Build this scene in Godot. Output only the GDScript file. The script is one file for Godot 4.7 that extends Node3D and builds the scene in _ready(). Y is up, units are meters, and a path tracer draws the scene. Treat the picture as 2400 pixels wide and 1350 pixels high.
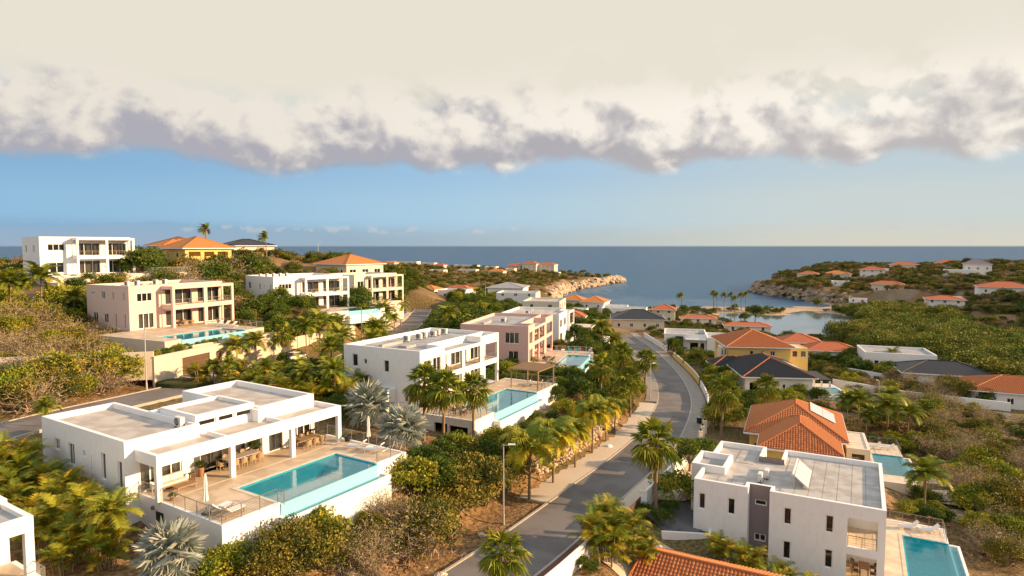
extends Node3D
# Hillside villas above a bay. x right, y up, -z away from the camera; metres.

class MB:
	var v := PackedVector3Array()
	var n := PackedVector3Array()
	var c := PackedColorArray()
	var col := Color(1, 1, 1)
	func tri(a: Vector3, b: Vector3, d: Vector3) -> void:
		var nn := (b - a).cross(d - a).normalized()
		v.push_back(a); v.push_back(d); v.push_back(b)
		for i in 3:
			n.push_back(nn); c.push_back(col)
	func quad(a: Vector3, b: Vector3, d: Vector3, e: Vector3) -> void:
		var nn := (d - a).cross(e - b).normalized()
		v.push_back(a); v.push_back(d); v.push_back(b); v.push_back(a); v.push_back(e); v.push_back(d)
		for i in 6:
			n.push_back(nn); c.push_back(col)
	func trin(a: Vector3, b: Vector3, d: Vector3, na: Vector3, nb: Vector3, nd: Vector3) -> void:
		v.push_back(a); v.push_back(d); v.push_back(b)
		n.push_back(na); n.push_back(nd); n.push_back(nb)
		for i in 3: c.push_back(col)
	func quadn(a: Vector3, b: Vector3, d: Vector3, e: Vector3, na: Vector3, nb: Vector3, nd: Vector3, ne: Vector3) -> void:
		trin(a, b, d, na, nb, nd); trin(a, d, e, na, nd, ne)
	func box(lo: Vector3, hi: Vector3) -> void:
		hull([Vector3(lo.x, lo.y, lo.z), Vector3(hi.x, lo.y, lo.z), Vector3(hi.x, lo.y, hi.z), Vector3(lo.x, lo.y, hi.z)], [Vector3(lo.x, hi.y, lo.z), Vector3(hi.x, hi.y, lo.z), Vector3(hi.x, hi.y, hi.z), Vector3(lo.x, hi.y, hi.z)])
	# a ring of points below, a ring above (same count), both anticlockwise seen from below
	func hull(p: Array, q: Array) -> void:
		var k := p.size()
		for i in k:
			var j := (i + 1) % k
			quad(p[j], p[i], q[i], q[j])
		for i in range(1, k - 1):
			tri(q[0], q[i + 1], q[i])
			tri(p[0], p[i], p[i + 1])
	# box along a-b, width w (sideways), height h
	func beam(a: Vector3, b: Vector3, w: float, h: float, up := Vector3.UP) -> void:
		var d := (b - a).normalized()
		var s := d.cross(up)
		if s.length() < 0.01: s = d.cross(Vector3.RIGHT)
		s = s.normalized() * w * 0.5
		var u := s.cross(d).normalized() * h * 0.5
		var p := [a - s - u, a + s - u, a + s + u, a - s + u]
		var q := [b - s - u, b + s - u, b + s + u, b - s + u]
		for i in 4:
			var j := (i + 1) % 4
			quad(p[i], p[j], q[j], q[i])
		quad(p[3], p[2], p[1], p[0]); quad(q[0], q[1], q[2], q[3])
	func tube(pts: Array, rad: Array, sides := 6, cap := true) -> void:
		var rings := []
		var nr := []
		for i in pts.size():
			var d: Vector3 = (pts[min(i + 1, pts.size() - 1)] - pts[max(i - 1, 0)]).normalized()
			var s := d.cross(Vector3(0.31, 0.1, 0.95)).normalized()
			var t := d.cross(s)
			var ring := []
			var rn := []
			for k in sides:
				var a := TAU * k / sides
				var o := s * cos(a) + t * sin(a)
				ring.append(pts[i] + o * rad[i]); rn.append(o)
			rings.append(ring); nr.append(rn)
		for i in pts.size() - 1:
			for k in sides:
				var m := (k + 1) % sides
				quadn(rings[i][k], rings[i][m], rings[i + 1][m], rings[i + 1][k], nr[i][k], nr[i][m], nr[i + 1][m], nr[i + 1][k])
		if cap:
			var e: int = pts.size() - 1
			for k in range(1, sides - 1):
				tri(rings[e][0], rings[e][k], rings[e][k + 1])
				tri(rings[0][0], rings[0][k + 1], rings[0][k])
	func lathe(prof: Array, sides := 12, o := Vector3.ZERO) -> void:   # prof of (radius, y)
		for i in prof.size() - 1:
			var a: Vector2 = prof[i]
			var b: Vector2 = prof[i + 1]
			var sl := Vector2(b.y - a.y, a.x - b.x).normalized()
			for k in sides:
				var t0 := TAU * k / sides
				var t1 := TAU * (k + 1) / sides
				var d0 := Vector3(cos(t0), 0, -sin(t0))
				var d1 := Vector3(cos(t1), 0, -sin(t1))
				var n0 := d0 * sl.x + Vector3.UP * sl.y
				var n1 := d1 * sl.x + Vector3.UP * sl.y
				quadn(o + d0 * a.x + Vector3.UP * a.y, o + d1 * a.x + Vector3.UP * a.y, o + d1 * b.x + Vector3.UP * b.y, o + d0 * b.x + Vector3.UP * b.y, n0, n1, n1, n0)
	func mesh() -> ArrayMesh:
		var a := []
		a.resize(Mesh.ARRAY_MAX)
		a[Mesh.ARRAY_VERTEX] = v; a[Mesh.ARRAY_NORMAL] = n; a[Mesh.ARRAY_COLOR] = c
		var m := ArrayMesh.new()
		if v.size() > 0: m.add_surface_from_arrays(Mesh.PRIMITIVE_TRIANGLES, a)
		return m

var M := {}
var T := {}
var rng := RandomNumberGenerator.new()
var taken := {}
var solids := []      # (x, z, r) of what stands on the ground: ground cover keeps out

# ---------------------------------------------------------------- naming and parenting
func numbered(nm: String, scope := "") -> String:
	var k := scope + "/" + nm
	taken[k] = taken.get(k, -1) + 1
	return nm if taken[k] == 0 else "%s_%03d" % [nm, taken[k]]

func thing(nm: String, label: String, category: String, at := Vector3.ZERO, turn := 0.0, group := "") -> Node3D:
	var o := Node3D.new()
	o.name = numbered(nm)
	add_child(o)
	o.position = at
	o.rotation.y = deg_to_rad(turn)
	o.set_meta("label", label)
	o.set_meta("category", category)
	if group: o.set_meta("group", group)
	return o

func put(parent: Node3D, nm: String, what, mat: Material, tf := Transform3D()) -> MeshInstance3D:
	var o := MeshInstance3D.new()
	o.mesh = what.mesh() if what is MB else what
	o.material_override = mat
	if parent == self:
		o.name = numbered(nm)
	else:
		o.name = numbered(nm, str(parent.get_instance_id()))
	parent.add_child(o)
	o.transform = tf
	return o

func pbox(parent: Node3D, nm: String, lo: Vector3, hi: Vector3, mat: Material) -> MeshInstance3D:
	var m := MB.new()
	m.box(lo, hi)
	return put(parent, nm, m, mat)

func node(parent: Node3D, nm: String, tf := Transform3D()) -> Node3D:
	var o := Node3D.new()
	o.name = numbered(nm, str(parent.get_instance_id()))
	parent.add_child(o)
	o.transform = tf
	return o

func structure(nm: String, what, mat: Material) -> MeshInstance3D:
	var o := put(self, nm, what, mat)
	o.set_meta("kind", "structure")
	return o

func stuff(o: Node) -> void:
	o.set_meta("kind", "stuff")

func copy(o: Node3D, nm: String, label: String, at: Vector3, turn := 0.0, sc := 1.0, group := "") -> Node3D:
	var c: Node3D = o.duplicate()
	c.name = numbered(nm)
	add_child(c)
	c.position = at
	c.rotation = Vector3(0, deg_to_rad(turn), 0)
	c.scale = Vector3.ONE * sc
	c.set_meta("label", label)
	if group: c.set_meta("group", group)
	return c

# ---------------------------------------------------------------- materials
func lin(r: float, g: float, b: float, a := 1.0) -> Color:
	var c := Color(r, g, b).linear_to_srgb()
	c.a = a
	return c

func noise_tex(sd: int, freq: float, oct: int, c0: Color, c1: Color, lo := 0.2, hi := 0.8, size := 512, kind := FastNoiseLite.TYPE_SIMPLEX_SMOOTH) -> ImageTexture:
	var f := FastNoiseLite.new()
	f.seed = sd; f.noise_type = kind; f.frequency = freq
	f.fractal_type = FastNoiseLite.FRACTAL_FBM; f.fractal_octaves = oct
	var im := f.get_seamless_image(size, size, false, false, 0.1, true)
	im.convert(Image.FORMAT_L8)
	var d := im.get_data()
	var lut := PackedByteArray()
	lut.resize(256 * 3)
	for i in 256:
		var t := smoothstep(lo, hi, i / 255.0)
		var q := c0.lerp(c1, t).linear_to_srgb()
		lut[i * 3] = q.r8; lut[i * 3 + 1] = q.g8; lut[i * 3 + 2] = q.b8
	var o := PackedByteArray()
	o.resize(d.size() * 3)
	for i in d.size():
		var k := d[i] * 3
		var j := i * 3
		o[j] = lut[k]; o[j + 1] = lut[k + 1]; o[j + 2] = lut[k + 2]
	var res := Image.create_from_data(size, size, false, Image.FORMAT_RGB8, o)
	return ImageTexture.create_from_image(res)

func mat(nm: String, col: Color, rough: float, tex: Texture2D = null, span := 4.0, bump := 0.0, bumptex: Texture2D = null) -> StandardMaterial3D:
	var m := StandardMaterial3D.new()
	m.resource_name = nm
	m.albedo_color = lin(col.r, col.g, col.b)
	m.roughness = rough
	m.metallic_specular = 0.4
	if tex or bumptex:
		m.uv1_triplanar = true
		m.uv1_world_triplanar = true
		m.uv1_scale = Vector3.ONE / span
		m.uv1_triplanar_sharpness = 4.0
	if tex: m.albedo_texture = tex
	if bumptex and bump != 0.0:
		m.heightmap_enabled = true
		m.heightmap_texture = bumptex
		m.heightmap_scale = bump
	M[nm] = m
	return m

func leafmat(nm: String, back: float, rough := 0.5) -> void:
	var m := StandardMaterial3D.new()
	m.resource_name = nm
	m.vertex_color_use_as_albedo = true
	m.roughness = rough
	m.metallic_specular = 0.22
	if back > 0.0:
		m.backlight_enabled = true
		m.backlight = Color(back, back, back * 0.8)
	M[nm] = m

func glass(nm: String, col: Color, a: float, rough := 0.03) -> void:
	var m := StandardMaterial3D.new()
	m.resource_name = nm
	m.transparency = BaseMaterial3D.TRANSPARENCY_ALPHA
	m.albedo_color = lin(col.r, col.g, col.b, a)
	m.roughness = rough
	M[nm] = m

func materials() -> void:
	var W := Color(1, 1, 1)
	T.patch = noise_tex(11, 0.008, 5, Color(0.86, 0.84, 0.81), W, 0.25, 0.75)
	T.stain = noise_tex(23, 0.012, 5, Color(0.965, 0.955, 0.94), W, 0.2, 0.55)
	T.grain = noise_tex(5, 0.12, 3, Color(0.62, 0.62, 0.62), W, 0.2, 0.8)
	T.speck = noise_tex(7, 0.06, 4, Color(0.45, 0.42, 0.38), W, 0.3, 0.7)
	T.height = noise_tex(9, 0.03, 5, Color(0, 0, 0), W, 0.1, 0.9)
	T.earth = noise_tex(31, 0.02, 6, Color(0.5, 0.44, 0.36), Color(1.0, 0.98, 0.95), 0.25, 0.75)
	T.screed = noise_tex(41, 0.006, 6, Color(0.80, 0.785, 0.77), W, 0.3, 0.7)
	T.rock = noise_tex(43, 0.015, 6, Color(0.42, 0.36, 0.3), W, 0.25, 0.75)
	mat("white", Color(0.81, 0.81, 0.82), 0.75, T.stain, 5.0)
	mat("cream", Color(0.72, 0.65, 0.54), 0.8, T.stain, 5.0)
	mat("pink", Color(0.68, 0.44, 0.40), 0.8, T.stain, 5.0)
	mat("salmon", Color(0.70, 0.52, 0.46), 0.8, T.stain, 5.0)
	mat("yellow", Color(0.74, 0.53, 0.18), 0.8, T.stain, 5.0)
	mat("sand_wall", Color(0.62, 0.53, 0.42), 0.85, T.stain, 6.0)
	mat("mauve", Color(0.23, 0.19, 0.20), 0.8, T.stain, 4.0)
	mat("grey_wall", Color(0.42, 0.41, 0.40), 0.8, T.stain, 4.0)
	mat("screed", Color(0.50, 0.46, 0.41), 0.85, T.screed, 9.0)
	mat("screed_blue", Color(0.38, 0.38, 0.38), 0.8, T.screed, 9.0)
	mat("panel_roof", Color(0.46, 0.44, 0.41), 0.75, T.screed, 6.0)
	mat("deck", Color(0.60, 0.48, 0.34), 0.6, T.screed, 7.0)
	mat("deck_pale", Color(0.68, 0.58, 0.45), 0.6, T.patch, 5.0)
	mat("asphalt", Color(0.185, 0.168, 0.155), 0.8, T.screed, 17.0, 0.25, T.grain)
	mat("asphalt_dark", Color(0.145, 0.134, 0.127), 0.85, T.screed, 6.0)
	mat("concrete", Color(0.31, 0.27, 0.23), 0.85, T.patch, 5.0)
	mat("kerb", Color(0.55, 0.49, 0.41), 0.85, T.speck, 3.0)
	mat("red_pave", Color(0.20, 0.085, 0.065), 0.8, T.speck, 2.0)
	mat("paver", Color(0.20, 0.20, 0.21), 0.8, T.speck, 1.2)
	mat("gravel", Color(0.80, 0.69, 0.54), 0.95, T.speck, 2.2, 2.0, T.grain)
	mat("sand", Color(0.66, 0.52, 0.36), 0.95, T.patch, 25.0)
	mat("rubble", Color(0.72, 0.59, 0.43), 0.95, T.rock, 3.0, 6.0, T.height)
	mat("rock", Color(0.46, 0.36, 0.25), 0.95, T.rock, 7.0, 20.0, T.height)
	mat("terracotta", Color(0.60, 0.20, 0.07), 0.7, T.speck, 1.7)
	mat("terracotta_b", Color(0.66, 0.25, 0.09), 0.7, T.speck, 1.7)
	mat("terracotta_c", Color(0.52, 0.16, 0.055), 0.7, T.speck, 1.7)
	mat("orange_roof", Color(0.56, 0.20, 0.05), 0.75, T.patch, 3.0)
	mat("red_roof", Color(0.44, 0.13, 0.055), 0.75, T.patch, 3.0)
	mat("slate", Color(0.035, 0.035, 0.042), 0.5, T.speck, 1.5)
	mat("grey_roof", Color(0.30, 0.31, 0.33), 0.5, T.patch, 3.0)
	mat("pool_tile", Color(0.01, 0.34, 0.47), 0.4, T.patch, 3.0)
	mat("pool_pale", Color(0.26, 0.60, 0.70), 0.3, T.stain, 2.0)
	mat("frame", Color(0.78, 0.78, 0.77), 0.5)
	mat("dark_frame", Color(0.06, 0.055, 0.05), 0.5)
	mat("steel", Color(0.32, 0.30, 0.27), 0.35)
	M.steel.metallic = 0.7
	mat("wood", Color(0.44, 0.30, 0.18), 0.7, T.speck, 0.8)
	mat("wood_dark", Color(0.16, 0.09, 0.055), 0.6, T.speck, 0.8)
	mat("wicker", Color(0.42, 0.30, 0.17), 0.8, T.grain, 0.4)
	mat("cushion", Color(0.72, 0.68, 0.60), 0.9)
	mat("canvas", Color(0.74, 0.71, 0.67), 0.9)
	mat("curtain", Color(0.42, 0.40, 0.35), 0.95)
	mat("turquoise", Color(0.05, 0.46, 0.48), 0.5)
	mat("metal_white", Color(0.70, 0.69, 0.66), 0.45)
	mat("plastic_dark", Color(0.03, 0.03, 0.032), 0.6)
	mat("clay", Color(0.46, 0.25, 0.12), 0.85, T.speck, 0.8)
	mat("bark", Color(0.22, 0.16, 0.11), 0.95, T.speck, 0.7)
	mat("palm_trunk", Color(0.33, 0.24, 0.16), 0.95, T.speck, 0.6)
	mat("pale_bark", Color(0.42, 0.34, 0.25), 0.95, T.speck, 0.6)
	mat("pole", Color(0.50, 0.49, 0.47), 0.45)
	M.pole.metallic = 0.4
	mat("solar", Color(0.52, 0.54, 0.56), 0.2)
	mat("car_white", Color(0.80, 0.80, 0.80), 0.25)
	mat("car_blue", Color(0.02, 0.08, 0.35), 0.2)
	mat("car_dark", Color(0.02, 0.02, 0.022), 0.2)
	for k in ["car_white", "car_blue", "car_dark"]:
		M[k].clearcoat_enabled = true
		M[k].clearcoat = 0.8
	mat("earth", Color(0.24, 0.16, 0.09), 0.95, T.earth, 2.0)
	mat("hedge", Color(0.07, 0.09, 0.02), 0.9, T.speck, 0.7, 6.0, T.height)
	mat("rubber", Color(0.02, 0.02, 0.02), 0.9)
	glass("glass", Color(0.02, 0.025, 0.03), 0.55)
	glass("clear", Color(0.55, 0.7, 0.65), 0.10)
	glass("water", Color(0.0, 0.27, 0.38), 0.42)
	M.water.normal_enabled = true
	M.water.uv1_triplanar = true
	M.water.uv1_world_triplanar = true
	M.water.uv1_scale = Vector3.ONE / 3.0
	M.water.normal_scale = 0.12
	M.water.normal_texture = bump_tex(77, 0.02, 3, 3.0)
	glass("lagoon", Color(0.16, 0.19, 0.18), 0.75, 0.08)
	for k in ["white", "cream", "pink", "salmon", "yellow", "sand_wall", "grey_wall", "mauve"]:
		M[k].uv1_scale = Vector3(0.3, 0.12, 0.3)      # rain marks run down the plaster
	leafmat("leaf", 0.45)
	leafmat("frond", 0.55, 0.4)
	leafmat("dry", 0.25, 0.8)
	var s := mat("sea", Color(0.012, 0.125, 0.30), 0.3)
	s.metallic_specular = 0.3
	s.transparency = BaseMaterial3D.TRANSPARENCY_ALPHA
	s.albedo_color.a = 0.62
	mat("deep", Color(0.012, 0.05, 0.11), 1.0)
	s.uv1_triplanar = true
	s.uv1_world_triplanar = true
	s.uv1_scale = Vector3.ONE / 46.0
	s.normal_enabled = true
	s.normal_scale = 0.75
	s.normal_texture = bump_tex(78, 0.02, 5, 6.0)
	var g := mat("ground", Color(1, 1, 1), 0.95, T.earth, 6.0, 5.0, T.height)
	g.vertex_color_use_as_albedo = true

func bump_tex(sd: int, freq: float, oct: int, strength: float) -> ImageTexture:
	var f := FastNoiseLite.new()
	f.seed = sd; f.frequency = freq
	f.fractal_octaves = oct
	var im := f.get_seamless_image(512, 512, false, false, 0.1, true)
	im.convert(Image.FORMAT_RGBA8)
	im.bump_map_to_normal_map(strength)
	return ImageTexture.create_from_image(im)
# ---------------------------------------------------------------- land
const ROAD := [Vector3(-16, 0.9, -24), Vector3(-8.5, 0.5, -34.5), Vector3(-1.5, 0, -45.6), Vector3(1.6, -0.42, -51), Vector3(4.2, -0.82, -56), Vector3(6.9, -1.12, -61), Vector3(9.4, -1.36, -65.7), Vector3(13, -1.75, -72.3), Vector3(16.6, -2.2, -79.5), Vector3(19.6, -2.57, -86), Vector3(22.6, -3.03, -93.8), Vector3(25.9, -3.58, -103), Vector3(29.6, -4.25, -115), Vector3(32.3, -4.75, -127), Vector3(34.8, -5.25, -142), Vector3(36.6, -5.74, -158), Vector3(38, -6.12, -176), Vector3(38.6, -6.4, -190), Vector3(38.9, -6.95, -215), Vector3(40, -7.5, -240)]
const STREET := [Vector3(-48, 7.7, -38), Vector3(-46.5, 7.5, -50), Vector3(-44.8, 7.35, -60), Vector3(-41.4, 7.1, -70), Vector3(-38, 6.8, -79), Vector3(-32.6, 6, -90), Vector3(-29, 5.1, -102), Vector3(-27.6, 4.5, -116), Vector3(-27, 3.9, -135), Vector3(-27, 3.2, -160), Vector3(-28.5, 2.4, -190), Vector3(-32, 1.4, -230), Vector3(-35, 0.5, -270), Vector3(-37, -0.2, -300)]
const LANE := [Vector3(100, -9.2, -122), Vector3(90, -9, -127), Vector3(78, -8.6, -133), Vector3(72, -8.2, -140)]
# x, z, height
const CTRL := [0, 0, 1.5, -30, -15, 4.5, 30, -15, -3, -45, -20, 7, 60, -20, -7, -70, -62, 10, -75, -90, 13, -92, -80, 15, -62, -80, 9.8, -55, -76, 8.2, -48, -84, 9.8, -45, -92, 9.6, -41.5, -79.5, 7.2, -38.2, -88, 6.7, -35.5, -97, 6, -100, -112, 18.5, -74, -116, 17.5, -62, -122, 15.5, -84, -128, 18.8, -74, -132, 18.8, -50, -125, 12, -66, -150, 18.5, -80, -160, 20, -75, -185, 21, -95, -175, 21, -120, -200, 21, -60, -200, 19.5, -52, -170, 15, -48, -150, 12, -60, -250, 15, -110, -300, 13, -70, -350, 5, -45, -230, 7, -130, -120, 20, -110, -70, 17, -140, -250, 19, -66, -72, 9.5, -58, -60, 8.4, -56, -66, 8.2, -54, -72, 7.8, -34, -40, 4.2, -28, -36, 3.8, -24, -38, 3.8, -30, -50, 5, -40, -50, 5.8, -34, -58, 6.2, -38, -66, 6.6, -30, -68, 6.4, -26, -76, 6.2, -20, -66, 5.2, -16, -64, 4.8, -17, -38, 3.1, -13, -43, 3.3, -9.5, -49, 3.6, -7.5, -54, 3.7, -12, -34, 2.6, -9, -41, 1.6, -6, -47, 1.2, -3.5, -52, 0.9, -8, -58, 3.5, -4, -60, 2.2, -1.5, -57, 0.2, -2, -64, 2.4, -6, -68, 2.9, 1, -61.5, -0.6, 1.5, -68, 1.2, 4, -68, -0.4, 5, -74, 1.4, 8, -75, -0.6, 8, -82, 1.6, 12, -82, -1, 12, -90, 1.2, 16, -90, -1.6, 0, -72, 2.6, 4, -82, 2.9, 8, -92, 2.8, 11, -100, 2, 16, -103, -1, 20, -104, -2.6, 16, -114, 0, 22, -118, -3, 20, -128, -1.5, 26, -130, -4.2, 14, -132, 2.4, 22, -142, -2, 28, -146, -4.6, 16, -150, 1.5, 28, -170, -5, 18, -175, 0, 27, -200, -5, 10, -190, 1.8, 6, -230, 1.2, 24, -250, -4, -8, -260, 2, -12, -180, 2.6, -16, -150, 3.4, -14, -120, 4, -16, -105, 4.4, -20, -92, 5, -16, -220, 2, -20, -330, -1.5, 32, -300, -7, 0, -330, -4, -20, -400, -3, 20, -380, -8, 35, -340, -8.6, 60, -330, -8.8, 90, -320, -8.9, 110, -335, -9.1, 140, -338, -9.2, 170, -345, -9.2, 195, -345, -9, 60, -345, -9.6, 110, -350, -9.8, 165, -354, -9.8, 40, -362, -9.8, 60, -372, -11.4, 120, -372, -11.4, 170, -368, -11.4, 110, -420, -13, 60, -430, -12.6, 150, -440, -13.6, 45, -250, -7.6, 60, -260, -8, 80, -280, -8.4, 95, -255, -9, 60, -220, -7.2, 80, -230, -8, 98, -300, -10.5, 112, -316, -10.4, 128, -322, -9.3, 150, -322, -10.2, 84, -296, -9.4, 108, -286, -10.9, 112, -262, -11.2, 122, -285, -11.4, 132, -302, -11.3, 105, -246, -10.9, 140, -280, -11, 125, -255, -11, 150, -300, -10.8, 118, -240, -9.8, 60, -180, -6.8, 70, -200, -7.6, 85, -215, -8.6, 100, -225, -9.2, 62, -160, -6.6, 60, -140, -6, 58, -120, -5.6, 72, -160, -7.6, 75, -125, -7.4, 85, -150, -8.2, 95, -165, -8.8, 110, -190, -9.4, 135, -225, -9.6, 160, -260, -9.4, 120, -150, -9.6, 150, -180, -9.4, 110, -128, -9.4, 95, -110, -9, 75, -100, -7.6, 60, -100, -6.2, 62, -85, -6.8, 80, -75, -8.6, 56, -68, -6.6, 66, -62, -8, 48, -58, -6.6, 45, -45, -7.5, 110, -90, -9.6, 140, -120, -9.4, 200, -260, -3, 180, -230, -7.5, 170, -290, -8.6, 185, -310, -8.2, 210, -300, -4, 235, -300, 1, 260, -290, 4, 230, -240, 1, 200, -200, -5, 250, -200, 16, 190, -150, -4, 300, -200, 32, 300, -300, 13, 280, -260, 16, 340, -250, 40, 235, -150, 13, 300, -130, 27, 265, -100, 16, 230, -185, 8, 400, -200, 45, 320, -380, 9, 340, -450, 11, 400, -450, 11, 280, -400, 5, 250, -360, 0, 220, -340, -4, 200, -360, -6.5, 205, -330, -7, 200, -650, -16, 100, -700, -16, 300, -720, -16, 150, -560, -16, 130, -500, -16, 90, -460, -13.6, 60, -480, -14, 150, -400, -12.8, 0, -900, -16, -200, -930, -16, -400, -930, -16, 450, -720, -16, 600, -750, -16, 150, -620, -16, 60, -720, -16, 200, -560, -16, 240, -620, -16, -60, -820, -16, 110, -480, -15, 150, -480, -15, 140, -380, -12, 90, -390, -12, 60, -400, -12, 20, -760, -16, -300, -880, -16, 100, -860, -18, 220, -860, -18, 340, -880, -18, 0, -960, -18, 480, -900, -18, 160, -780, -17, 60, -820, -17, 280, -800, -17, 400, -800, -17, 650, -880, -18, 780, -850, -18, 40, -110, -4.6, 44, -100, -4.3, 36, -100, -3.8, 30, -92, -3.4, 26, -80, -2.7, 22, -72, -2.3, 16, -66, -2, 14, -58, -2.2, 11, -50, -2.6, 14, -44, -3.4, 24, -40, -5.4, 30, -46, -6.2, 27, -49.5, -5.4, 36, -50, -6.6, 38, -44, -7, 6, -42, -0.9, 2, -38, -0.1]
const WESTLAND := [Vector2(-460, -300), Vector2(-60, -335), Vector2(0, -350), Vector2(26, -385), Vector2(34, -440), Vector2(46, -490), Vector2(72, -545), Vector2(96, -594), Vector2(107, -612), Vector2(97, -622), Vector2(62, -648), Vector2(30, -672), Vector2(-10, -706), Vector2(-70, -760), Vector2(-160, -815), Vector2(-460, -860)]
const EASTLAND := [Vector2(186, -366), Vector2(180, -400), Vector2(176, -440), Vector2(179, -478), Vector2(188, -494), Vector2(206, -520), Vector2(245, -575), Vector2(310, -615), Vector2(520, -650), Vector2(520, -290), Vector2(240, -325), Vector2(205, -350)]
var cx := PackedFloat32Array()
var cz := PackedFloat32Array()
var cy := PackedFloat32Array()
var fn := FastNoiseLite.new()
var fn2 := FastNoiseLite.new()

func along(x: float, z: float, pl: Array) -> Vector2:      # (distance, height) of the nearest point on a way
	var best := Vector2(1e9, 0)
	for i in pl.size() - 1:
		var a: Vector3 = pl[i]
		var b: Vector3 = pl[i + 1]
		var dx := b.x - a.x
		var dz := b.z - a.z
		var t := clampf(((x - a.x) * dx + (z - a.z) * dz) / (dx * dx + dz * dz), 0.0, 1.0)
		var ex := x - a.x - t * dx
		var ez := z - a.z - t * dz
		var d := sqrt(ex * ex + ez * ez)
		if d < best.x: best = Vector2(d, a.y + t * (b.y - a.y))
	return best

func edge_in(x: float, z: float, P: Array) -> float:      # distance inside a coast, negative outside
	var r := false
	var d := 1e9
	var k := P.size()
	for i in k:
		var a: Vector2 = P[i]
		var b: Vector2 = P[(i + 1) % k]
		if (a.y > z) != (b.y > z) and x < (b.x - a.x) * (z - a.y) / (b.y - a.y) + a.x: r = not r
		var e := b - a
		var t := clampf((Vector2(x, z) - a).dot(e) / e.length_squared(), 0.0, 1.0)
		d = minf(d, (Vector2(x, z) - a - e * t).length())
	return d if r else -d

func land(x: float, z: float) -> float:
	var sw := 0.0
	var sy := 0.0
	for i in cx.size():
		var dx := cx[i] - x
		var dz := cz[i] - z
		var q := dx * dx + dz * dz + 6.0
		var w := 1.0 / (q * sqrt(q) * sqrt(sqrt(q)))
		sw += w
		sy += w * cy[i]
	var h := sy / sw
	if z < -280.0:
		if x < 140.0:
			var e := edge_in(x, z, WESTLAND) + fn.get_noise_2d(x * 6, z * 6) * 5.0
			if e > -4.0:
				var top := lerpf(-3.6, 1.0, clampf((60.0 - x) / 160.0, 0, 1)) + fn.get_noise_2d(x, z) * 3.0
				if z > -420.0: top = lerpf(h, top, clampf((-z - 330.0) / 90.0, 0, 1))
				h = maxf(h, lerpf(-12.0, top, smoothstep(-2.0, 9.0, e)))
		else:
			var e := edge_in(x, z, EASTLAND) + fn.get_noise_2d(x * 6, z * 6) * 5.0
			if e > -4.0:
				var top := lerpf(-3.6, 5.0, clampf((x - 190.0) / 90.0, 0, 1)) + fn.get_noise_2d(x, z) * 3.0
				top = maxf(top, h)
				h = maxf(h, lerpf(-12.0, top, smoothstep(-2.0, 9.0, e)))
	elif z > -230.0:
		for w in [[ROAD, 5.2, 11.0], [STREET, 5.0, 10.0], [LANE, 4.0, 9.0]]:
			var a := along(x, z, w[0])
			if a.x < w[2]: h = lerpf(a.y, h, smoothstep(w[1], w[2], a.x))
	return h

func ground(x: float, z: float) -> float:                 # land with its small bumps, and the bed below a way
	var h := land(x, z)
	if z > -230.0:
		var d := minf(along(x, z, ROAD).x, along(x, z, STREET).x)
		if d < 3.6: return h - 0.16
		h += fn2.get_noise_2d(x * 3.0, z * 3.0) * 0.25 * smoothstep(5.0, 9.0, d)
	else:
		h += fn2.get_noise_2d(x, z) * 0.6
	return h

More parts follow.
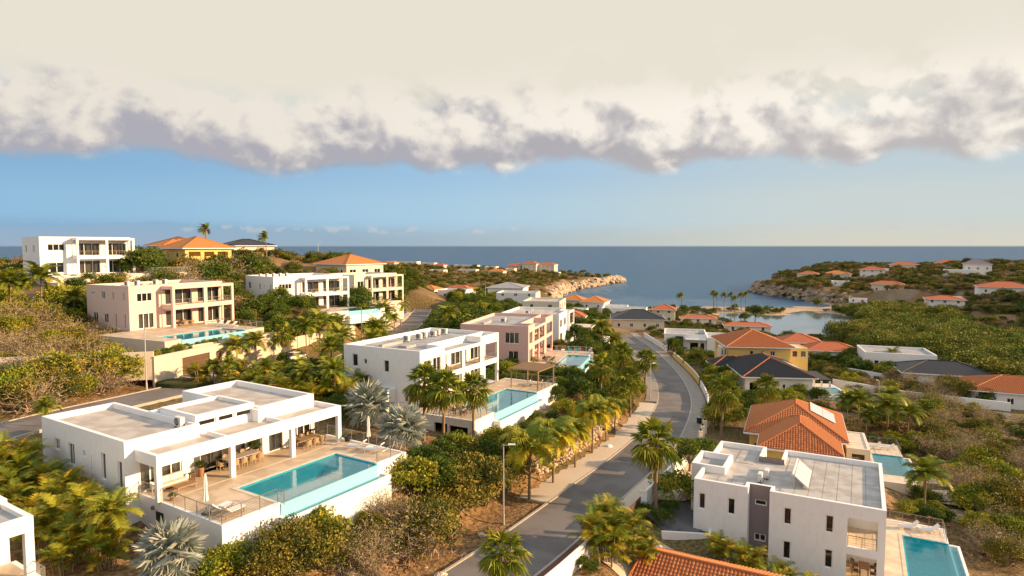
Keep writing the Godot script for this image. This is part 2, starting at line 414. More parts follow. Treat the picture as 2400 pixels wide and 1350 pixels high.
func build_land() -> void:
	for i in range(0, CTRL.size(), 3):
		cx.append(CTRL[i]); cz.append(CTRL[i + 1]); cy.append(CTRL[i + 2])
	fn.seed = 4; fn.frequency = 0.012; fn.fractal_octaves = 4
	fn2.seed = 8; fn2.frequency = 0.05; fn2.fractal_octaves = 3
	var zs := []
	var z := 12.0
	while z > -900.0:
		zs.append(z)
		z -= 1.7 if z > -150.0 else (3.5 if z > -400.0 else 8.0)
	var nc := 236
	var rows := zs.size()
	var P := PackedVector3Array()
	var K := PackedColorArray()
	P.resize(rows * (nc + 1)); K.resize(rows * (nc + 1))
	for r in rows:
		var hw: float = 62.0 + absf(zs[r]) * 0.95
		for i in nc + 1:
			var x := hw * (2.0 * i / nc - 1.0)
			var y := ground(x, zs[r])
			P[r * (nc + 1) + i] = Vector3(x, y, zs[r])
			K[r * (nc + 1) + i] = soil(x, y, zs[r])
	var N := PackedVector3Array()
	N.resize(P.size())
	for r in rows:
		for i in nc + 1:
			var a := P[r * (nc + 1) + maxi(i - 1, 0)]
			var b := P[r * (nc + 1) + mini(i + 1, nc)]
			var c := P[maxi(r - 1, 0) * (nc + 1) + i]
			var d := P[mini(r + 1, rows - 1) * (nc + 1) + i]
			var nn := (c - d).cross(b - a).normalized()
			if nn.y < 0: nn = -nn
			N[r * (nc + 1) + i] = nn
	for k in K.size():
		if N[k].y < 0.86 and P[k].z < -330.0 and P[k].y > -10.6:
			var s := fn2.get_noise_2d(P[k].x * 4.0, P[k].z * 4.0)
			K[k] = Color(0.40, 0.31, 0.21).lerp(Color(0.26, 0.20, 0.14), clampf(s + 0.4, 0, 1))
	var I := PackedInt32Array()
	for r in rows - 1:
		for i in nc:
			var a := r * (nc + 1) + i
			I.append_array([a, a + nc + 1, a + 1, a + 1, a + nc + 1, a + nc + 2])
	var arr := []
	arr.resize(Mesh.ARRAY_MAX)
	arr[Mesh.ARRAY_VERTEX] = P; arr[Mesh.ARRAY_NORMAL] = N; arr[Mesh.ARRAY_COLOR] = K; arr[Mesh.ARRAY_INDEX] = I
	var m := ArrayMesh.new()
	m.add_surface_from_arrays(Mesh.PRIMITIVE_TRIANGLES, arr)
	structure("terrain", m, M.ground)
	var sea := MB.new()
	var S := 45000.0
	sea.quad(Vector3(-S, -10, -150), Vector3(S, -10, -150), Vector3(S, -10, -S), Vector3(-S, -10, -S))
	structure("sea", sea, M.sea)
	var lg := MB.new()
	lg.quad(Vector3(70, -9.93, -232), Vector3(178, -9.93, -232), Vector3(178, -9.93, -334), Vector3(70, -9.93, -334))
	structure("lagoon", lg, M.lagoon)
	var bed := MB.new()
	bed.quad(Vector3(-S, -19, -150), Vector3(S, -19, -150), Vector3(S, -19, -S), Vector3(-S, -19, -S))
	structure("seabed", bed, M.deep)

func soil(x: float, y: float, z: float) -> Color:
	var a := fn2.get_noise_2d(x * 2.2, z * 2.2)
	var b := fn2.get_noise_2d(x * 0.5 + 90.0, z * 0.5)
	var dry := Color(0.36, 0.235, 0.115).lerp(Color(0.25, 0.16, 0.08), clampf(0.5 + a, 0, 1))
	var green := Color(0.15, 0.13, 0.045)
	var c := dry.lerp(green, clampf(0.35 + b * 1.6, 0, 0.85))
	if z > -75.0 and z < -30.0 and x > -14.0 and x < 4.0: c = dry
	if z < -296.0 and y < -8.5 and x > 36.0 and x < 205.0 and y > -10.5:
		c = Color(0.60, 0.47, 0.33).lerp(Color(0.45, 0.34, 0.22), clampf(a + 0.2, 0, 1))
	elif y < -10.4:
		c = Color(0.36, 0.44, 0.38)
		if y < -13.9 + a * 2.0: c = Color(0.05, 0.12, 0.14)
		if z > -320.0: c = Color(0.28, 0.25, 0.20)
	return c

# ---------------------------------------------------------------- ways
func sampled(pl: Array, step := 1.6) -> Array:
	var out := []
	for i in pl.size() - 1:
		var p0: Vector3 = pl[maxi(i - 1, 0)]
		var p1: Vector3 = pl[i]
		var p2: Vector3 = pl[i + 1]
		var p3: Vector3 = pl[mini(i + 2, pl.size() - 1)]
		var k := maxi(1, int(p1.distance_to(p2) / step))
		for j in k:
			out.append(p1.cubic_interpolate(p2, p0, p3, float(j) / k))
	out.append(pl[-1])
	return out

# a strip beside a way between two offsets (right is positive), from z0 down to z1, lifted, with an edge of the given depth
func strip(pts: Array, o0: float, o1: float, lift: float, z0: float, z1: float, depth := 0.0, lift1 := -99.0) -> MB:
	var m := MB.new()
	if lift1 < -90.0: lift1 = lift
	var L := []
	var R := []
	for i in pts.size():
		var p: Vector3 = pts[i]
		if p.z > z0 or p.z < z1: continue
		var d: Vector3 = pts[mini(i + 1, pts.size() - 1)] - pts[maxi(i - 1, 0)]
		var s := Vector3(-d.z, 0, d.x).normalized()
		L.append(p + s * o0 + Vector3.UP * lift)
		R.append(p + s * o1 + Vector3.UP * lift1)
	for i in L.size() - 1:
		m.quad(L[i], R[i], R[i + 1], L[i + 1])
		if depth > 0.0:
			var e := Vector3.DOWN * depth
			m.quad(L[i] + e, L[i], L[i + 1], L[i + 1] + e)
			m.quad(R[i], R[i] + e, R[i + 1] + e, R[i + 1])
	if depth > 0.0 and L.size() > 1:
		var e := Vector3.DOWN * depth
		m.quad(L[0] + e, R[0] + e, R[0], L[0])
		var q := L.size() - 1
		m.quad(L[q], R[q], R[q] + e, L[q] + e)
	return m

func build_ways() -> void:
	var r := sampled(ROAD)
	structure("road", strip(r, -2.85, 2.85, 0.03, 99, -999), M.asphalt)
	for a in [[-1.9, 0.2, -47, -51.5], [0.6, 2.3, -58, -60], [-2.4, -0.9, -74, -84], [0.3, 2.6, -99, -103], [-2.0, -0.6, -124, -131]]:
		structure("asphalt_patch", strip(r, a[0], a[1], 0.036, a[2], a[3]), M.asphalt_dark)
	var kb := structure("kerb", strip(r, -3.06, -2.85, 0.13, 99, -240, 0.3), M.kerb)
	kb = structure("kerb", strip(r, 2.85, 3.06, 0.13, 99, -240, 0.3), M.kerb)
	structure("gravel_verge", strip(r, -6.4, -3.06, 0.12, -58.5, -112, 0.3), M.gravel)
	structure("pavement", strip(r, -5.2, -3.06, 0.115, -112, -240, 0.3), M.concrete)
	structure("gravel_verge", strip(r, 3.06, 5.4, 0.10, -60, -72, 0.3), M.gravel)
	structure("red_pavement", strip(r, 3.06, 4.6, 0.12, 20, -60, 0.3), M.red_pave)
	structure("pavement", strip(r, 3.06, 5.4, 0.12, -72, -240, 0.3), M.concrete)
	var s := sampled(STREET)
	structure("street", strip(s, -2.8, 2.8, 0.03, 99, -999), M.asphalt)
	structure("kerb", strip(s, -3.0, -2.8, 0.12, 99, -300, 0.3), M.kerb)
	structure("kerb", strip(s, 2.8, 3.0, 0.12, 99, -300, 0.3), M.kerb)
	structure("parking_apron", strip(s, -8.0, -3.0, 0.1, -126, -215, 0.3, 0.25), M.deck_pale)
	structure("lane", strip(sampled(LANE), -2.6, 2.6, 0.06, 99, -999), M.asphalt)

# a sheet that follows the ground between four corners (x, z)
func patch(nm: String, a: Vector2, b: Vector2, c: Vector2, d: Vector2, m: Material, lift := 0.06) -> void:
	var g := MB.new()
	var n := 14
	var at := func(i: int, j: int) -> Vector3:
		var p := a.lerp(b, float(i) / n).lerp(d.lerp(c, float(i) / n), float(j) / n)
		return Vector3(p.x, ground(p.x, p.y) + lift, p.y)
	for i in n:
		for j in n: g.quad(at.call(i, j), at.call(i + 1, j), at.call(i + 1, j + 1), at.call(i, j + 1))
	structure(nm, g, m)

# ---------------------------------------------------------------- sky
func sky_image() -> Image:
	var w := 4096
	var h := 2048
	var im := Image.create(w, h, false, Image.FORMAT_RGB8)
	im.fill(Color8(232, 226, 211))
	for y in 740:      # unseen upper sky, brightened to a near-white blue to fill the shade
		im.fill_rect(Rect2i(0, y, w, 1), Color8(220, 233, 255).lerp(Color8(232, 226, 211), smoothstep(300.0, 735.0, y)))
	im.fill_rect(Rect2i(0, h / 2, w, h / 2), Color8(120, 135, 150))
	var big := FastNoiseLite.new()
	big.seed = 3; big.frequency = 0.075; big.fractal_octaves = 3
	var puff := FastNoiseLite.new()
	puff.seed = 12; puff.frequency = 0.13; puff.fractal_octaves = 5; puff.fractal_gain = 0.42
	puff.domain_warp_enabled = true; puff.domain_warp_amplitude = 2.0; puff.domain_warp_frequency = 0.12
	var fine := FastNoiseLite.new()
	fine.seed = 21; fine.frequency = 0.5; fine.fractal_octaves = 4
	var cream := Color8(232, 226, 211)
	for x in w:
		var az := float(x) / w * TAU
		var sa := sin(az)
		var px := cos(az) * 57.3
		var pz := sa * 57.3
		# a step towards the sun side, along the circle
		var az2 := az + deg_to_rad(1.0)
		var qx := cos(az2) * 57.3
		var qz := sin(az2) * 57.3
		var r := 0.5 + 0.5 * sa
		var low := big.get_noise_2d(px * 0.6, pz * 0.6)
		var top := 14.2 + low * 3.4
		var base := 6.75 + big.get_noise_3d(px, 40, pz) * 0.9
		var hz := Color8(128, 158, 188).lerp(Color8(170, 190, 202), smoothstep(0.15, 0.5, r)).lerp(Color8(216, 213, 199), smoothstep(0.42, 0.76, r))
		var mid := Color8(146, 189, 220).lerp(Color8(172, 205, 226), smoothstep(0.15, 0.5, r)).lerp(Color8(204, 213, 211), smoothstep(0.42, 0.76, r))
		var hi := Color8(134, 178, 214).lerp(Color8(160, 196, 226), smoothstep(0.15, 0.5, r)).lerp(Color8(192, 208, 216), smoothstep(0.42, 0.76, r))
		var lit := Color8(234, 226, 214).lerp(Color8(252, 244, 232), smoothstep(0.2, 0.7, r))
		var dim := Color8(160, 160, 174).lerp(Color8(192, 187, 186), smoothstep(0.2, 0.85, r))
		for y in range(h / 2 - 290, h / 2):
			var el := (0.5 - (y + 0.5) / h) * 180.0
			var c := hz.lerp(mid, smoothstep(0.2, 2.6, el)).lerp(hi, smoothstep(3.4, 6.8, el))
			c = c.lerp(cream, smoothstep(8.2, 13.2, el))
			if el < 2.6:
				var t := fine.get_noise_3d(px * 0.5, el * 2.5, pz * 0.5) * 0.5 + big.get_noise_3d(px, el, pz) * 0.5
				c = c.lerp(hz.darkened(0.05), 0.45 * smoothstep(2.0, 1.2, el + t * 1.2) * (1.0 - r))
				var sp := smoothstep(0.16, 0.34, fine.get_noise_3d(px * 0.9, el * 1.6, pz * 0.9)) * smoothstep(0.9, 1.3, el) * smoothstep(1.9, 1.5, el)
				c = c.lerp(Color8(208, 206, 206), sp * 0.5)
			if el > 5.4 and el < 22.0:
				var n := puff.get_noise_3d(px, el * 1.35, pz)
				var n2 := puff.get_noise_3d(qx, (el + 0.75) * 1.35, qz)
				var f := fine.get_noise_3d(px, el * 1.3, pz)
				var d := smoothstep(-1.6, 2.2, top - el + n * 6.0 + f * 1.0 + 0.6) * smoothstep(-0.5, 0.8, el - base + n * 1.0 + f * 0.35)
				var hole := smoothstep(0.42, 0.62, -n + 0.25 * f - 0.1 * absf(el - 8.5))
				d *= 1.0 - 0.4 * hole * smoothstep(12.0, 9.5, el)
				if d > 0.0:
					var up := clampf((el - base) / maxf(top - base, 1.0), 0, 1)
					var k := clampf(up * 0.95 + (n - n2) * 1.15 + n * 0.12 + f * 0.10 + 0.10, 0, 1)
					var cc := dim.lerp(lit, smoothstep(-0.05, 0.85, k))
					cc = cc.lerp(cream, smoothstep(11.0, 15.5, el) * 0.85)
					c = c.lerp(cc, d)
			im.set_pixel(x, y, c)
	return im
# ---------------------------------------------------------------- plants
var G := {}          # meshes of each kind, a few variants
func rdir() -> Vector3:
	return Vector3(rng.randfn(), rng.randfn(), rng.randfn()).normalized()
func rr(a: float, b: float) -> float:
	return rng.randf_range(a, b)
func jit(c: Color, k := 0.2) -> Color:
	var b := 1.0 + rr(-k, k)
	return Color(c.r * b * (1.0 + rr(-k, k) * 0.5), c.g * b, c.b * b)

func leaf(m: MB, p: Vector3, d: Vector3, side: Vector3, l: float, w: float) -> void:
	var e := p + d * l
	var mid := p + d * l * 0.45
	m.tri(p, mid + side * w, e)
	m.tri(p, e, mid - side * w)

func crown(nclump: int, per: int, ll: float, flat: float, cols: Array, lobes := 0.34) -> MB:
	var m := MB.new()
	for k in nclump:
		var d := rdir()
		if d.y < -0.35: d.y = -d.y
		var cc := Vector3(d.x, d.y * flat, d.z) * rr(0.45, 0.86) + Vector3(0, flat * 0.95, 0)
		var cr := rr(0.6, 1.15) * lobes
		var base: Color = cols[rng.randi() % cols.size()]
		base = jit(base, 0.16)
		for i in per:
			var q := rdir()
			var p := cc + Vector3(q.x, q.y * 0.75, q.z) * cr * pow(rng.randf(), 0.33)
			var dd := (q + rdir() * 0.9 + Vector3(0, 0.25, 0)).normalized()
			var s := dd.cross(rdir()).normalized()
			m.col = jit(base, 0.22)
			leaf(m, p, dd, s, ll * rr(0.7, 1.3), ll * rr(0.22, 0.34))
	return m

func limbs(n: int, flat: float, thick: float, spread := 0.7, multi := false) -> MB:
	var m := MB.new()
	var fork := Vector3(0, 0.0 if multi else flat * 0.35, 0)
	if not multi: m.tube([Vector3(0, -0.25, 0), Vector3(0.02, flat * 0.15, 0.01), fork + Vector3(0.03, 0.08, 0)], [thick * 1.25, thick, thick * 0.85], 7)
	for i in n:
		var a := TAU * i / n + rr(-0.4, 0.4)
		var e := Vector3(cos(a) * spread * rr(0.5, 1), flat * rr(0.8, 1.5), sin(a) * spread * rr(0.5, 1))
		var md := fork.lerp(e, 0.5) + Vector3(rr(-.08, .08), rr(0, .08), rr(-.08, .08))
		m.tube([fork - Vector3(0, 0.12, 0), md, e], [thick * 0.6, thick * 0.4, thick * 0.12], 5)
		for j in 3:
			var e2 := md.lerp(e, rr(0.1, 0.9)) + rdir() * 0.28
			m.tube([md.lerp(e, rr(0.0, 0.5)), e2], [thick * 0.3, thick * 0.08], 4)
	return m

func twigs(n: int, flat: float, col: Color) -> MB:         # bare grey twigs of a dry bush
	var m := MB.new()
	for i in n:
		var d := rdir()
		d.y = absf(d.y) * 0.9 + 0.15
		d = d.normalized()
		var p := Vector3(rr(-.1, .1), 0.05, rr(-.1, .1))
		var l := rr(0.6, 1.0)
		var bend := rdir() * 0.25
		m.col = jit(col, 0.25)
		var last := p
		for k in 5:
			var t := (k + 1) / 5.0
			var q := p + Vector3(d.x, d.y * flat * 1.6, d.z) * l * t + bend * t * t
			var s := (q - last).cross(rdir()).normalized() * lerpf(0.02, 0.007, t)
			m.quad(last - s, last + s, q + s * 0.7, q - s * 0.7)
			for j in 4:
				var e := q + (d + rdir() * 1.1).normalized() * rr(0.1, 0.26)
				var s2 := (e - q).cross(rdir()).normalized() * 0.010
				m.tri(q - s2, q + s2, e)
			last = q
	return m

# one feather frond from o, along the level heading a, rising with el, of length l
func frond(m: MB, o: Vector3, a: float, el: float, l: float, droop: float, cols: Array, npair := 24, lw := 0.26, hang := 0.5) -> void:
	var hd := Vector3(cos(a), 0, sin(a))
	var side := Vector3(-sin(a), 0, cos(a))
	var pts := []
	var p := o
	var e := el
	var steps := 8
	for i in steps + 1:
		pts.append(p)
		var dir := hd * cos(e) + Vector3.UP * sin(e)
		p += dir * l / steps
		e -= droop / steps * (0.4 + 1.2 * i / steps)
	var tone := jit(cols[rng.randi() % cols.size()], 0.15)
	m.col = tone.lerp(Color(0.30, 0.24, 0.06), 0.5)
	for i in steps:
		var up: Vector3 = (pts[i + 1] - pts[i]).normalized().cross(side).normalized()
		if up.y < 0: up = -up
		var wd := lerpf(0.03, 0.008, float(i) / steps) * l / 2.4
		m.quad(pts[i] - side * wd, pts[i] + side * wd, pts[i + 1] + side * wd, pts[i + 1] - side * wd)
	for i in npair:
		var t := 0.1 + 0.9 * i / npair
		var k := t * steps
		var j := mini(int(k), steps - 1)
		var q: Vector3 = pts[j].lerp(pts[j + 1], k - j)
		var dir: Vector3 = (pts[j + 1] - pts[j]).normalized()
		var up := dir.cross(side)
		if up.y < 0: up = -up
		var ln := l * lw * (0.45 + 0.75 * sin(PI * clampf(t * 0.85 + 0.12, 0, 1))) * rr(0.85, 1.1)
		for sgn in [-1.0, 1.0]:
			m.col = jit(tone, 0.18)
			var ld: Vector3 = (side * sgn * 0.9 + dir * 0.55 + up * 0.25 + rdir() * 0.08).normalized()
			var mid := q + ld * ln * 0.5
			var tip := mid + (ld + Vector3.DOWN * hang * rr(0.7, 1.3)).normalized() * ln * 0.55
			var ws := dir * l * 0.019
			m.tri(q - ws, q + ws, mid + ws * 0.9)
			m.tri(q - ws, mid + ws * 0.9, mid - ws * 0.9)
			m.tri(mid - ws * 0.9, mid + ws * 0.9, tip)

# one fan leaf: stalk of length st, blade of radius r
func fan(m: MB, o: Vector3, d: Vector3, st: float, r: float, col: Color, droop: float, seg := 18, open := 3.6) -> void:
	var side := d.cross(Vector3.UP)
	if side.length() < 0.05: side = Vector3.RIGHT
	side = side.normalized()
	var up := side.cross(d).normalized()
	var h := o + d * st + Vector3.DOWN * st * droop * 0.15
	m.col = jit(col.lerp(Color(0.25, 0.2, 0.06), 0.4), 0.1)
	var ws := side * 0.025
	m.quad(o - ws, o + ws, h + ws, h - ws)
	m.quad(o - up * 0.02, o + up * 0.02, h + up * 0.02, h - up * 0.02)
	for i in seg:
		var a := (float(i) + 0.5) / seg * open - open * 0.5
		var a0 := a - open / seg * 0.5
		var a1 := a + open / seg * 0.5
		var fold := 0.07 * (1.0 if i % 2 == 0 else -1.0) * r
		var f := func(x: float, q: float) -> Vector3: return h + (d * cos(x) + side * sin(x)) * q * r + up * (0.10 - 0.25 * absf(sin(x))) * q * r
		var e0: Vector3 = f.call(a0, 0.46) + up * fold
		var e1: Vector3 = f.call(a1, 0.46) - up * fold
		var tip: Vector3 = f.call(a, rr(0.9, 1.08)) + Vector3.DOWN * r * droop * rr(0.25, 0.6)
		m.col = jit(col, 0.2)
		m.tri(h, e0, e1)
		m.tri(e0, tip, e1)

func trunk(h: float, r0: float, r1: float, lean: Vector2, col := 0) -> MB:
	var m := MB.new()
	var pts := []
	var rad := []
	var n := 14
	for i in n + 1:
		var t := float(i) / n
		pts.append(Vector3(lean.x * t * t, h * t, lean.y * t * t))
		rad.append(lerpf(r0, r1, pow(t, 0.6)) * (1.0 + (0.06 if i % 2 == 0 else -0.04)))
	pts[0].y = -0.4
	m.tube(pts, rad, 9)
	return m

func make_plants() -> void:
	var green := [Color(0.11, 0.16, 0.022), Color(0.06, 0.10, 0.018), Color(0.17, 0.20, 0.028), Color(0.045, 0.08, 0.016)]
	var dark := [Color(0.06, 0.10, 0.02), Color(0.085, 0.13, 0.024), Color(0.12, 0.155, 0.026)]
	var olive := [Color(0.22, 0.185, 0.034), Color(0.12, 0.12, 0.026), Color(0.29, 0.22, 0.04), Color(0.075, 0.09, 0.02)]
	var lime := [Color(0.27, 0.27, 0.03), Color(0.15, 0.19, 0.024), Color(0.34, 0.30, 0.036)]
	var dry := [Color(0.31, 0.23, 0.12), Color(0.25, 0.19, 0.085), Color(0.27, 0.22, 0.06)]
	var palm := [Color(0.19, 0.22, 0.025), Color(0.13, 0.17, 0.022), Color(0.27, 0.26, 0.03)]
	var gold := [Color(0.40, 0.32, 0.025), Color(0.50, 0.36, 0.025), Color(0.27, 0.26, 0.025)]
	var areca := [Color(0.16, 0.20, 0.02), Color(0.27, 0.26, 0.025), Color(0.42, 0.30, 0.025), Color(0.12, 0.155, 0.018)]
	G.tree = []; G.shrub = []; G.olive = []; G.lime = []; G.dry = []; G.twig = []; G.far = []; G.mangrove = []; G.fardry = []
	for i in 3:
		G.tree.append([crown(46, 120, 0.095, 0.8, green), limbs(7, 0.8, 0.055)])
		G.shrub.append([crown(30, 105, 0.125, 0.78, dark), limbs(6, 0.6, 0.035, 0.6, true)])
		G.olive.append([crown(38, 110, 0.085, 0.75, olive), limbs(8, 0.7, 0.04, 0.7, true)])
		G.lime.append([crown(30, 105, 0.12, 0.8, lime), limbs(6, 0.6, 0.035, 0.6, true)])
		var t := twigs(120, 0.75, Color(0.36, 0.28, 0.19))
		G.twig.append([t, crown(22, 34, 0.06, 0.72, dry, 0.4)])
	for i in 3:
		G.far.append(crown(18, 95, 0.12, 0.7, olive + green).mesh())
		G.fardry.append(crown(18, 80, 0.11, 0.6, dry + [Color(0.13, 0.11, 0.03)]).mesh())
		G.grove = G.get("grove", []) + [crown(30, 110, 0.10, 0.85, green + dark).mesh()]
		G.mangrove.append(crown(34, 120, 0.085, 0.75, [Color(0.10, 0.135, 0.025), Color(0.14, 0.165, 0.03), Color(0.18, 0.19, 0.035)]).mesh())
	for k in ["tree", "shrub", "olive", "lime", "twig"]:
		for i in 3:
			G[k][i] = [G[k][i][0].mesh(), G[k][i][1].mesh()]
	# fan palms, 1 unit = 1 m, crown apart from the trunk
	G.fan = []; G.skirt = []; G.silver = []; G.feather = []; G.golden = []; G.wind = []
	for v in 3:
		var m := MB.new()
		for i in 30:
			var t := float(i) / 30
			var el := lerpf(1.4, -0.85, pow(t, 0.85)) + rr(-.2, .2)
			var a := i * 2.399 + rr(-.2, .2)
			var d := Vector3(cos(a) * cos(el), sin(el), sin(a) * cos(el))
			fan(m, Vector3(0, 0, 0), d, rr(0.5, 0.95), rr(0.78, 1.05), palm[rng.randi() % 3].lerp(Color(0.34, 0.25, 0.06), 0.6 if t > 0.86 else 0.0), 0.45 + t * 0.9, 17, 3.2)
		G.fan.append(m.mesh())
		var s := MB.new()
		for i in 34:
			var a := i * 2.399
			var el := rr(-1.45, -1.0)
			fan(s, Vector3(0, rr(-1.1, -0.2), 0), Vector3(cos(a) * cos(el), sin(el), sin(a) * cos(el)), rr(0.2, 0.4), rr(0.4, 0.62), Color(0.24, 0.16, 0.075), 0.6, 9, 2.2)
		G.skirt.append(s.mesh())
		var b := MB.new()
		for i in 34:
			var t := float(i) / 34
			var el := lerpf(1.3, -0.75, t) + rr(-.1, .1)
			var a := i * 2.399 + rr(-.2, .2)
			fan(b, Vector3(0, 0, 0), Vector3(cos(a) * cos(el), sin(el), sin(a) * cos(el)), rr(0.8, 1.15), rr(1.0, 1.25), [Color(0.33, 0.36, 0.32), Color(0.40, 0.43, 0.38), Color(0.27, 0.30, 0.26)][rng.randi() % 3], 0.22, 24, 4.3)
		G.silver.append(b.mesh())
		for kind in [["feather", palm, 0.5, 0.0], ["golden", gold, 1.3, 0.0], ["wind", palm, 0.45, 1.0]]:
			var f := MB.new()
			var nf := 30 if kind[0] == "golden" else 24
			for i in nf:
				var t := float(i) / nf
				var a := i * 2.399 + rr(-.25, .25)
				if kind[3] > 0.0:
					a = lerp_angle(a, PI, 0.45)
				frond(f, Vector3(0, 0, 0), a, lerpf(1.3, -0.25, t) + rr(-.12, .12), rr(2.1, 2.7), rr(1.25, 1.8) + (0.4 if kind[0] == "golden" else 0.0), kind[1] if kind[0] != "golden" or t > 0.45 else palm, 28, 0.34 if kind[0] == "golden" else 0.29, kind[2])
			G[kind[0]].append(f.mesh())
	G.clump = []
	for v in 3:
		var f := MB.new()
		var st := MB.new()
		for s in 13:
			var a := rr(0, TAU)
			var r := sqrt(rng.randf()) * 0.8
			var h := rr(0.8, 2.5)
			var b := Vector3(cos(a) * r, 0, sin(a) * r)
			var e := b + Vector3(cos(a) * h * 0.2, h, sin(a) * h * 0.2)
			st.tube([b - Vector3(0, .3, 0), b.lerp(e, 0.5) + Vector3(0, 0.05, 0), e], [0.06, 0.045, 0.035], 5)
			for i in 7:
				frond(f, e, i * 2.399 + rr(-.3, .3) + a, lerpf(1.35, 0.2, i / 7.0), rr(1.2, 1.75), rr(1.1, 1.7), areca, 17, 0.3, 0.35)
		G.clump.append([f.mesh(), st.mesh()])
	G.trunks = []
	for v in 3:
		G.trunks.append(trunk(1.0, 0.035, 0.024, Vector2(rr(-.05, .05), rr(-.05, .05))).mesh())

const SPEC := {
	"fan": ["fan_palm", "palm tree"], "feather": ["coconut_palm", "palm tree"], "golden": ["golden_palm", "palm tree"], "wind": ["windblown_palm", "palm tree"],
	"silver": ["silver_fan_palm", "palm tree"], "clump": ["clumping_palm", "palm"], "tree": ["leafy_tree", "tree"], "shrub": ["green_shrub", "shrub"],
	"olive": ["scrub_tree", "tree"], "lime": ["yellow_green_shrub", "shrub"], "twig": ["dry_scrub_bush", "bush"]}

func plant(kind: String, x: float, z: float, size: float, label: String, group := "", sink := 0.0, y0 := -999.0) -> void:
	var v := rng.randi() % 3
	var y := (ground(x, z) if y0 < -900.0 else y0) - sink
	var t := thing(SPEC[kind][0], label, SPEC[kind][1], Vector3(x, y, z), rr(0, 360), group)
	if kind == "wind": t.rotation.y = rr(-0.35, 0.35)
	match kind:
		"fan", "feather", "golden", "wind", "silver":
			var h := size
			var k := 1.0
			if kind == "fan": k = 1.5 * clampf(size / 7.5, 0.65, 1.1)
			if kind == "silver": k = size / 3.6
			if kind in ["feather", "golden"]: k = clampf(size / 6.0, 0.6, 1.4) * rr(0.92, 1.08)
			var hc := maxf(0.4, h - (1.05 if kind == "fan" else 1.5) * k)
			var tm: Mesh = G.trunks[v]
			var thick := clampf(hc * (0.85 if kind != "feather" else 0.75), 3.0, 6.0) * (1.5 if kind == "silver" else 1.0)
			var tr := put(t, "trunk", tm, M.palm_trunk, Transform3D(Basis().scaled(Vector3(thick, hc, thick)), Vector3.ZERO))
			var top := Vector3(0, hc, 0)
			var lean := tm.get_aabb()
			var vv: PackedVector3Array = tm.surface_get_arrays(0)[Mesh.ARRAY_VERTEX]
			var acc := Vector3.ZERO
			var cnt := 0
			for q in vv:
				if q.y > 0.98:
					acc += q; cnt += 1
			if cnt > 0: top = Vector3(acc.x / cnt * thick, hc, acc.z / cnt * thick)
			put(t, "crown", G[kind][v], M.frond, Transform3D(Basis().scaled(Vector3.ONE * k), top))
			if kind == "fan" and h > 5.0: put(t, "dead_frond_skirt", G.skirt[v], M.dry, Transform3D(Basis().scaled(Vector3.ONE * k * rr(0.8, 1.0)), top))
		"clump":
			put(t, "fronds", G.clump[v][0], M.frond, Transform3D(Basis().scaled(Vector3.ONE * size / 3.6), Vector3.ZERO))
			put(t, "stems", G.clump[v][1], M.pale_bark, Transform3D(Basis().scaled(Vector3.ONE * size / 3.6), Vector3.ZERO))
		"tree", "shrub", "olive", "lime":
			var s := size * (0.5 if kind == "tree" else 0.62)
			var sx := s * rr(0.95, 1.2)
			var b := Basis().scaled(Vector3(sx, s, sx * rr(0.9, 1.1)))
			put(t, "crown", G[kind][v][0], M.leaf, Transform3D(b, Vector3(0, 0.28 * s if kind == "tree" else 0.0, 0)))
			put(t, "trunk", G[kind][v][1], M.bark, Transform3D(b, Vector3(0, 0.28 * s if kind == "tree" else 0.0, 0)))
		"twig":
			var s := size * 0.72
			var b := Basis().scaled(Vector3(s * 1.1, s, s * 1.1))
			put(t, "branches", G.twig[v][0], M.dry, Transform3D(b, Vector3.ZERO))
			put(t, "leaves", G.twig[v][1], M.leaf, Transform3D(b, Vector3.ZERO))

func build_plants() -> void:
	for g in PLANTS:
		for p in PLANTS[g]:
			for i in range(2, p.size(), 3): plant(p[0], p[i], p[i + 1], p[i + 2], p[1], g)


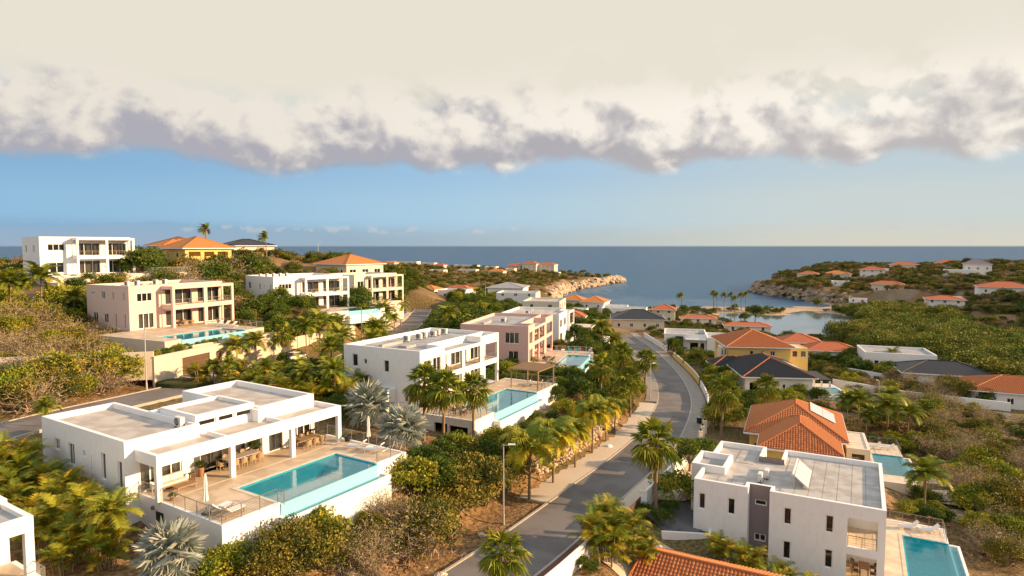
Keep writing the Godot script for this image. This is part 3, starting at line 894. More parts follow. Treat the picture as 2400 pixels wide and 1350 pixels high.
# group: kind, label, then x, z and height of each plant
const PLANTS := {
"": [
["fan", "tall fan palm inside the lower right villa garden wall", 13.7, -59.6, 8.6],
["fan", "fan palm crown rising from the bottom edge beside the road", -0.6, -39.6, 5.6],
["golden", "nearest golden palm on the gravel verge", 1.7, -61.7, 7.2],
["golden", "second golden palm on the gravel verge", 4.4, -66.8, 7],
["golden", "third and shortest golden palm on the gravel verge", 7.3, -72.5, 5.9],
["golden", "fourth golden palm on the gravel verge", 10.1, -78.9, 6.8],
["golden", "farthest golden palm on the gravel verge", 12.7, -84.8, 6.2],
["golden", "small golden palm behind the gravel verge row", 14.8, -90.7, 5],
["fan", "fan palm on the verge left of the road bend", 18.9, -100.7, 7.9],
["fan", "fan palm beside the street light at the road bend", 25.8, -122.7, 8.4],
["fan", "short fan palm behind the verge fan palm", 16.7, -96.8, 5],
["fan", "tall fan palm in front of the terracotta roof", 29.3, -88, 8.8],
["fan", "short palm beside the tall one before the terracotta roof", 29.5, -92.2, 4.6],
["fan", "short bushy palm between hedge and terracotta roof", 35.8, -100.8, 4.2],
["fan", "fan palm with thick trunk before the middle villa pool", -7.3, -66.9, 8],
["fan", "fan palm at the terrace corner of the middle villa", -4.3, -70.2, 7.2],
["fan", "fan palm against the near corner of the middle villa", -9.6, -68.6, 8.2],
["silver", "left silver fan palm beside the middle villa", -15.2, -66, 4.9],
["silver", "right silver fan palm beside the loungers terrace", -10.6, -61.8, 4.8],
["silver", "silver fan palm at the foot of the lower left villa wall", -20.6, -37.4, 3.9],
["feather", "golden green palm between the lower left and middle villas", -20.6, -73.5, 5.4],
["feather", "small palm left of the golden green palm", -24, -73, 4.4],
["feather", "stout palm beside the white courtyard wall", -24.6, -86, 6.6],
["fan", "fan palm before the sand wall left of the white car", -35.4, -98.2, 6.4],
["feather", "left palm of the pair before the garage wall", -38.4, -88.4, 5.2],
["feather", "right palm of the pair before the garage wall", -37.2, -92.2, 5.6],
["feather", "palm cluster leader before the single garage door", -34.2, -113, 7.4],
["feather", "palm left in the cluster before the single garage door", -35.3, -109, 6.4],
["feather", "palm right in the cluster before the single garage door", -32.6, -119, 6.6],
["feather", "palm behind the cluster before the single garage door", -33.2, -116, 6.8],
["feather", "tall coconut palm beside the utility pole", -28, -138.2, 8.4],
["feather", "palm left of the utility pole", -30.7, -134.3, 5.2],
["feather", "low palm right of the tall coconut palm", -27.9, -151.2, 4.8],
["feather", "wide coconut palm right of the upper street", -14.4, -144.4, 7.2],
["feather", "smaller coconut palm right of the upper street", -11.7, -151.7, 5.6],
["fan", "slender fan palm before the orange roofed cream house", -42.2, -241.1, 9],
["feather", "coconut palm before the grey hip roof", -12.4, -231.2, 7],
["feather", "large coconut palm beside the garden pavilion", 21.2, -148.6, 7.6],
["feather", "small palm in the planting below the salmon villa pool", -45.8, -77.4, 3.6],
["feather", "bushy palm where the garage drive meets the street", -36.7, -77.8, 3.6],
["feather", "low palm beside the street behind the lower left villa", -42.9, -58.1, 2.8],
["feather", "large palm at the left edge below the hilltop villa", -73.5, -93.5, 7.4],
["feather", "palm beside the white hilltop villa wall", -70.5, -95.5, 8.6],
["feather", "smaller palm right of the hilltop villa palms", -66.5, -97, 6],
["feather", "leftmost palm cut by the picture edge below the hilltop", -76.5, -90, 8.2],
["wind", "windblown palm on the skyline behind the orange roof", -84, -176, 9.6],
["wind", "windblown palm on the ridge against the sea", -70.5, -184, 7],
["wind", "lone windblown palm left on the beach", 86.8, -326.6, 9],
["wind", "leaning beach palm left in the group", 102.9, -325.5, 11],
["wind", "tall beach palm beside the leaning one", 103.6, -322.2, 10.5],
["wind", "third beach palm from the leaning palm", 109.5, -329.1, 9.5],
["wind", "fourth beach palm from the leaning palm", 112.3, -326.3, 10],
["wind", "fifth beach palm from the leaning palm", 113.3, -324, 9],
["wind", "sixth beach palm from the leaning palm", 118.9, -330.7, 9.2],
["wind", "rightmost beach palm in the group", 119.6, -325.9, 10.2],
["feather", "big coconut palm beside the lower right loungers", 45.3, -68.6, 6.4],
["feather", "palm right of the terracotta house annex", 59.4, -99.6, 6.8],
["feather", "palm behind the terracotta house annex", 57.6, -104.9, 6.2],
["feather", "palm touching the terracotta roof corner", 56.6, -106.5, 5.4],
["feather", "low palm between the terracotta house palms", 56.5, -100.4, 4.2],
["feather", "palm before the white flat bungalow in the valley", 99.8, -166.3, 6],
["fan", "bushy palm by the red roof above the beach", 112.8, -432.3, 5],
["feather", "palm behind the stout palm at the courtyard wall", -24.5, -92, 7],
["feather", "palm between the courtyard and the upper street", -21, -96, 6.4],
["fan", "fan palm behind the middle villa side wall", -18.5, -90, 7],
["feather", "tall palm right of the upper street below the coconut palms", -22, -104, 7.5],
["fan", "fan palm on the bank left of the verge fan palm", 13.5, -96, 7.4],
["fan", "fan palm behind the bend street light", 21, -122, 8],
["feather", "coconut palm left where the road disappears", 23.5, -146, 7],
["fan", "fan palm left of the dark roofed bungalow wall", 40.5, -101, 7.4],
["feather", "palm below the dark roofed bungalow pool", 61, -97, 6.2],
["feather", "palm on the slope below the bungalow terrace", 66, -110, 5.6],
["fan", "fan palm beside the dark car", -31.6, -136, 7.6],
["feather", "coconut palm before the long garage wall", -29.4, -168, 8],
["feather", "single stemmed palm with pale trunk in front of the lower left palm row", -25.6, -39.8, 4.4],
["clump", "left palm clump beside the forecourt gate", 7, -49.5, 4.2],
["clump", "right palm clump beside the forecourt gate", 8.6, -50.2, 4.4],
["clump", "front palm clump beside the forecourt gate", 7.5, -48.3, 3.8],
["clump", "low palm clump by the courtyard wall", 10.2, -49.7, 3],
["shrub", "leafy shrub under the lower right villa openings", 28.2, -46.8, 2.6],
["lime", "round yellow green tree on the dry slope beside the street light", -47.4, -75, 4.6],
["lime", "bright green bush at the left edge above the street", -50.8, -63.7, 4.4],
["tree", "dark round tree on the ridge beside the lone street light", -58, -222, 9],
["clump", "low palm clump behind the left end of the rear roof", -38.3, -77.7, 3.4],
["feather", "young palm behind the middle of the rear roof", -34.8, -78, 3.8],
["clump", "palm clump right behind the rear roof parapet", -31.1, -74.8, 3.2],
["feather", "young palm left of the courtyard wall", -30.1, -77.4, 4],
["clump", "palm clump by the courtyard wall corner", -25.8, -72.3, 3.6],
["feather", "young palm before the courtyard wall", -26.2, -78.4, 4.2],
["clump", "palm clump behind the porch end roof", -22.1, -71.7, 3.4],
["feather", "young golden palm behind the porch end", -22.3, -76.8, 4.4],
["clump", "palm clump beside the left silver palm", -18.7, -72.9, 3.8],
["feather", "young palm under the left silver palm", -16.7, -70.3, 3.6],
["lime", "small leafy tree in the gravel garden", 16.2, -61.8, 3.4],
["shrub", "round clipped shrub in the gravel garden", 15.2, -59.8, 1.5],
["shrub", "round dark shrub beside the paved forecourt", 13.8, -57.2, 1.6],
["shrub", "dark shrub inside the street wall", 12.3, -57.8, 1.6],
["lime", "shrub against the villa wall in the gravel garden", 18, -64.2, 2],
["tree", "rounded tree beside the lower right roof corner", 20.5, -72.4, 4.2],
["tree", "dark tree before the terracotta house porch", 23, -75.2, 3.6],
["shrub", "small round shrub in the bottom gravel garden", 5.2, -46.7, 1.1],
["shrub", "second small round shrub in the bottom gravel garden", 6, -46.2, 1],
["tree", "left flowering tree before the white modern house", 45, -176.1, 5],
["tree", "right flowering tree before the white modern house", 55.6, -188, 5.4],
["olive", "broad dark green thorn tree on the right slope", 64.3, -85, 4.2],
["olive", "large olive tree at the right edge by the column", 55.2, -70.8, 5],
["tree", "big bushy tree on the islet in the lagoon", 113.4, -296.7, 8],
["tree", "low bush beside the bushy islet tree", 105.8, -289.5, 5],
["tree", "low bushy tree at the end of the sand spit", 164.5, -343.6, 5]],
"palm row beside the lower left villa": [
["clump", "palm clump at the left edge under the lower left villa street corner", -38.7, -47.9, 3.4],
["clump", "second palm clump along the lower left villa wall from the street", -37, -47.1, 3.6],
["clump", "third palm clump along the lower left villa wall from the street", -35, -46.3, 3.4],
["clump", "fourth palm clump along the lower left villa wall from the street", -32.8, -45.2, 3.6],
["clump", "fifth palm clump along the lower left villa wall from the street", -30.6, -43.9, 3.4],
["clump", "palm clump nearest the silver fan palm by the lower left villa wall", -28.4, -42.5, 3.6],
["clump", "second palm clump from the left edge in the outer row", -34.8, -44.6, 3.2],
["clump", "third palm clump in the outer row before the lower left villa", -32, -42.9, 3.4],
["clump", "fourth palm clump in the outer row before the lower left villa", -29.4, -41.2, 3.4],
["clump", "palm clump behind the single stemmed pale trunked palm", -27.4, -40.1, 3.2],
["clump", "palm clump at the left edge in the outer row", -36.6, -45.4, 3.4],
["clump", "palm clump at the bottom between pale trunked and silver palms", -25.6, -39.1, 3],
["clump", "low palm at the bottom left beside the corner villa", -27.7, -38.3, 2.2],
["clump", "palm clump just beyond the corner villa column", -30.5, -40.2, 3]],
"palm clumps under the lower right villa": [
["clump", "middle dark palm clump under the lower right villa wall", 19.6, -51.6, 2.8],
["clump", "right middle dark palm clump under the lower right villa wall", 21.8, -50.4, 3],
["clump", "right dark palm clump under the lower right villa wall", 24.2, -49.2, 2.8],
["clump", "left dark palm clump under the lower right villa wall", 17.6, -52.4, 2.4],
["clump", "farthest right dark palm clump under the lower right villa wall", 26.6, -47.6, 2.4]],
"palm clumps behind the lower left villa": [
["clump", "leftmost but one green palm clump behind the lower left villa roof", -36.6, -84.8, 3],
["clump", "nearest middle green palm clump behind the lower left villa roof", -31.4, -78.8, 3.2],
["clump", "right front green palm clump behind the lower left villa roof", -28.3, -74.9, 3],
["clump", "farthest right green palm clump behind the lower left villa roof", -25.8, -74.9, 2.6],
["clump", "leftmost green palm clump behind the lower left villa roof", -37.2, -81, 2.6],
["clump", "frontmost green palm clump behind the lower left villa roof", -29.5, -72.7, 2.6],
["clump", "rear right green palm clump behind the lower left villa roof", -29.8, -81, 2.8]],
"palm clumps left of the silver palms": [
["clump", "nearest dark palm clump between the lower left roof and silver palms", -17.9, -74.5, 3.4],
["clump", "left dark palm clump between the lower left roof and silver palms", -19.4, -75.6, 3.2],
["clump", "rear dark palm clump between the lower left roof and silver palms", -18.9, -79.9, 3.6]],
"scrub below the lower left pool": [
["olive", "big yellow olive shrub tree at the bottom below the pool", -14.5, -41.2, 4.2],
["olive", "olive shrub at the bottom left under the pool wall", -15.6, -39.7, 3.6],
["olive", "olive shrub right beside the big bottom one", -12.8, -42.7, 3.8],
["lime", "sparse leafy shrub against the catch basin wall", -13.5, -43.9, 3],
["twig", "grey bush at the bottom beside the olive shrubs", -11.2, -43.9, 3.4],
["twig", "grey bush before the pale boulder", -9.9, -45.9, 3.2],
["twig", "small grey bush cut by the bottom edge", -10.1, -43.6, 2.6],
["olive", "dry thorn tree with a pale leaning trunk by the kerb", -6.6, -48.3, 4.6],
["twig", "bare grey crown beside the thorn tree", -7.7, -47.8, 4.4],
["twig", "grey bush behind the thorn tree", -9, -48.6, 3],
["olive", "olive shrub behind the thorn tree", -6.6, -50.8, 3.8],
["olive", "large olive tree mass left of the street light", -5, -54.7, 4.6],
["olive", "largest olive tree just left of the street light", -2.6, -58.4, 5.2],
["olive", "olive tree behind the street light", -0.6, -62.5, 4.2],
["tree", "dark leafy tree right of the pool wall end", -6.5, -54.7, 4],
["lime", "bright yellow green shrub at the pool wall end", -8.5, -53.1, 3.4],
["olive", "olive tree behind the large olive mass", -4.6, -58.1, 4.2],
["shrub", "dark shrub below the middle villa terrace", -2.2, -63.4, 3.4],
["shrub", "dark shrub above the rubble wall", 0.2, -65.5, 3],
["twig", "low grey bush at the foot of the pool wall", -9.9, -49, 2.6],
["olive", "low olive bush under the pool wall", -10.6, -47, 2.4],
["lime", "yellow green shrub left of the terrace corner", -18.5, -38.3, 2.6],
["lime", "yellow shrub right at the terrace corner", -17.7, -39.4, 2.2],
["shrub", "shrub below the loungers terrace", -6.7, -61.9, 2.8],
["shrub", "shrub under the right silver palm", -7.9, -57.8, 2.6]],
"small bushes below the pool": [
["lime", "large yellow green bush just right of the pool wall", -8.8, -46.7, 1.8],
["lime", "small yellow green bush just behind the pool wall", -11.3, -47.9, 1.1],
["olive", "mid sized olive thorn bush just left of the pool wall", -13.3, -43.4, 1.3],
["twig", "large grey dry bush just left of the foreground street light", -5.8, -53, 1.9],
["olive", "small olive thorn bush just in front of the pool wall", -11.2, -43.9, 1.1],
["lime", "small yellow green shrub just behind the pool wall", -12.9, -45.3, 1.2],
["twig", "small grey dry bush just right of the pool wall", -7.8, -48.2, 1.1],
["olive", "small olive thorn bush right of the pool wall", -7, -50.8, 1],
["lime", "large yellow green bush just left of the pool wall", -15.1, -40.9, 1.8],
["lime", "small yellow green bush right of the pool wall", -9, -50.3, 1],
["lime", "large yellow green shrub just right of the pool wall", -10.7, -45.7, 1.6]],
"shrubs on the bank before the middle villa": [
["shrub", "small dark green shrub just behind the golden palms", 1.5, -74.3, 1.5],
["shrub", "small dark green shrub right of the middle villa pool", 8.6, -82.8, 1.6],
["lime", "mid sized yellow green bush just in front of the middle villa terrace corner", -2.5, -67.6, 1.9],
["shrub", "mid sized dark green shrub just right of the middle villa terrace corner", -0.5, -68.6, 1.8],
["lime", "large yellow green bush just right of the middle villa pool", 7.2, -80, 2.6],
["lime", "mid sized yellow green bush just left of the golden palms", 1.5, -70.7, 2],
["shrub", "large dark green shrub just right of the middle villa terrace corner", 0.5, -66.8, 2.3],
["lime", "large yellow green bush just in front of the middle villa terrace corner", -1.3, -64.8, 2.7],
["lime", "mid sized yellow green bush just in front of the middle villa pool", 4, -75.7, 2.1],
["olive", "mid sized olive thorn bush right of the pergola", 11, -89, 1.9],
["shrub", "small dark green shrub left of the verge fan palm", 13.5, -93.2, 1.6],
["shrub", "mid sized dark green shrub right of the middle villa pool", 7.9, -85.6, 2.2],
["shrub", "mid sized dark green shrub just in front of the middle villa pool", 3, -77.8, 1.9],
["shrub", "large dark green shrub just left of the verge fan palm", 13.4, -95.7, 2.5],
["olive", "large olive thorn bush in front of the middle villa terrace corner", -3.4, -63.4, 2.4],
["lime", "mid sized yellow green bush right of the pergola", 10, -87.7, 1.8],
["lime", "large yellow green shrub just in front of the middle villa terrace corner", -5.8, -64.8, 2.5],
["shrub", "small dark green shrub just right of the middle villa pool", 5.1, -79.6, 1.5],
["olive", "mid sized olive thorn bush just in front of the middle villa terrace corner", -4.4, -66, 2],
["shrub", "small dark leafy shrub just right of the middle villa pool", 6.3, -77.9, 1.4],
["lime", "large yellow green shrub just right of the middle villa pool", 6.8, -83, 2.6],
["lime", "mid sized yellow green bush just behind the golden palms", 4.6, -73.9, 2.2],
["olive", "mid sized olive thorn bush just behind the golden palms", 3.4, -72.3, 1.9],
["shrub", "small dark leafy shrub left of the verge fan palm", 11.4, -91.2, 1.7],
["lime", "large yellow green bush just right of the middle villa terrace corner", -2, -69.5, 2.3],
["olive", "large olive thorn bush just right of the middle villa terrace corner", -0.4, -70.3, 2.3],
["shrub", "large dark green shrub just in front of the middle villa pool", 5.7, -76, 2.7],
["lime", "large yellow green bush in front of the verge fan palm", 12.5, -89.9, 2.8],
["lime", "mid sized yellow green bush right of the middle villa pool", 9.6, -85.1, 1.9],
["olive", "small olive thorn bush just in front of the middle villa pool", 1.9, -76.3, 1.7]],
"trees right of the pergola": [
["shrub", "small dark green shrub right of the pergola", 6.4, -88.6, 2.5],
["shrub", "large dark green shrub just behind the verge fan palm", 13.1, -98, 3.4],
["tree", "mid sized leafy tree just in front of the pink villa pool", 9.5, -116.1, 2.8],
["shrub", "mid sized dark green shrub right of the pink villa pool", 13.3, -112.4, 2.7],
["tree", "small leafy tree right of the pergola", 7, -92, 2.6],
["tree", "large leafy tree left of the verge fan palm", 9.7, -101, 3.4],
["tree", "large leafy tree just left of the pink villa pool", 8.7, -119.8, 3.4],
["shrub", "small dark leafy shrub right of the pergola", 7.1, -97.6, 2.6],
["tree", "small leafy tree just left of the pink villa pool", 7.9, -122, 2.4],
["tree", "large leafy tree just right of the pink villa pool", 13.8, -115, 3.2],
["shrub", "small dark green shrub right of the pink villa", 7, -103.1, 2.3],
["tree", "large leafy green tree just right of the pink villa pool", 12.1, -121.7, 3.5],
["tree", "mid sized leafy tree left of the verge fan palm", 10.7, -93.5, 2.9],
["tree", "mid sized leafy tree in front of the pink villa pool", 10.5, -111.5, 3],
["shrub", "small dark leafy shrub right of the pink villa", 7.4, -100.7, 2.6],
["shrub", "large dark green shrub right of the pergola", 10, -90.8, 3.6],
["tree", "small leafy tree behind the verge fan palm", 14.8, -108.3, 2.5],
["shrub", "large dark green shrub just right of the pink villa", 7.2, -113, 3.5],
["shrub", "large dark green shrub left of the verge fan palm", 10.5, -97.4, 3.3],
["shrub", "mid sized dark green shrub just behind the verge fan palm", 15, -105.4, 3]],
"bushes left of the road bend": [
["lime", "large yellow green bush right of the verge fan palm", 19.6, -108.7, 2.6],
["olive", "small olive thorn bush behind the bend street light", 21.1, -130.3, 1.6],
["lime", "small yellow green bush well right of the white villa behind the pink one", 25.3, -138.3, 1.7],
["twig", "small grey dry bush left of the bend street light", 24.3, -125, 1.6],
["lime", "mid sized yellow green bush well right of the garden pavilion", 27.2, -149.7, 2.2],
["olive", "small olive thorn bush just left of the bend street light", 21.5, -120.2, 1.5],
["olive", "small olive thorn bush right of the verge fan palm", 19.8, -106.5, 1.6],
["lime", "large yellow green bush just left of the bend street light", 21.1, -115.2, 2.8],
["twig", "large grey dry bush right of the pink villa pool", 16.2, -123.2, 2.9],
["lime", "mid sized yellow green bush left of the bend street light", 20.9, -124.2, 2.4],
["twig", "small grey dry bush well right of the garden pavilion", 28.5, -155.4, 1.5],
["olive", "large olive thorn bush just right of the verge fan palm", 18.2, -104.6, 3],
["olive", "mid sized olive thorn bush behind the bend street light", 25.9, -133.9, 2.1],
["olive", "small olive shrub just left of the bend street light", 21.7, -117.8, 1.4],
["twig", "small grey dry bush right of the pink villa pool", 16, -110.8, 1.7],
["lime", "large yellow green bush behind the verge fan palm", 17.6, -108.4, 2.5],
["olive", "small olive thorn bush just behind the verge fan palm", 15.7, -103.3, 1.6],
["olive", "large olive thorn bush just left of the bend street light", 23.7, -121.3, 2.7],
["olive", "large olive thorn bush left of the bend street light", 20.5, -111.2, 2.6],
["lime", "mid sized yellow green bush behind the verge fan palm", 14.8, -108.7, 2],
["lime", "large yellow green bush right of the pink villa pool", 17.9, -124.2, 2.9],
["lime", "large yellow green shrub just left of the bend street light", 23.5, -118.8, 2.8]],
"greenery between the middle and pink villas": [
["lime", "large yellow green bush left of the pink villa", -1.3, -105.8, 3.4],
["shrub", "large dark green shrub just left of the pink villa", -0.3, -112.7, 3.3],
["lime", "large yellow green bush just left of the pink villa", 2.7, -114.6, 3.5],
["lime", "mid sized yellow green bush just left of the pink villa", 0.1, -115.8, 3.1],
["lime", "large yellow green shrub left of the pink villa", 0.7, -105.8, 3.4],
["shrub", "small dark green shrub just left of the pink villa", 1.9, -117.7, 2.6],
["shrub", "small dark leafy shrub just left of the pink villa", 0.4, -109.2, 2.5]],
"trees behind the pink villa pool": [
["shrub", "large dark green shrub right of the beige villa", 19.3, -182.1, 4.2],
["shrub", "large dark green shrub well right of the beige villa", 24.7, -176.7, 4.2],
["tree", "mid sized leafy tree well right of the beige villa", 26.4, -218, 3.7],
["shrub", "large dark leafy shrub well right of the beige villa", 27.4, -222, 4.6],
["tree", "large leafy tree well right of the beige villa", 33.2, -235.8, 4.1],
["shrub", "small dark green shrub right of the white villa behind the pink one", 21, -147.3, 3.2],
["shrub", "mid sized dark green shrub well right of the beige villa", 19.4, -217.2, 3.8],
["tree", "large leafy green tree well right of the beige villa", 24.3, -212.1, 4.3],
["shrub", "small dark green shrub right of the garden pavilion", 24, -151.6, 3],
["shrub", "large dark green shrub well right of the garden pavilion", 28, -210.8, 4.4],
["tree", "small leafy tree behind the white villa behind the pink one", 13, -148.7, 3],
["shrub", "small dark leafy shrub right of the garden pavilion", 16.6, -169.9, 2.8],
["shrub", "small dark green shrub well right of the beige villa", 16.3, -175, 2.8],
["shrub", "mid sized dark green shrub well right of the far end of the upper street", 28.6, -248.5, 3.4],
["tree", "large leafy tree right of the white villa behind the pink one", 17.3, -148, 4.1],
["tree", "mid sized leafy green tree well right of the beige villa", 19.4, -223.7, 3.3],
["shrub", "small dark leafy shrub well right of the beige villa", 20.2, -177.7, 2.8],
["tree", "small leafy tree well right of the garden pavilion", 19.8, -170.8, 3],
["tree", "large leafy tree well right of the far end of the upper street", 27.8, -301.4, 4.1],
["shrub", "small dark green shrub well right of the far end of the upper street", 25.2, -258.1, 2.8],
["shrub", "mid sized dark leafy shrub well right of the far end of the upper street", 36.2, -285, 3.9],
["tree", "mid sized leafy tree well right of the far end of the upper street", 22.2, -219.4, 3.5],
["tree", "mid sized leafy green tree well right of the far end of the upper street", 23.8, -223.7, 3.9],
["tree", "large leafy tree right of the garden pavilion", 14.8, -151.4, 4.4],
["tree", "mid sized leafy tree behind the garden pavilion", 33.9, -265.6, 3.9],
["shrub", "small dark leafy shrub well right of the far end of the upper street", 35.9, -259, 3],
["tree", "mid sized leafy tree well right of the garden pavilion", 40.8, -273.7, 3.9],
["shrub", "mid sized dark green shrub just right of the beige villa", 16.5, -185, 3.7],
["shrub", "large dark green shrub well right of the far end of the upper street", 29.7, -243.2, 4],
["tree", "small leafy tree well right of the far end of the upper street", 39.3, -263.8, 2.9],
["tree", "large leafy green tree well right of the far end of the upper street", 41.5, -280.7, 4.1],
["tree", "large leafy tree left of the garden pavilion", 13, -166.4, 4.6],
["tree", "large leafy tree well right of the garden pavilion", 30.7, -213.4, 4],
["shrub", "mid sized dark leafy shrub well right of the beige villa", 25.4, -251.8, 3.4]],
"bushes on the slope left of the salmon villa": [
["twig", "small grey dry bush right of the left picture edge", -57.3, -77.5, 2.6],
["olive", "mid sized olive thorn bush right of the left picture edge", -55.4, -82.4, 3.5],
["twig", "large grey dry bush right of the left picture edge", -57.6, -79.8, 3.9],
["twig", "mid sized grey dry bush just right of the left picture edge", -62.8, -85.1, 3],
["twig", "small grey dry bush left of the salmon villa", -63.4, -91.8, 2.9],
["twig", "large grey dry bush behind the street behind the lower left villa", -54.1, -72.5, 4.4],
["twig", "large brown dry bush right of the left picture edge", -55.7, -76.1, 4.2],
["lime", "small yellow green bush just right of the street behind the lower left villa", -47.7, -70.2, 2.7],
["twig", "small grey dry bush just left of the left picture edge", -61.7, -76.7, 2.3],
["twig", "small brown dry bush left of the salmon villa", -58.7, -87.9, 2.7],
["twig", "small grey dry bush in front of the left picture edge", -58, -73, 2.4],
["olive", "mid sized olive thorn bush in front of the left picture edge", -59.8, -74.3, 3.3],
["olive", "mid sized olive thorn bush just right of the hilltop villa palms", -65.9, -92.7, 3.5],
["twig", "large grey dry bush just left of the street behind the lower left villa", -48.3, -63.7, 4.2],
["twig", "large grey dry bush left of the garage wall", -53.7, -80.2, 4.3],
["twig", "large grey dry bush left of the salmon villa", -63.4, -89.3, 4.4],
["lime", "small yellow green bush just left of the street behind the lower left villa", -51, -65.1, 2.6],
["twig", "large grey dry bush just left of the left picture edge", -64.3, -80.5, 4],
["lime", "mid sized yellow green bush just left of the hilltop villa palms", -72, -91.5, 3.3],
["olive", "mid sized olive thorn bush just right of the left picture edge", -60.5, -81, 3.3],
["twig", "mid sized grey dry bush just left of the salmon villa", -61.5, -94.2, 3.3],
["twig", "large grey dry bush just left of the upper street light", -46.8, -73.1, 3.8],
["olive", "large olive thorn bush just left of the street behind the lower left villa", -51.5, -68.2, 4.1],
["olive", "small olive thorn bush just right of the hilltop villa palms", -71.5, -97.7, 2.6],
["lime", "small yellow green bush just left of the hilltop villa palms", -76, -96.4, 2.6],
["twig", "small grey dry bush just behind the upper street light", -47.3, -78.1, 2.8],
["twig", "mid sized grey dry bush right of the left picture edge", -57.8, -82, 3.5],
["twig", "mid sized grey dry bush left of the upper street light", -49.4, -78.9, 3.2],
["lime", "large yellow green bush left of the upper street light", -49.1, -74.5, 3.9],
["olive", "small olive thorn bush left of the street behind the lower left villa", -55.7, -69, 2.2],
["twig", "mid sized grey dry bush just behind the left picture edge", -65.7, -85.5, 3.4],
["olive", "large olive shrub just left of the street behind the lower left villa", -53.1, -66.7, 3.9],
["twig", "small grey dry bush just right of the hilltop villa palms", -69.9, -99.7, 2.9],
["lime", "large yellow green bush just right of the hilltop villa palms", -66.9, -95, 4.1],
["olive", "small olive thorn bush just left of the salmon villa", -59, -92.7, 2.8],
["twig", "large grey dry bush right of the street behind the lower left villa", -49.2, -72.1, 4.2],
["twig", "large grey dry bush just right of the hilltop villa palms", -68.4, -93.2, 4.2],
["twig", "mid sized grey dry bush just left of the left picture edge", -66.7, -83.3, 3.1],
["twig", "large grey dry bush just left of the hilltop villa palms", -69.9, -89, 4.3],
["lime", "small yellow green bush in front of the hilltop villa palms", -68, -88.1, 2.9],
["olive", "small olive thorn bush right of the left picture edge", -56.9, -84.3, 2.8],
["olive", "mid sized olive thorn bush just right of the street behind the lower left villa", -47.8, -67.2, 3.5],
["olive", "large olive thorn bush just right of the left picture edge", -59.4, -85.3, 4.1],
["twig", "small grey dry bush left of the upper street light", -52, -77.8, 2.7],
["olive", "mid sized olive thorn bush just left of the street behind the lower left villa", -50.2, -62.8, 3.5],
["olive", "mid sized olive thorn bush just behind the street behind the lower left villa", -49.5, -69, 3.4],
["olive", "mid sized olive thorn bush left of the salmon villa", -63.5, -96.2, 3.4],
["lime", "mid sized yellow green bush just right of the hilltop villa palms", -67.9, -97.3, 3],
["lime", "large yellow green bush behind the street behind the lower left villa", -51.2, -71.2, 4.2],
["olive", "small olive thorn bush left of the salmon villa", -54.6, -85.1, 2.6],
["twig", "mid sized brown dry bush just right of the left picture edge", -65.2, -87.8, 3.2],
["twig", "small grey dry bush right of the hilltop villa palms", -65.3, -97.5, 2.7],
["twig", "mid sized grey dry bush right of the hilltop villa palms", -74.3, -100.8, 3.1],
["twig", "mid sized brown dry bush just left of the salmon villa", -57, -89.6, 3.3],
["lime", "mid sized yellow green bush just right of the left picture edge", -60.4, -83.5, 3.4],
["olive", "mid sized olive shrub left of the salmon villa", -60.9, -88.9, 3.1],
["lime", "small yellow green bush left of the garage wall", -52, -82.3, 2.3],
["lime", "large yellow green bush just left of the upper street light", -45.8, -76.1, 4.2],
["twig", "large grey dry bush just right of the left picture edge", -61.5, -86.9, 4.1],
["lime", "mid sized yellow green bush behind the left picture edge", -68.8, -85.8, 3.5],
["twig", "large grey dry bush just in front of the hilltop villa palms", -67.3, -90.6, 3.9],
["twig", "small grey dry bush left of the street behind the lower left villa", -57.2, -70.9, 2.3],
["olive", "large olive thorn bush just left of the hilltop villa palms", -72.9, -94.6, 3.7],
["olive", "mid sized olive thorn bush left of the hilltop villa palms", -76.8, -99.7, 3.2],
["lime", "large yellow green bush left of the hilltop villa palms", -79.5, -100.1, 4.2],
["olive", "small olive thorn bush right of the hilltop villa palms", -67.4, -100.1, 2.7],
["twig", "mid sized brown dry bush right of the left picture edge", -61.1, -91.2, 3.5],
["twig", "small brown dry bush right of the left picture edge", -56.1, -86.6, 2.8],
["twig", "mid sized grey dry bush well left of the salmon villa", -59.9, -78.6, 3.6],
["olive", "mid sized olive shrub just right of the hilltop villa palms", -69.6, -96.1, 3.1],
["twig", "large brown dry bush behind the street behind the lower left villa", -55.9, -73.7, 4.4],
["olive", "mid sized olive thorn bush left of the upper street light", -52.4, -75.4, 3.4],
["lime", "large yellow green shrub just right of the hilltop villa palms", -70.4, -93.8, 3.7],
["lime", "small yellow green bush left of the street behind the lower left villa", -53.5, -69.3, 2.2]],
"greenery behind the salmon villa": [
["lime", "small yellow green bush right of the hilltop villa palms", -69.1, -100.1, 3.4],
["lime", "mid sized yellow green bush right of the hilltop villa palms", -71.1, -101.2, 3.8],
["lime", "large yellow green bush right of the hilltop villa palms", -72.7, -102.4, 4.2],
["lime", "small yellow green shrub right of the hilltop villa palms", -70.9, -104.1, 3.3],
["tree", "mid sized leafy tree just right of the hilltop villa palms", -68.3, -97.3, 3.6],
["shrub", "small dark green shrub right of the hilltop villa palms", -72.1, -105.9, 3.4],
["lime", "mid sized yellow green shrub right of the hilltop villa palms", -68.7, -102.2, 3.5],
["tree", "large leafy tree right of the hilltop villa palms", -66.8, -99.6, 4.1]],
"planting under the salmon villa pool": [
["shrub", "large dark green shrub left of the white car", -43.6, -102.4, 1.6],
["shrub", "mid sized dark green shrub left of the white car", -44.4, -104, 1.4],
["lime", "small yellow green bush just behind the garage wall", -44.9, -85, 1.2],
["shrub", "mid sized dark green shrub just behind the garage wall", -44.1, -87.2, 1.3],
["shrub", "mid sized dark green shrub behind the garage wall", -43.1, -91.5, 1.5],
["shrub", "large dark green shrub behind the garage wall", -43.3, -88.9, 1.7],
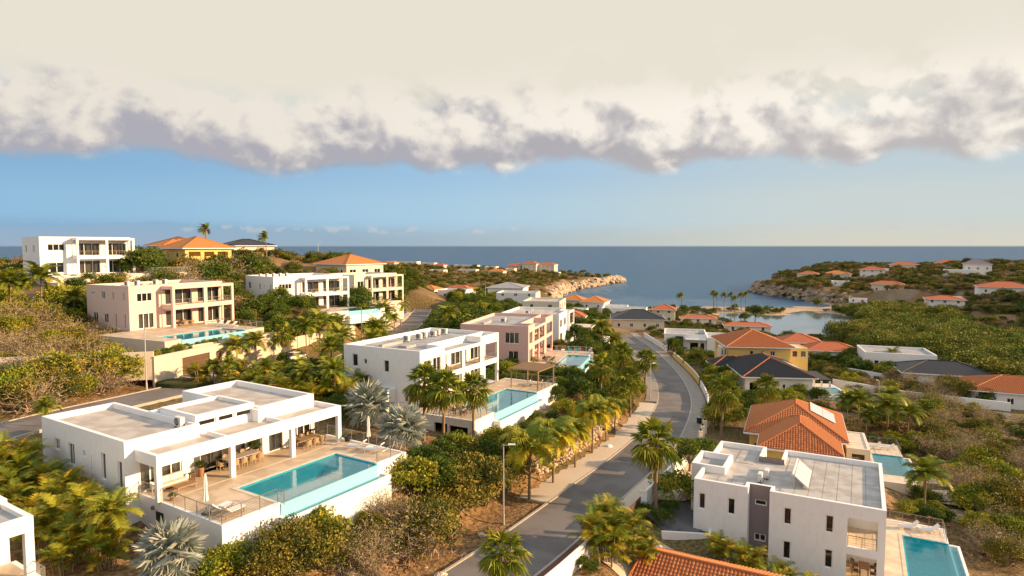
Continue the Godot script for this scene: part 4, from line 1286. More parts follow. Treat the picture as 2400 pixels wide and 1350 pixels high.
["lime", "mid sized yellow green bush left of the white car", -41.6, -93.3, 1.4],
["shrub", "small dark green shrub just left of the garage wall", -46.6, -81.4, 1.1],
["lime", "large yellow green bush just behind the garage wall", -44, -85.9, 1.6],
["lime", "mid sized yellow green bush behind the garage wall", -42.7, -92.8, 1.5],
["lime", "small yellow green bush left of the white car", -44, -100.8, 1.2],
["lime", "small yellow green bush just left of the garage wall", -44.7, -83.5, 1],
["shrub", "small dark green shrub behind the garage wall", -43.3, -90.2, 1],
["shrub", "large dark leafy shrub left of the white car", -45.2, -102.9, 1.7]],
"dense trees between the upper villas": [
["tree", "large leafy tree left of the utility pole", -37, -116.3, 4.2],
["tree", "large leafy tree well left of the white car", -46, -109.4, 4.3],
["tree", "large leafy tree behind the white car", -40.2, -110.7, 4.3],
["shrub", "mid sized dark green shrub in front of the tree lined villa", -40.9, -124.6, 3.6],
["tree", "mid sized leafy tree behind the white car", -42.4, -112.8, 3.7],
["tree", "large leafy green tree left of the utility pole", -39.1, -121.1, 4.6],
["tree", "small leafy tree well left of the utility pole", -41.9, -116.6, 3.5],
["shrub", "small dark green shrub left of the utility pole", -38.2, -113.2, 3.5],
["tree", "mid sized leafy green tree behind the white car", -38.3, -108.2, 3.9],
["shrub", "small dark green shrub well left of the tree lined villa", -46, -119.9, 3.2],
["tree", "large leafy tree well left of the tree lined villa", -45.1, -116.8, 4.4],
["tree", "mid sized leafy tree left of the white car", -42.4, -107.1, 3.7],
["tree", "large leafy tree left of the tree lined villa", -45, -123.6, 4.5],
["shrub", "large dark green shrub behind the white car", -46.6, -113.5, 4.1],
["tree", "small leafy tree left of the tree lined villa", -42.6, -120.5, 3.4]],
"greenery beside the white courtyard wall": [
["olive", "large olive thorn bush just left of the courtyard wall", -25.3, -85.3, 3.2],
["shrub", "mid sized dark green shrub left of the courtyard wall", -25.8, -78.7, 2.8],
["tree", "mid sized leafy tree left of the courtyard wall", -28.9, -82.8, 2.9],
["olive", "small olive thorn bush left of the courtyard wall", -29, -79.9, 2],
["shrub", "mid sized dark green shrub just left of the courtyard wall", -26.7, -87.3, 2.7],
["olive", "large olive thorn bush left of the courtyard wall", -25.2, -76.3, 3.3],
["shrub", "small dark green shrub left of the courtyard wall", -29, -87.4, 2.2],
["shrub", "small dark green shrub just left of the white car", -35.1, -97.1, 2.3],
["shrub", "small dark green shrub just left of the courtyard wall", -25.4, -82, 2.2],
["shrub", "small dark leafy shrub left of the courtyard wall", -29, -77.5, 2.2],
["shrub", "small dark green shrub just right of the white car", -34.3, -101.7, 2.2],
["olive", "large olive thorn bush behind the courtyard wall", -24.7, -89.5, 3.3],
["olive", "mid sized olive thorn bush left of the courtyard wall", -27.9, -89.6, 2.5],
["tree", "mid sized leafy green tree left of the courtyard wall", -29.6, -84.8, 2.5]],
"trees left of the upper street garages": [
["tree", "large leafy tree just behind the dark car", -35.4, -148.3, 6.8],
["tree", "small leafy tree just behind the long garage wall", -35.1, -164.1, 4.6],
["shrub", "large dark green shrub behind the long garage wall", -37, -199.4, 6.4],
["shrub", "small dark green shrub just in front of the cream villa", -34.4, -154.8, 4.1],
["tree", "small leafy tree well left of the far end of the upper street", -38.2, -204.7, 4.6],
["shrub", "large dark green shrub just left of the dark car", -32.7, -144.5, 6.9],
["tree", "small leafy green tree well left of the far end of the upper street", -40.8, -224.1, 4.2],
["shrub", "mid sized dark green shrub just behind the dark car", -33.4, -151.1, 5],
["tree", "mid sized leafy tree well left of the far end of the upper street", -40.2, -269.7, 5.5],
["tree", "small leafy tree behind the long garage wall", -36.6, -192.7, 4.9],
["shrub", "mid sized dark green shrub just in front of the cream villa", -33.5, -159.3, 5.7],
["shrub", "large dark leafy shrub behind the long garage wall", -35.9, -169.9, 6.1],
["tree", "mid sized leafy green tree well left of the far end of the upper street", -39.3, -241, 5.5],
["shrub", "large dark leafy shrub just left of the dark car", -35, -141.9, 6.5],
["shrub", "small dark green shrub well left of the far end of the upper street", -39.8, -219.3, 4.7],
["tree", "large leafy tree well left of the far end of the upper street", -43.1, -287.9, 6.6],
["tree", "mid sized leafy tree behind the long garage wall", -35.8, -176.3, 5.9],
["tree", "small leafy green tree behind the long garage wall", -36.1, -196, 4.1],
["tree", "mid sized leafy tree well left of the beige villa", -40, -261.1, 5.6],
["shrub", "small dark leafy shrub well left of the far end of the upper street", -41.8, -304.5, 4.5],
["shrub", "mid sized dark green shrub well left of the far end of the upper street", -40.2, -233.5, 5.4],
["tree", "large leafy green tree well left of the far end of the upper street", -45.9, -318.9, 6.2],
["tree", "large leafy tree well left of the beige villa", -41.9, -295.6, 6.1],
["tree", "mid sized leafy green tree behind the long garage wall", -35.3, -185.5, 5],
["shrub", "large dark green shrub well left of the far end of the upper street", -38.5, -209.2, 6.3],
["tree", "large leafy green tree well left of the beige villa", -40, -250.6, 6.3]],
"trees right of the upper street": [
["tree", "small leafy green tree well right of the far end of the upper street", -4.6, -214.1, 3.8],
["shrub", "mid sized dark green shrub well left of the white villa behind the pink one", -9, -153.3, 4.6],
["tree", "mid sized leafy green tree well left of the beige villa", -9.4, -213.4, 4.8],
["tree", "small leafy tree well right of the dark car", -10.9, -146.6, 3.7],
["shrub", "large dark green shrub well left of the garden pavilion", -6.3, -166, 5.6],
["tree", "large leafy tree well left of the garden pavilion", -5.1, -185.2, 5.5],
["shrub", "small dark green shrub well left of the beige villa", -6.6, -203.6, 3.9],
["shrub", "mid sized dark green shrub well left of the beige villa", -3.6, -192.9, 4.4],
["shrub", "mid sized dark green shrub well right of the long garage wall", -12.9, -166.8, 4.9],
["tree", "small leafy tree well left of the beige villa", -10.5, -204.2, 4.1],
["tree", "large leafy tree well right of the long garage wall", -10.9, -218.7, 5.7],
["shrub", "mid sized dark leafy shrub well left of the beige villa", -12.2, -189, 4.6],
["tree", "mid sized leafy tree well right of the long garage wall", -7.2, -222.9, 4.5],
["tree", "small leafy green tree well left of the beige villa", -3.6, -220.8, 4.1],
["tree", "small leafy tree well right of the long garage wall", -9.9, -196.2, 3.7],
["shrub", "large dark green shrub well right of the dark car", -11, -141.9, 5.8],
["shrub", "mid sized dark green shrub well left of the garden pavilion", -1.4, -203.4, 4.5],
["tree", "small leafy green tree well right of the long garage wall", -12.7, -184.8, 3.9],
["shrub", "large dark leafy shrub well left of the garden pavilion", -6.8, -156.7, 5.6],
["tree", "small leafy green tree well right of the dark car", -14.4, -156.7, 4.2],
["shrub", "small dark leafy shrub well left of the beige villa", -3.7, -208.3, 4.1],
["tree", "mid sized leafy green tree well right of the long garage wall", -1.4, -227.6, 4.6],
["shrub", "mid sized dark leafy shrub well right of the long garage wall", -12.4, -176.8, 5.1],
["tree", "small leafy tree well right of the cream villa", -13.5, -161.1, 4.1]],
"trees beside the hilltop villa": [
["shrub", "large dark green shrub well left of the yellow hilltop house", -71.9, -124.3, 5.9],
["tree", "small leafy tree well left of the yellow hilltop house", -72.2, -127.7, 4.6],
["shrub", "large dark green shrub left of the yellow hilltop house", -84, -147.2, 6],
["shrub", "small dark green shrub well left of the yellow hilltop house", -74.3, -132.2, 4.1],
["tree", "small leafy green tree well left of the yellow hilltop house", -85.3, -152.2, 4.1]],
"scrub below the yellow hilltop house": [
["shrub", "small dark leafy shrub well left of the tree lined villa", -64.2, -126.4, 3.2],
["shrub", "large dark green shrub well left of the tree lined villa", -61.7, -133.8, 5],
["shrub", "large dark green shrub right of the yellow hilltop house", -64.8, -140.1, 5],
["twig", "large grey dry bush well left of the tree lined villa", -60.7, -119.3, 5.3],
["shrub", "large dark leafy shrub right of the yellow hilltop house", -60.4, -145.1, 5.5],
["twig", "mid sized grey dry bush in front of the yellow hilltop house", -63.6, -137, 4.6],
["olive", "mid sized olive thorn bush well left of the tree lined villa", -66, -121.9, 4.6],
["twig", "large grey dry bush in front of the yellow hilltop house", -65.2, -131.6, 4.9],
["twig", "large grey dry bush right of the yellow hilltop house", -62.5, -142.5, 5.4],
["shrub", "mid sized dark green shrub well left of the tree lined villa", -64.1, -119.3, 4],
["shrub", "large dark leafy shrub well left of the tree lined villa", -62.6, -129.5, 4.9]],
"greenery behind the lower left villa": [
["tree", "large leafy tree just left of the left silver palm", -18.9, -69.9, 3],
["tree", "large leafy tree behind the rear roof", -30.5, -75.4, 2.7],
["tree", "large leafy tree behind the left silver palm", -17.3, -73.8, 2.6],
["shrub", "mid sized dark green shrub right of the rear roof", -20.7, -73.2, 2.4],
["lime", "large yellow green bush left of the courtyard wall", -30.7, -82.1, 2.7],
["tree", "small leafy tree in front of the courtyard wall", -19.1, -75, 1.8],
["lime", "mid sized yellow green bush just left of the courtyard wall", -24.4, -82, 2.1],
["tree", "small leafy tree right of the upper street light", -31.9, -76.1, 2],
["tree", "large leafy tree left of the courtyard wall", -27.5, -79.8, 2.8],
["lime", "small yellow green bush left of the courtyard wall", -31, -80.3, 1.8],
["tree", "large leafy green tree left of the courtyard wall", -29.5, -85, 2.9],
["lime", "small yellow green shrub left of the courtyard wall", -28.4, -81.2, 1.8],
["lime", "large yellow green shrub left of the courtyard wall", -22.7, -77.7, 2.7],
["tree", "large leafy tree just behind the left silver palm", -17.6, -70.7, 2.7],
["lime", "large yellow green bush right of the rear roof", -24.4, -72.2, 2.8],
["tree", "large leafy tree right of the rear roof", -25.7, -77.6, 2.6],
["shrub", "small dark green shrub right of the rear roof", -24.9, -75.7, 2],
["shrub", "large dark green shrub just left of the courtyard wall", -27.4, -85.9, 2.9],
["shrub", "mid sized dark leafy shrub left of the courtyard wall", -29, -79.1, 2.4],
["shrub", "small dark leafy shrub right of the rear roof", -22.3, -74.1, 1.8],
["shrub", "small dark green shrub left of the left silver palm", -25.6, -73.2, 1.6],
["tree", "small leafy tree just left of the courtyard wall", -26.6, -83.1, 1.7],
["tree", "small leafy green tree just left of the courtyard wall", -24.8, -86.7, 1.8],
["shrub", "mid sized dark green shrub just left of the left silver palm", -17.5, -68.1, 2.4],
["lime", "small yellow green bush right of the upper street light", -33.7, -76.4, 1.9],
["lime", "small yellow green bush right of the rear roof", -21.9, -76.1, 1.6],
["shrub", "mid sized dark leafy shrub just left of the courtyard wall", -24.1, -78.5, 2.5],
["tree", "large leafy tree just left of the courtyard wall", -22.8, -81.8, 2.7],
["shrub", "mid sized dark green shrub right of the garage wall", -33.4, -77.9, 2.3],
["shrub", "small dark green shrub just in front of the courtyard wall", -21.2, -78.9, 1.9],
["lime", "large yellow green bush right of the garage wall", -31.1, -77.7, 2.6],
["lime", "mid sized yellow green bush left of the courtyard wall", -27.8, -78.2, 2.2],
["shrub", "mid sized dark green shrub well right of the rear roof", -25.4, -80.5, 2.3],
["shrub", "large dark green shrub behind the left silver palm", -19.2, -72.4, 2.7]],
"hedge behind the loungers": [
["lime", "first hedge shrub from the porch along the loungers fence", -17, -60.4, 1.6],
["shrub", "second hedge shrub from the porch along the loungers fence", -16.2, -59.9, 1.9],
["shrub", "third hedge shrub from the porch along the loungers fence", -15.3, -59.4, 1.6],
["lime", "fourth hedge shrub from the porch along the loungers fence", -14.5, -58.8, 1.9],
["shrub", "fifth hedge shrub from the porch along the loungers fence", -13.6, -58.3, 1.6],
["shrub", "sixth hedge shrub from the porch along the loungers fence", -12.8, -57.8, 1.9],
["lime", "seventh hedge shrub from the porch along the loungers fence", -12, -57.2, 1.6],
["shrub", "eighth hedge shrub from the porch along the loungers fence", -11.1, -56.7, 1.9],
["shrub", "ninth hedge shrub from the porch along the loungers fence", -10.3, -56.1, 1.6],
["lime", "tenth hedge shrub from the porch along the loungers fence", -9.4, -55.6, 1.9],
["shrub", "last hedge shrub from the porch along the loungers fence", -8.6, -55.1, 1.6]],
"trees left of the pink villa": [
["lime", "mid sized yellow green bush just left of the far end of the upper street", -21.2, -244.6, 4.1],
["lime", "mid sized yellow green bush well right of the far end of the upper street", -7.5, -255.3, 3.9],
["tree", "small leafy tree well left of the garden pavilion", -3.6, -181.8, 3.3],
["tree", "mid sized leafy tree in front of the far end of the upper street", -14.9, -209, 3.8],
["lime", "mid sized yellow green shrub just left of the far end of the upper street", -20.6, -234.3, 3.7],
["shrub", "mid sized dark green shrub well right of the cream villa", -12.3, -178, 4.3],
["shrub", "small dark green shrub well right of the long garage wall", -14.3, -257.5, 3.4],
["lime", "small yellow green bush well right of the far end of the upper street", -12.4, -210.8, 3.1],
["lime", "large yellow green bush well left of the beige villa", -10.3, -195.7, 5],
["tree", "small leafy green tree well right of the cream villa", -15.7, -194.3, 3],
["tree", "large leafy green tree well right of the long garage wall", -10.9, -219.2, 4.4],
["lime", "small yellow green bush well left of the beige villa", -13, -186.3, 3.4],
["lime", "mid sized yellow green bush right of the far end of the upper street", -9.1, -240.5, 3.8],
["lime", "mid sized yellow green bush well left of the beige villa", -5, -198.9, 3.7],
["lime", "mid sized yellow green bush behind the far end of the upper street", -24, -264, 3.7],
["shrub", "small dark leafy shrub well right of the long garage wall", -10.7, -205.8, 3.2],
["shrub", "small dark green shrub right of the far end of the upper street", -10.7, -237.3, 3],
["tree", "another mid sized leafy tree well left of the beige villa", -5.3, -208.6, 4.3],
["shrub", "mid sized dark leafy shrub well right of the cream villa", -16.2, -178.4, 3.7],
["lime", "small yellow green shrub well left of the beige villa", -6.6, -179.8, 3.2],
["tree", "small leafy tree in front of the far end of the upper street", -20.7, -230, 3.2],
["tree", "mid sized leafy tree right of the far end of the upper street", -16.8, -232.2, 3.8],
["shrub", "mid sized dark green shrub right of the far end of the upper street", -9.8, -244.4, 4.1],
["tree", "small leafy tree behind the far end of the upper street", -20.7, -251.3, 3.5],
["shrub", "large dark green shrub behind the far end of the upper street", -21.2, -261.4, 4.5],
["tree", "mid sized leafy tree well left of the garden pavilion", -6.6, -188.2, 4]],
"greenery where the road disappears": [
["lime", "small yellow green bush well right of the beige villa", 27.9, -180.6, 2.2],
["lime", "mid sized yellow green bush well right of the beige villa", 29, -177.5, 2.8],
["tree", "mid sized leafy green tree well right of the garden pavilion", 29.6, -182.6, 2.5],
["tree", "mid sized leafy tree well left of the yellow house", 30.9, -176.2, 2.5],
["shrub", "large dark leafy shrub well right of the far end of the upper street", 41.9, -250.6, 3.2]],
"greenery between the dark and terracotta roofs": [
["lime", "small yellow green bush well right of the dark roofed bungalow", 51.2, -112.5, 2.2],
["tree", "mid sized leafy tree well right of the bend street light", 39.1, -111.2, 2.8],
["lime", "small yellow green bush in front of the dark roofed bungalow", 46.5, -111, 2.2],
["lime", "large yellow green bush in front of the dark roofed bungalow", 47.3, -114, 3.1],
["lime", "mid sized yellow green bush behind the tall fan palm by the terracotta roof", 34.1, -96.3, 2.9],
["lime", "small yellow green bush well left of the dark roofed bungalow", 41.5, -114.6, 2.4],
["lime", "small yellow green bush behind the terracotta house", 38, -100.9, 2.2],
["shrub", "large dark green shrub well right of the bend street light", 38.1, -105.1, 3.1],
["tree", "mid sized leafy tree right of the dark roofed bungalow", 55.1, -120, 2.8],
["lime", "large yellow green bush behind the terracotta house", 42.8, -105, 3.4],
["tree", "small leafy tree well right of the bend street light", 41.2, -109.2, 2.2],
["lime", "mid sized yellow green bush right of the dark roofed bungalow", 55.2, -122.7, 3],
["lime", "small yellow green shrub in front of the dark roofed bungalow", 44.5, -113.3, 2.2],
["shrub", "large dark green shrub behind the tall fan palm by the terracotta roof", 34.3, -100.3, 3.3],
["shrub", "small dark green shrub well right of the bend street light", 37.1, -110.3, 2.3],
["lime", "small yellow green bush right of the dark roofed bungalow", 53, -117.5, 2.4],
["tree", "small leafy tree behind the tall fan palm by the terracotta roof", 35.8, -103.3, 2.2],
["tree", "small leafy tree left of the dark roofed bungalow", 43.6, -116.1, 2.2],
["tree", "large leafy tree in front of the dark roofed bungalow", 42.3, -111.4, 3.5],
["lime", "large yellow green bush behind the tall fan palm by the terracotta roof", 30.7, -94.6, 3.5],
["shrub", "mid sized dark green shrub right of the dark roofed bungalow", 58.4, -123.2, 2.6],
["shrub", "mid sized dark leafy shrub right of the dark roofed bungalow", 58.4, -119.6, 2.9],
["tree", "large leafy green tree in front of the dark roofed bungalow", 43.8, -107.6, 3.2],
["lime", "large yellow green bush right of the dark roofed bungalow", 50, -114.4, 3.2],
["lime", "small yellow green shrub well right of the dark roofed bungalow", 49.2, -110.9, 2.4],
["shrub", "small dark green shrub behind the tall fan palm by the terracotta roof", 32.5, -98.4, 2.3]],
"garden behind the right street wall": [
["lime", "mid sized yellow green bush left of the dark roofed bungalow", 39.6, -127, 2.6],
["lime", "large yellow green bush left of the yellow house", 46.2, -136.9, 3.1],
["tree", "large leafy tree well left of the yellow house", 44.4, -166.7, 2.8],
["tree", "mid sized leafy tree left of the dark roofed bungalow", 44.3, -128.9, 2.6],
["tree", "mid sized leafy green tree well left of the yellow house", 44.6, -157.3, 2.6],
["lime", "large yellow green bush left of the dark roofed bungalow", 42.6, -134.1, 3],
["lime", "small yellow green bush left of the dark roofed bungalow", 40.6, -134.3, 2],
["shrub", "large dark green shrub left of the dark roofed bungalow", 44.9, -133.1, 3.1],
["lime", "mid sized yellow green shrub left of the dark roofed bungalow", 40.1, -129.4, 2.6],
["shrub", "large dark leafy shrub left of the dark roofed bungalow", 40.3, -124.1, 3.1],
["shrub", "large dark green shrub left of the yellow house", 45, -144.8, 2.9],
["shrub", "small dark green shrub left of the yellow house", 47.2, -140.7, 2.2],
["shrub", "large dark leafy shrub left of the yellow house", 42.8, -137.3, 3.1],
["lime", "large yellow green shrub left of the dark roofed bungalow", 43.4, -126.6, 3],
["shrub", "mid sized dark green shrub left of the dark roofed bungalow", 42.1, -129.3, 2.3],
["lime", "small yellow green bush well left of the yellow house", 43.1, -155.8, 2.1]],
"bushes on the right slope": [
["olive", "mid sized olive thorn bush right of the big coconut palm", 55.8, -70.9, 2.8],
["olive", "large olive thorn bush left of the right picture edge", 59.6, -81.9, 3.4],
["twig", "large grey dry bush well left of the right picture edge", 71.1, -94.9, 3.7],
["olive", "large olive thorn bush right of the lane", 79.3, -120.6, 3.3],
["olive", "mid sized olive thorn bush well right of the lane", 81.4, -106.7, 2.6],
["lime", "large yellow green bush behind the right picture edge", 75.3, -99.1, 3.3],
["twig", "mid sized grey dry bush well right of the lane", 81.6, -117.2, 3.1],
["olive", "mid sized olive thorn bush just in front of the white garden column", 47.2, -59.4, 2.9],
["olive", "mid sized olive thorn bush behind the big coconut palm", 52.6, -73.2, 2.5],
["twig", "small grey dry bush behind the right picture edge", 70.9, -89.1, 2.3],
["lime", "small yellow green bush just behind the lane", 82.9, -136, 1.9],
["twig", "mid sized brown dry bush well right of the lane", 80.2, -104.7, 2.6],
["olive", "large olive thorn bush well left of the right picture edge", 68.6, -89, 3.8],
["twig", "small grey dry bush just right of the white garden column", 50, -61.1, 2.4],
["lime", "large yellow green bush just left of the right picture edge", 61.9, -80.3, 3.6],
["twig", "large grey dry bush in front of the lane", 71.1, -118.1, 3.7],
["lime", "mid sized yellow green bush well left of the right picture edge", 63.5, -91.3, 2.6],
["twig", "large grey dry bush right of the lane", 91.8, -132.4, 3.3],
["twig", "mid sized grey dry bush well left of the right picture edge", 66.6, -89.5, 3],
["twig", "large grey dry bush left of the valley bungalows", 89.6, -149, 3.5],
["olive", "mid sized olive thorn bush in front of the valley bungalows", 94, -137.1, 3.1],
["lime", "mid sized yellow green bush behind the lane", 82.6, -138, 3],
["twig", "large brown dry bush right of the lane", 86.3, -129.3, 3.8],
["twig", "large grey dry bush left of the right picture edge", 58.4, -73.4, 3.5],
["olive", "large olive shrub well left of the right picture edge", 64.3, -94.6, 3.4],
["twig", "small grey dry bush right of the terracotta house pool", 57.1, -82.8, 2],
["lime", "large yellow green bush well right of the dark roofed bungalow", 66.7, -110.4, 3.2],
["lime", "large yellow green bush just right of the big coconut palm", 52.2, -70.6, 3.6],
["olive", "large olive thorn bush in front of the lane", 70, -107.4, 3.2],
["twig", "mid sized grey dry bush behind the terracotta house pool", 66, -100.4, 2.5],
["twig", "large brown dry bush left of the valley bungalows", 91.3, -150.6, 3.4],
["lime", "mid sized yellow green bush right of the terracotta house pool", 57.3, -80.3, 3],
["olive", "mid sized olive shrub right of the big coconut palm", 54.5, -66.6, 2.7],
["lime", "small yellow green bush well right of the lane", 73.1, -113.6, 2],
["lime", "large yellow green bush just right of the white garden column", 51.5, -63.2, 3.2],
["twig", "large grey dry bush in front of the valley bungalows", 90.1, -134.2, 3.3],
["twig", "mid sized grey dry bush just right of the big coconut palm", 52.7, -67.9, 3],
["twig", "mid sized grey dry bush just right of the lane", 84.4, -133.5, 2.7],
["lime", "mid sized yellow green bush just left of the white garden column", 48.5, -65, 2.7],
["twig", "mid sized brown dry bush well left of the right picture edge", 66.3, -93.6, 3],
["twig", "large grey dry bush just left of the white garden column", 47.5, -61.5, 3.4],
["twig", "small grey dry bush just left of the lane", 79.1, -132.9, 2.1],
["lime", "small yellow green shrub well right of the lane", 72.8, -106.1, 1.8],
["twig", "large grey dry bush well right of the terracotta house pool", 60.3, -90.7, 3.6],
["twig", "large brown dry bush in front of the valley bungalows", 88.9, -127.9, 3.4],
["olive", "large olive thorn bush behind the terracotta house pool", 65.2, -97.9, 3.4],
["lime", "large yellow green bush well right of the lane", 76.5, -115.3, 3.5],
["olive", "small olive thorn bush just left of the right picture edge", 60.6, -75.8, 1.8],
["twig", "mid sized grey dry bush well right of the terracotta house pool", 71.3, -92.2, 2.5],
["twig", "small grey dry bush left of the lane", 77.3, -138.1, 1.9],
["olive", "small olive shrub just left of the right picture edge", 63.6, -78.9, 2.2],
["olive", "mid sized olive thorn bush left of the right picture edge", 65.1, -86.9, 3],
["twig", "small grey dry bush well right of the lane", 79.7, -113.7, 2.2],
["twig", "mid sized grey dry bush well right of the dark roofed bungalow", 75.7, -118.1, 3],
["twig", "large brown dry bush left of the right picture edge", 63.2, -88.5, 3.8],
["twig", "large brown dry bush well left of the right picture edge", 69.3, -103, 3.2],
["twig", "large grey dry bush right of the terracotta house pool", 55.4, -77.6, 3.5],
["twig", "mid sized grey dry bush in front of the valley bungalows", 84.8, -118.7, 2.5],
["twig", "mid sized brown dry bush well right of the dark roofed bungalow", 65.8, -107.5, 2.9],
["twig", "small grey dry bush well left of the valley bungalows", 88.3, -144.1, 1.9],
["twig", "mid sized brown dry bush well right of the terracotta house pool", 70.1, -100.8, 2.5],
["twig", "mid sized grey dry bush left of the lane", 78.6, -141.9, 2.6],
["twig", "small brown dry bush well right of the lane", 76.8, -108.5, 1.9],
["twig", "large grey dry bush well right of the yellow house", 91.8, -137.5, 3.8],
["olive", "large olive thorn bush well right of the lane", 77.3, -104.4, 3.4],
["twig", "small grey dry bush well left of the lane", 76.4, -146.2, 1.8],
["olive", "mid sized olive thorn bush in front of the lane", 74.5, -122.7, 2.6],
["twig", "mid sized grey dry bush in front of the lane", 73.1, -120.7, 2.9],
["twig", "small grey dry bush right of the lane", 86.8, -135.7, 2.2],
["lime", "large yellow green bush left of the right picture edge", 62.6, -84.6, 3.8],
["twig", "large brown dry bush in front of the lane", 69.5, -114.3, 3.2],
["twig", "another mid sized grey dry bush well left of the right picture edge", 68.5, -96.7, 3],
["twig", "large grey dry bush behind the lane", 91.2, -145.8, 3.7],
["lime", "large yellow green bush left of the lane", 76.9, -143.9, 3.6],
["twig", "large grey dry bush well right of the lane", 75.5, -110.2, 3.3],
["twig", "small brown dry bush well left of the valley bungalows", 83.9, -150.3, 2],
["twig", "large brown dry bush right of the terracotta house pool", 54.9, -75.1, 3.5],
["twig", "mid sized brown dry bush just right of the lane", 82.6, -131.5, 2.7],
["twig", "mid sized brown dry bush in front of the valley bungalows", 86.8, -117.5, 2.8],
["lime", "small yellow green bush behind the terracotta house pool", 61, -95, 2.3],
["lime", "mid sized yellow green bush left of the valley bungalows", 92.1, -156.4, 2.5],
["twig", "small brown dry bush right of the lane", 89.9, -139.3, 2],
["lime", "mid sized yellow green bush right of the lane", 88, -132.1, 2.6],
["twig", "small grey dry bush just left of the right picture edge", 65.7, -81.2, 2.2],
["twig", "large brown dry bush well right of the lane", 85.2, -113.8, 3.4],
["olive", "mid sized olive thorn bush well left of the right picture edge", 71.7, -103.8, 2.9],
["lime", "mid sized yellow green bush well right of the lane", 90.7, -124, 2.5],
["olive", "mid sized olive thorn bush just behind the white garden column", 51, -65.5, 2.5],
["lime", "small yellow green bush left of the right picture edge", 60.6, -84.9, 2.2],
["twig", "large grey dry bush behind the big coconut palm", 58.3, -77.2, 3.7],
["olive", "small olive thorn bush behind the right picture edge", 75.7, -96.5, 2.4],
["twig", "mid sized grey dry bush just left of the lane", 80.5, -137.7, 3.1],
["lime", "large yellow green bush left of the valley bungalows", 90.7, -154.6, 3.6],
["lime", "small yellow green bush well left of the right picture edge", 74.6, -112.2, 1.9],
["twig", "large grey dry bush behind the right picture edge", 69.1, -85.4, 3.5],
["lime", "mid sized yellow green shrub well right of the lane", 78.4, -106.8, 2.5],
["twig", "small grey dry bush behind the lane", 83.4, -141.4, 2.3],
["olive", "small olive thorn bush well right of the lane", 72.2, -108.1, 2]],
"hedge behind the lower right loungers": [
["lime", "mid sized yellow green bush just left of the big coconut palm", 46.1, -69.8, 1.6],
["shrub", "large dark green shrub just left of the big coconut palm", 47.1, -72.4, 1.9],
["shrub", "small dark green shrub just behind the lower right loungers", 43.5, -67.7, 1.4],
["lime", "large yellow green bush just behind the lower right loungers", 42.4, -67.3, 1.8],
["lime", "small yellow green bush just left of the big coconut palm", 44.5, -69.5, 1.3],
["shrub", "large dark leafy shrub just left of the big coconut palm", 47.1, -67.5, 1.8],
["shrub", "mid sized dark green shrub just behind the big coconut palm", 48.8, -72.5, 1.7],
["shrub", "large dark green shrub left of the white garden column", 47.5, -71, 2],
["shrub", "large dark green shrub just behind the lower right loungers", 45.3, -67.6, 1.9],
["lime", "mid sized yellow green shrub just left of the big coconut palm", 47.1, -69.3, 1.7]],
"hedge above the terracotta house pool": [
["lime", "large yellow green bush behind the terracotta house pool", 60.1, -95.1, 2],
["shrub", "small dark green shrub behind the terracotta house pool", 58.5, -94.3, 1.5],
["lime", "mid sized yellow green bush behind the terracotta house pool", 57.4, -95.1, 1.7],
["lime", "mid sized yellow green shrub behind the terracotta house pool", 58.6, -96.9, 1.9],
["lime", "large yellow green shrub behind the terracotta house pool", 57.8, -91.5, 2],
["shrub", "large dark green shrub behind the terracotta house pool", 59, -92.1, 2.1],
["shrub", "small dark leafy shrub behind the terracotta house pool", 60.6, -96.6, 1.5],
["shrub", "mid sized dark green shrub behind the terracotta house pool", 56.2, -93, 1.9],
["lime", "mid sized yellow green shrub well left of the right picture edge", 57.8, -93.1, 1.8],
["shrub", "small dark green shrub well right of the terracotta house", 53.9, -94, 1.6]],
"trees among the valley bungalows": [
["shrub", "small dark green shrub well left of the valley bungalows", 86.3, -174.3, 3.3],
["shrub", "small dark leafy shrub well left of the valley bungalows", 100.2, -185.7, 3.4],
["olive", "small olive thorn bush well left of the valley bungalows", 94.1, -166, 3.3],
["olive", "mid sized olive thorn bush well left of the valley bungalows", 98, -176, 4.1],
["shrub", "small dark green shrub well left of the lane", 89.5, -174.1, 3],
["shrub", "mid sized dark green shrub well left of the valley bungalows", 89, -159.5, 4.1],
["tree", "mid sized leafy tree well left of the valley bungalows", 91.7, -178.2, 4.1],
["shrub", "mid sized dark green shrub well right of the lane", 98.1, -130.9, 3.7],
["shrub", "large dark green shrub well left of the valley bungalows", 94.2, -176, 4.9],
["shrub", "small dark leafy shrub well left of the lane", 83.1, -170.2, 3.6],
["tree", "small leafy tree left of the valley bungalows", 90.7, -151.3, 3.6],
["shrub", "mid sized dark leafy shrub well left of the valley bungalows", 86, -160.3, 3.8],
["shrub", "mid sized dark green shrub left of the valley bungalows", 92.6, -156.3, 4.3],
["tree", "large leafy tree well left of the valley bungalows", 86.9, -163.3, 4.9],
["olive", "large olive shrub well right of the lane", 95, -132.7, 4.7],
["olive", "small olive thorn bush well right of the valley bungalows", 102.2, -134.8, 3.4],
["olive", "small olive shrub well left of the valley bungalows", 106.7, -199.3, 3.5],
["shrub", "large dark leafy shrub well left of the valley bungalows", 105, -191.8, 4.6],
["olive", "mid sized olive shrub well left of the valley bungalows", 90.2, -167.7, 4.2],
["olive", "large olive thorn bush well left of the valley bungalows", 99.1, -172.3, 4.4],
["shrub", "mid sized dark green shrub well right of the valley bungalows", 97.3, -134.9, 3.7],
["tree", "large leafy green tree well left of the valley bungalows", 90.2, -171.1, 4.8],
["olive", "mid sized olive thorn bush right of the valley bungalows", 96.4, -139.8, 4.2],
["olive", "mid sized olive thorn bush left of the valley bungalows", 95.8, -161.3, 3.9]]}
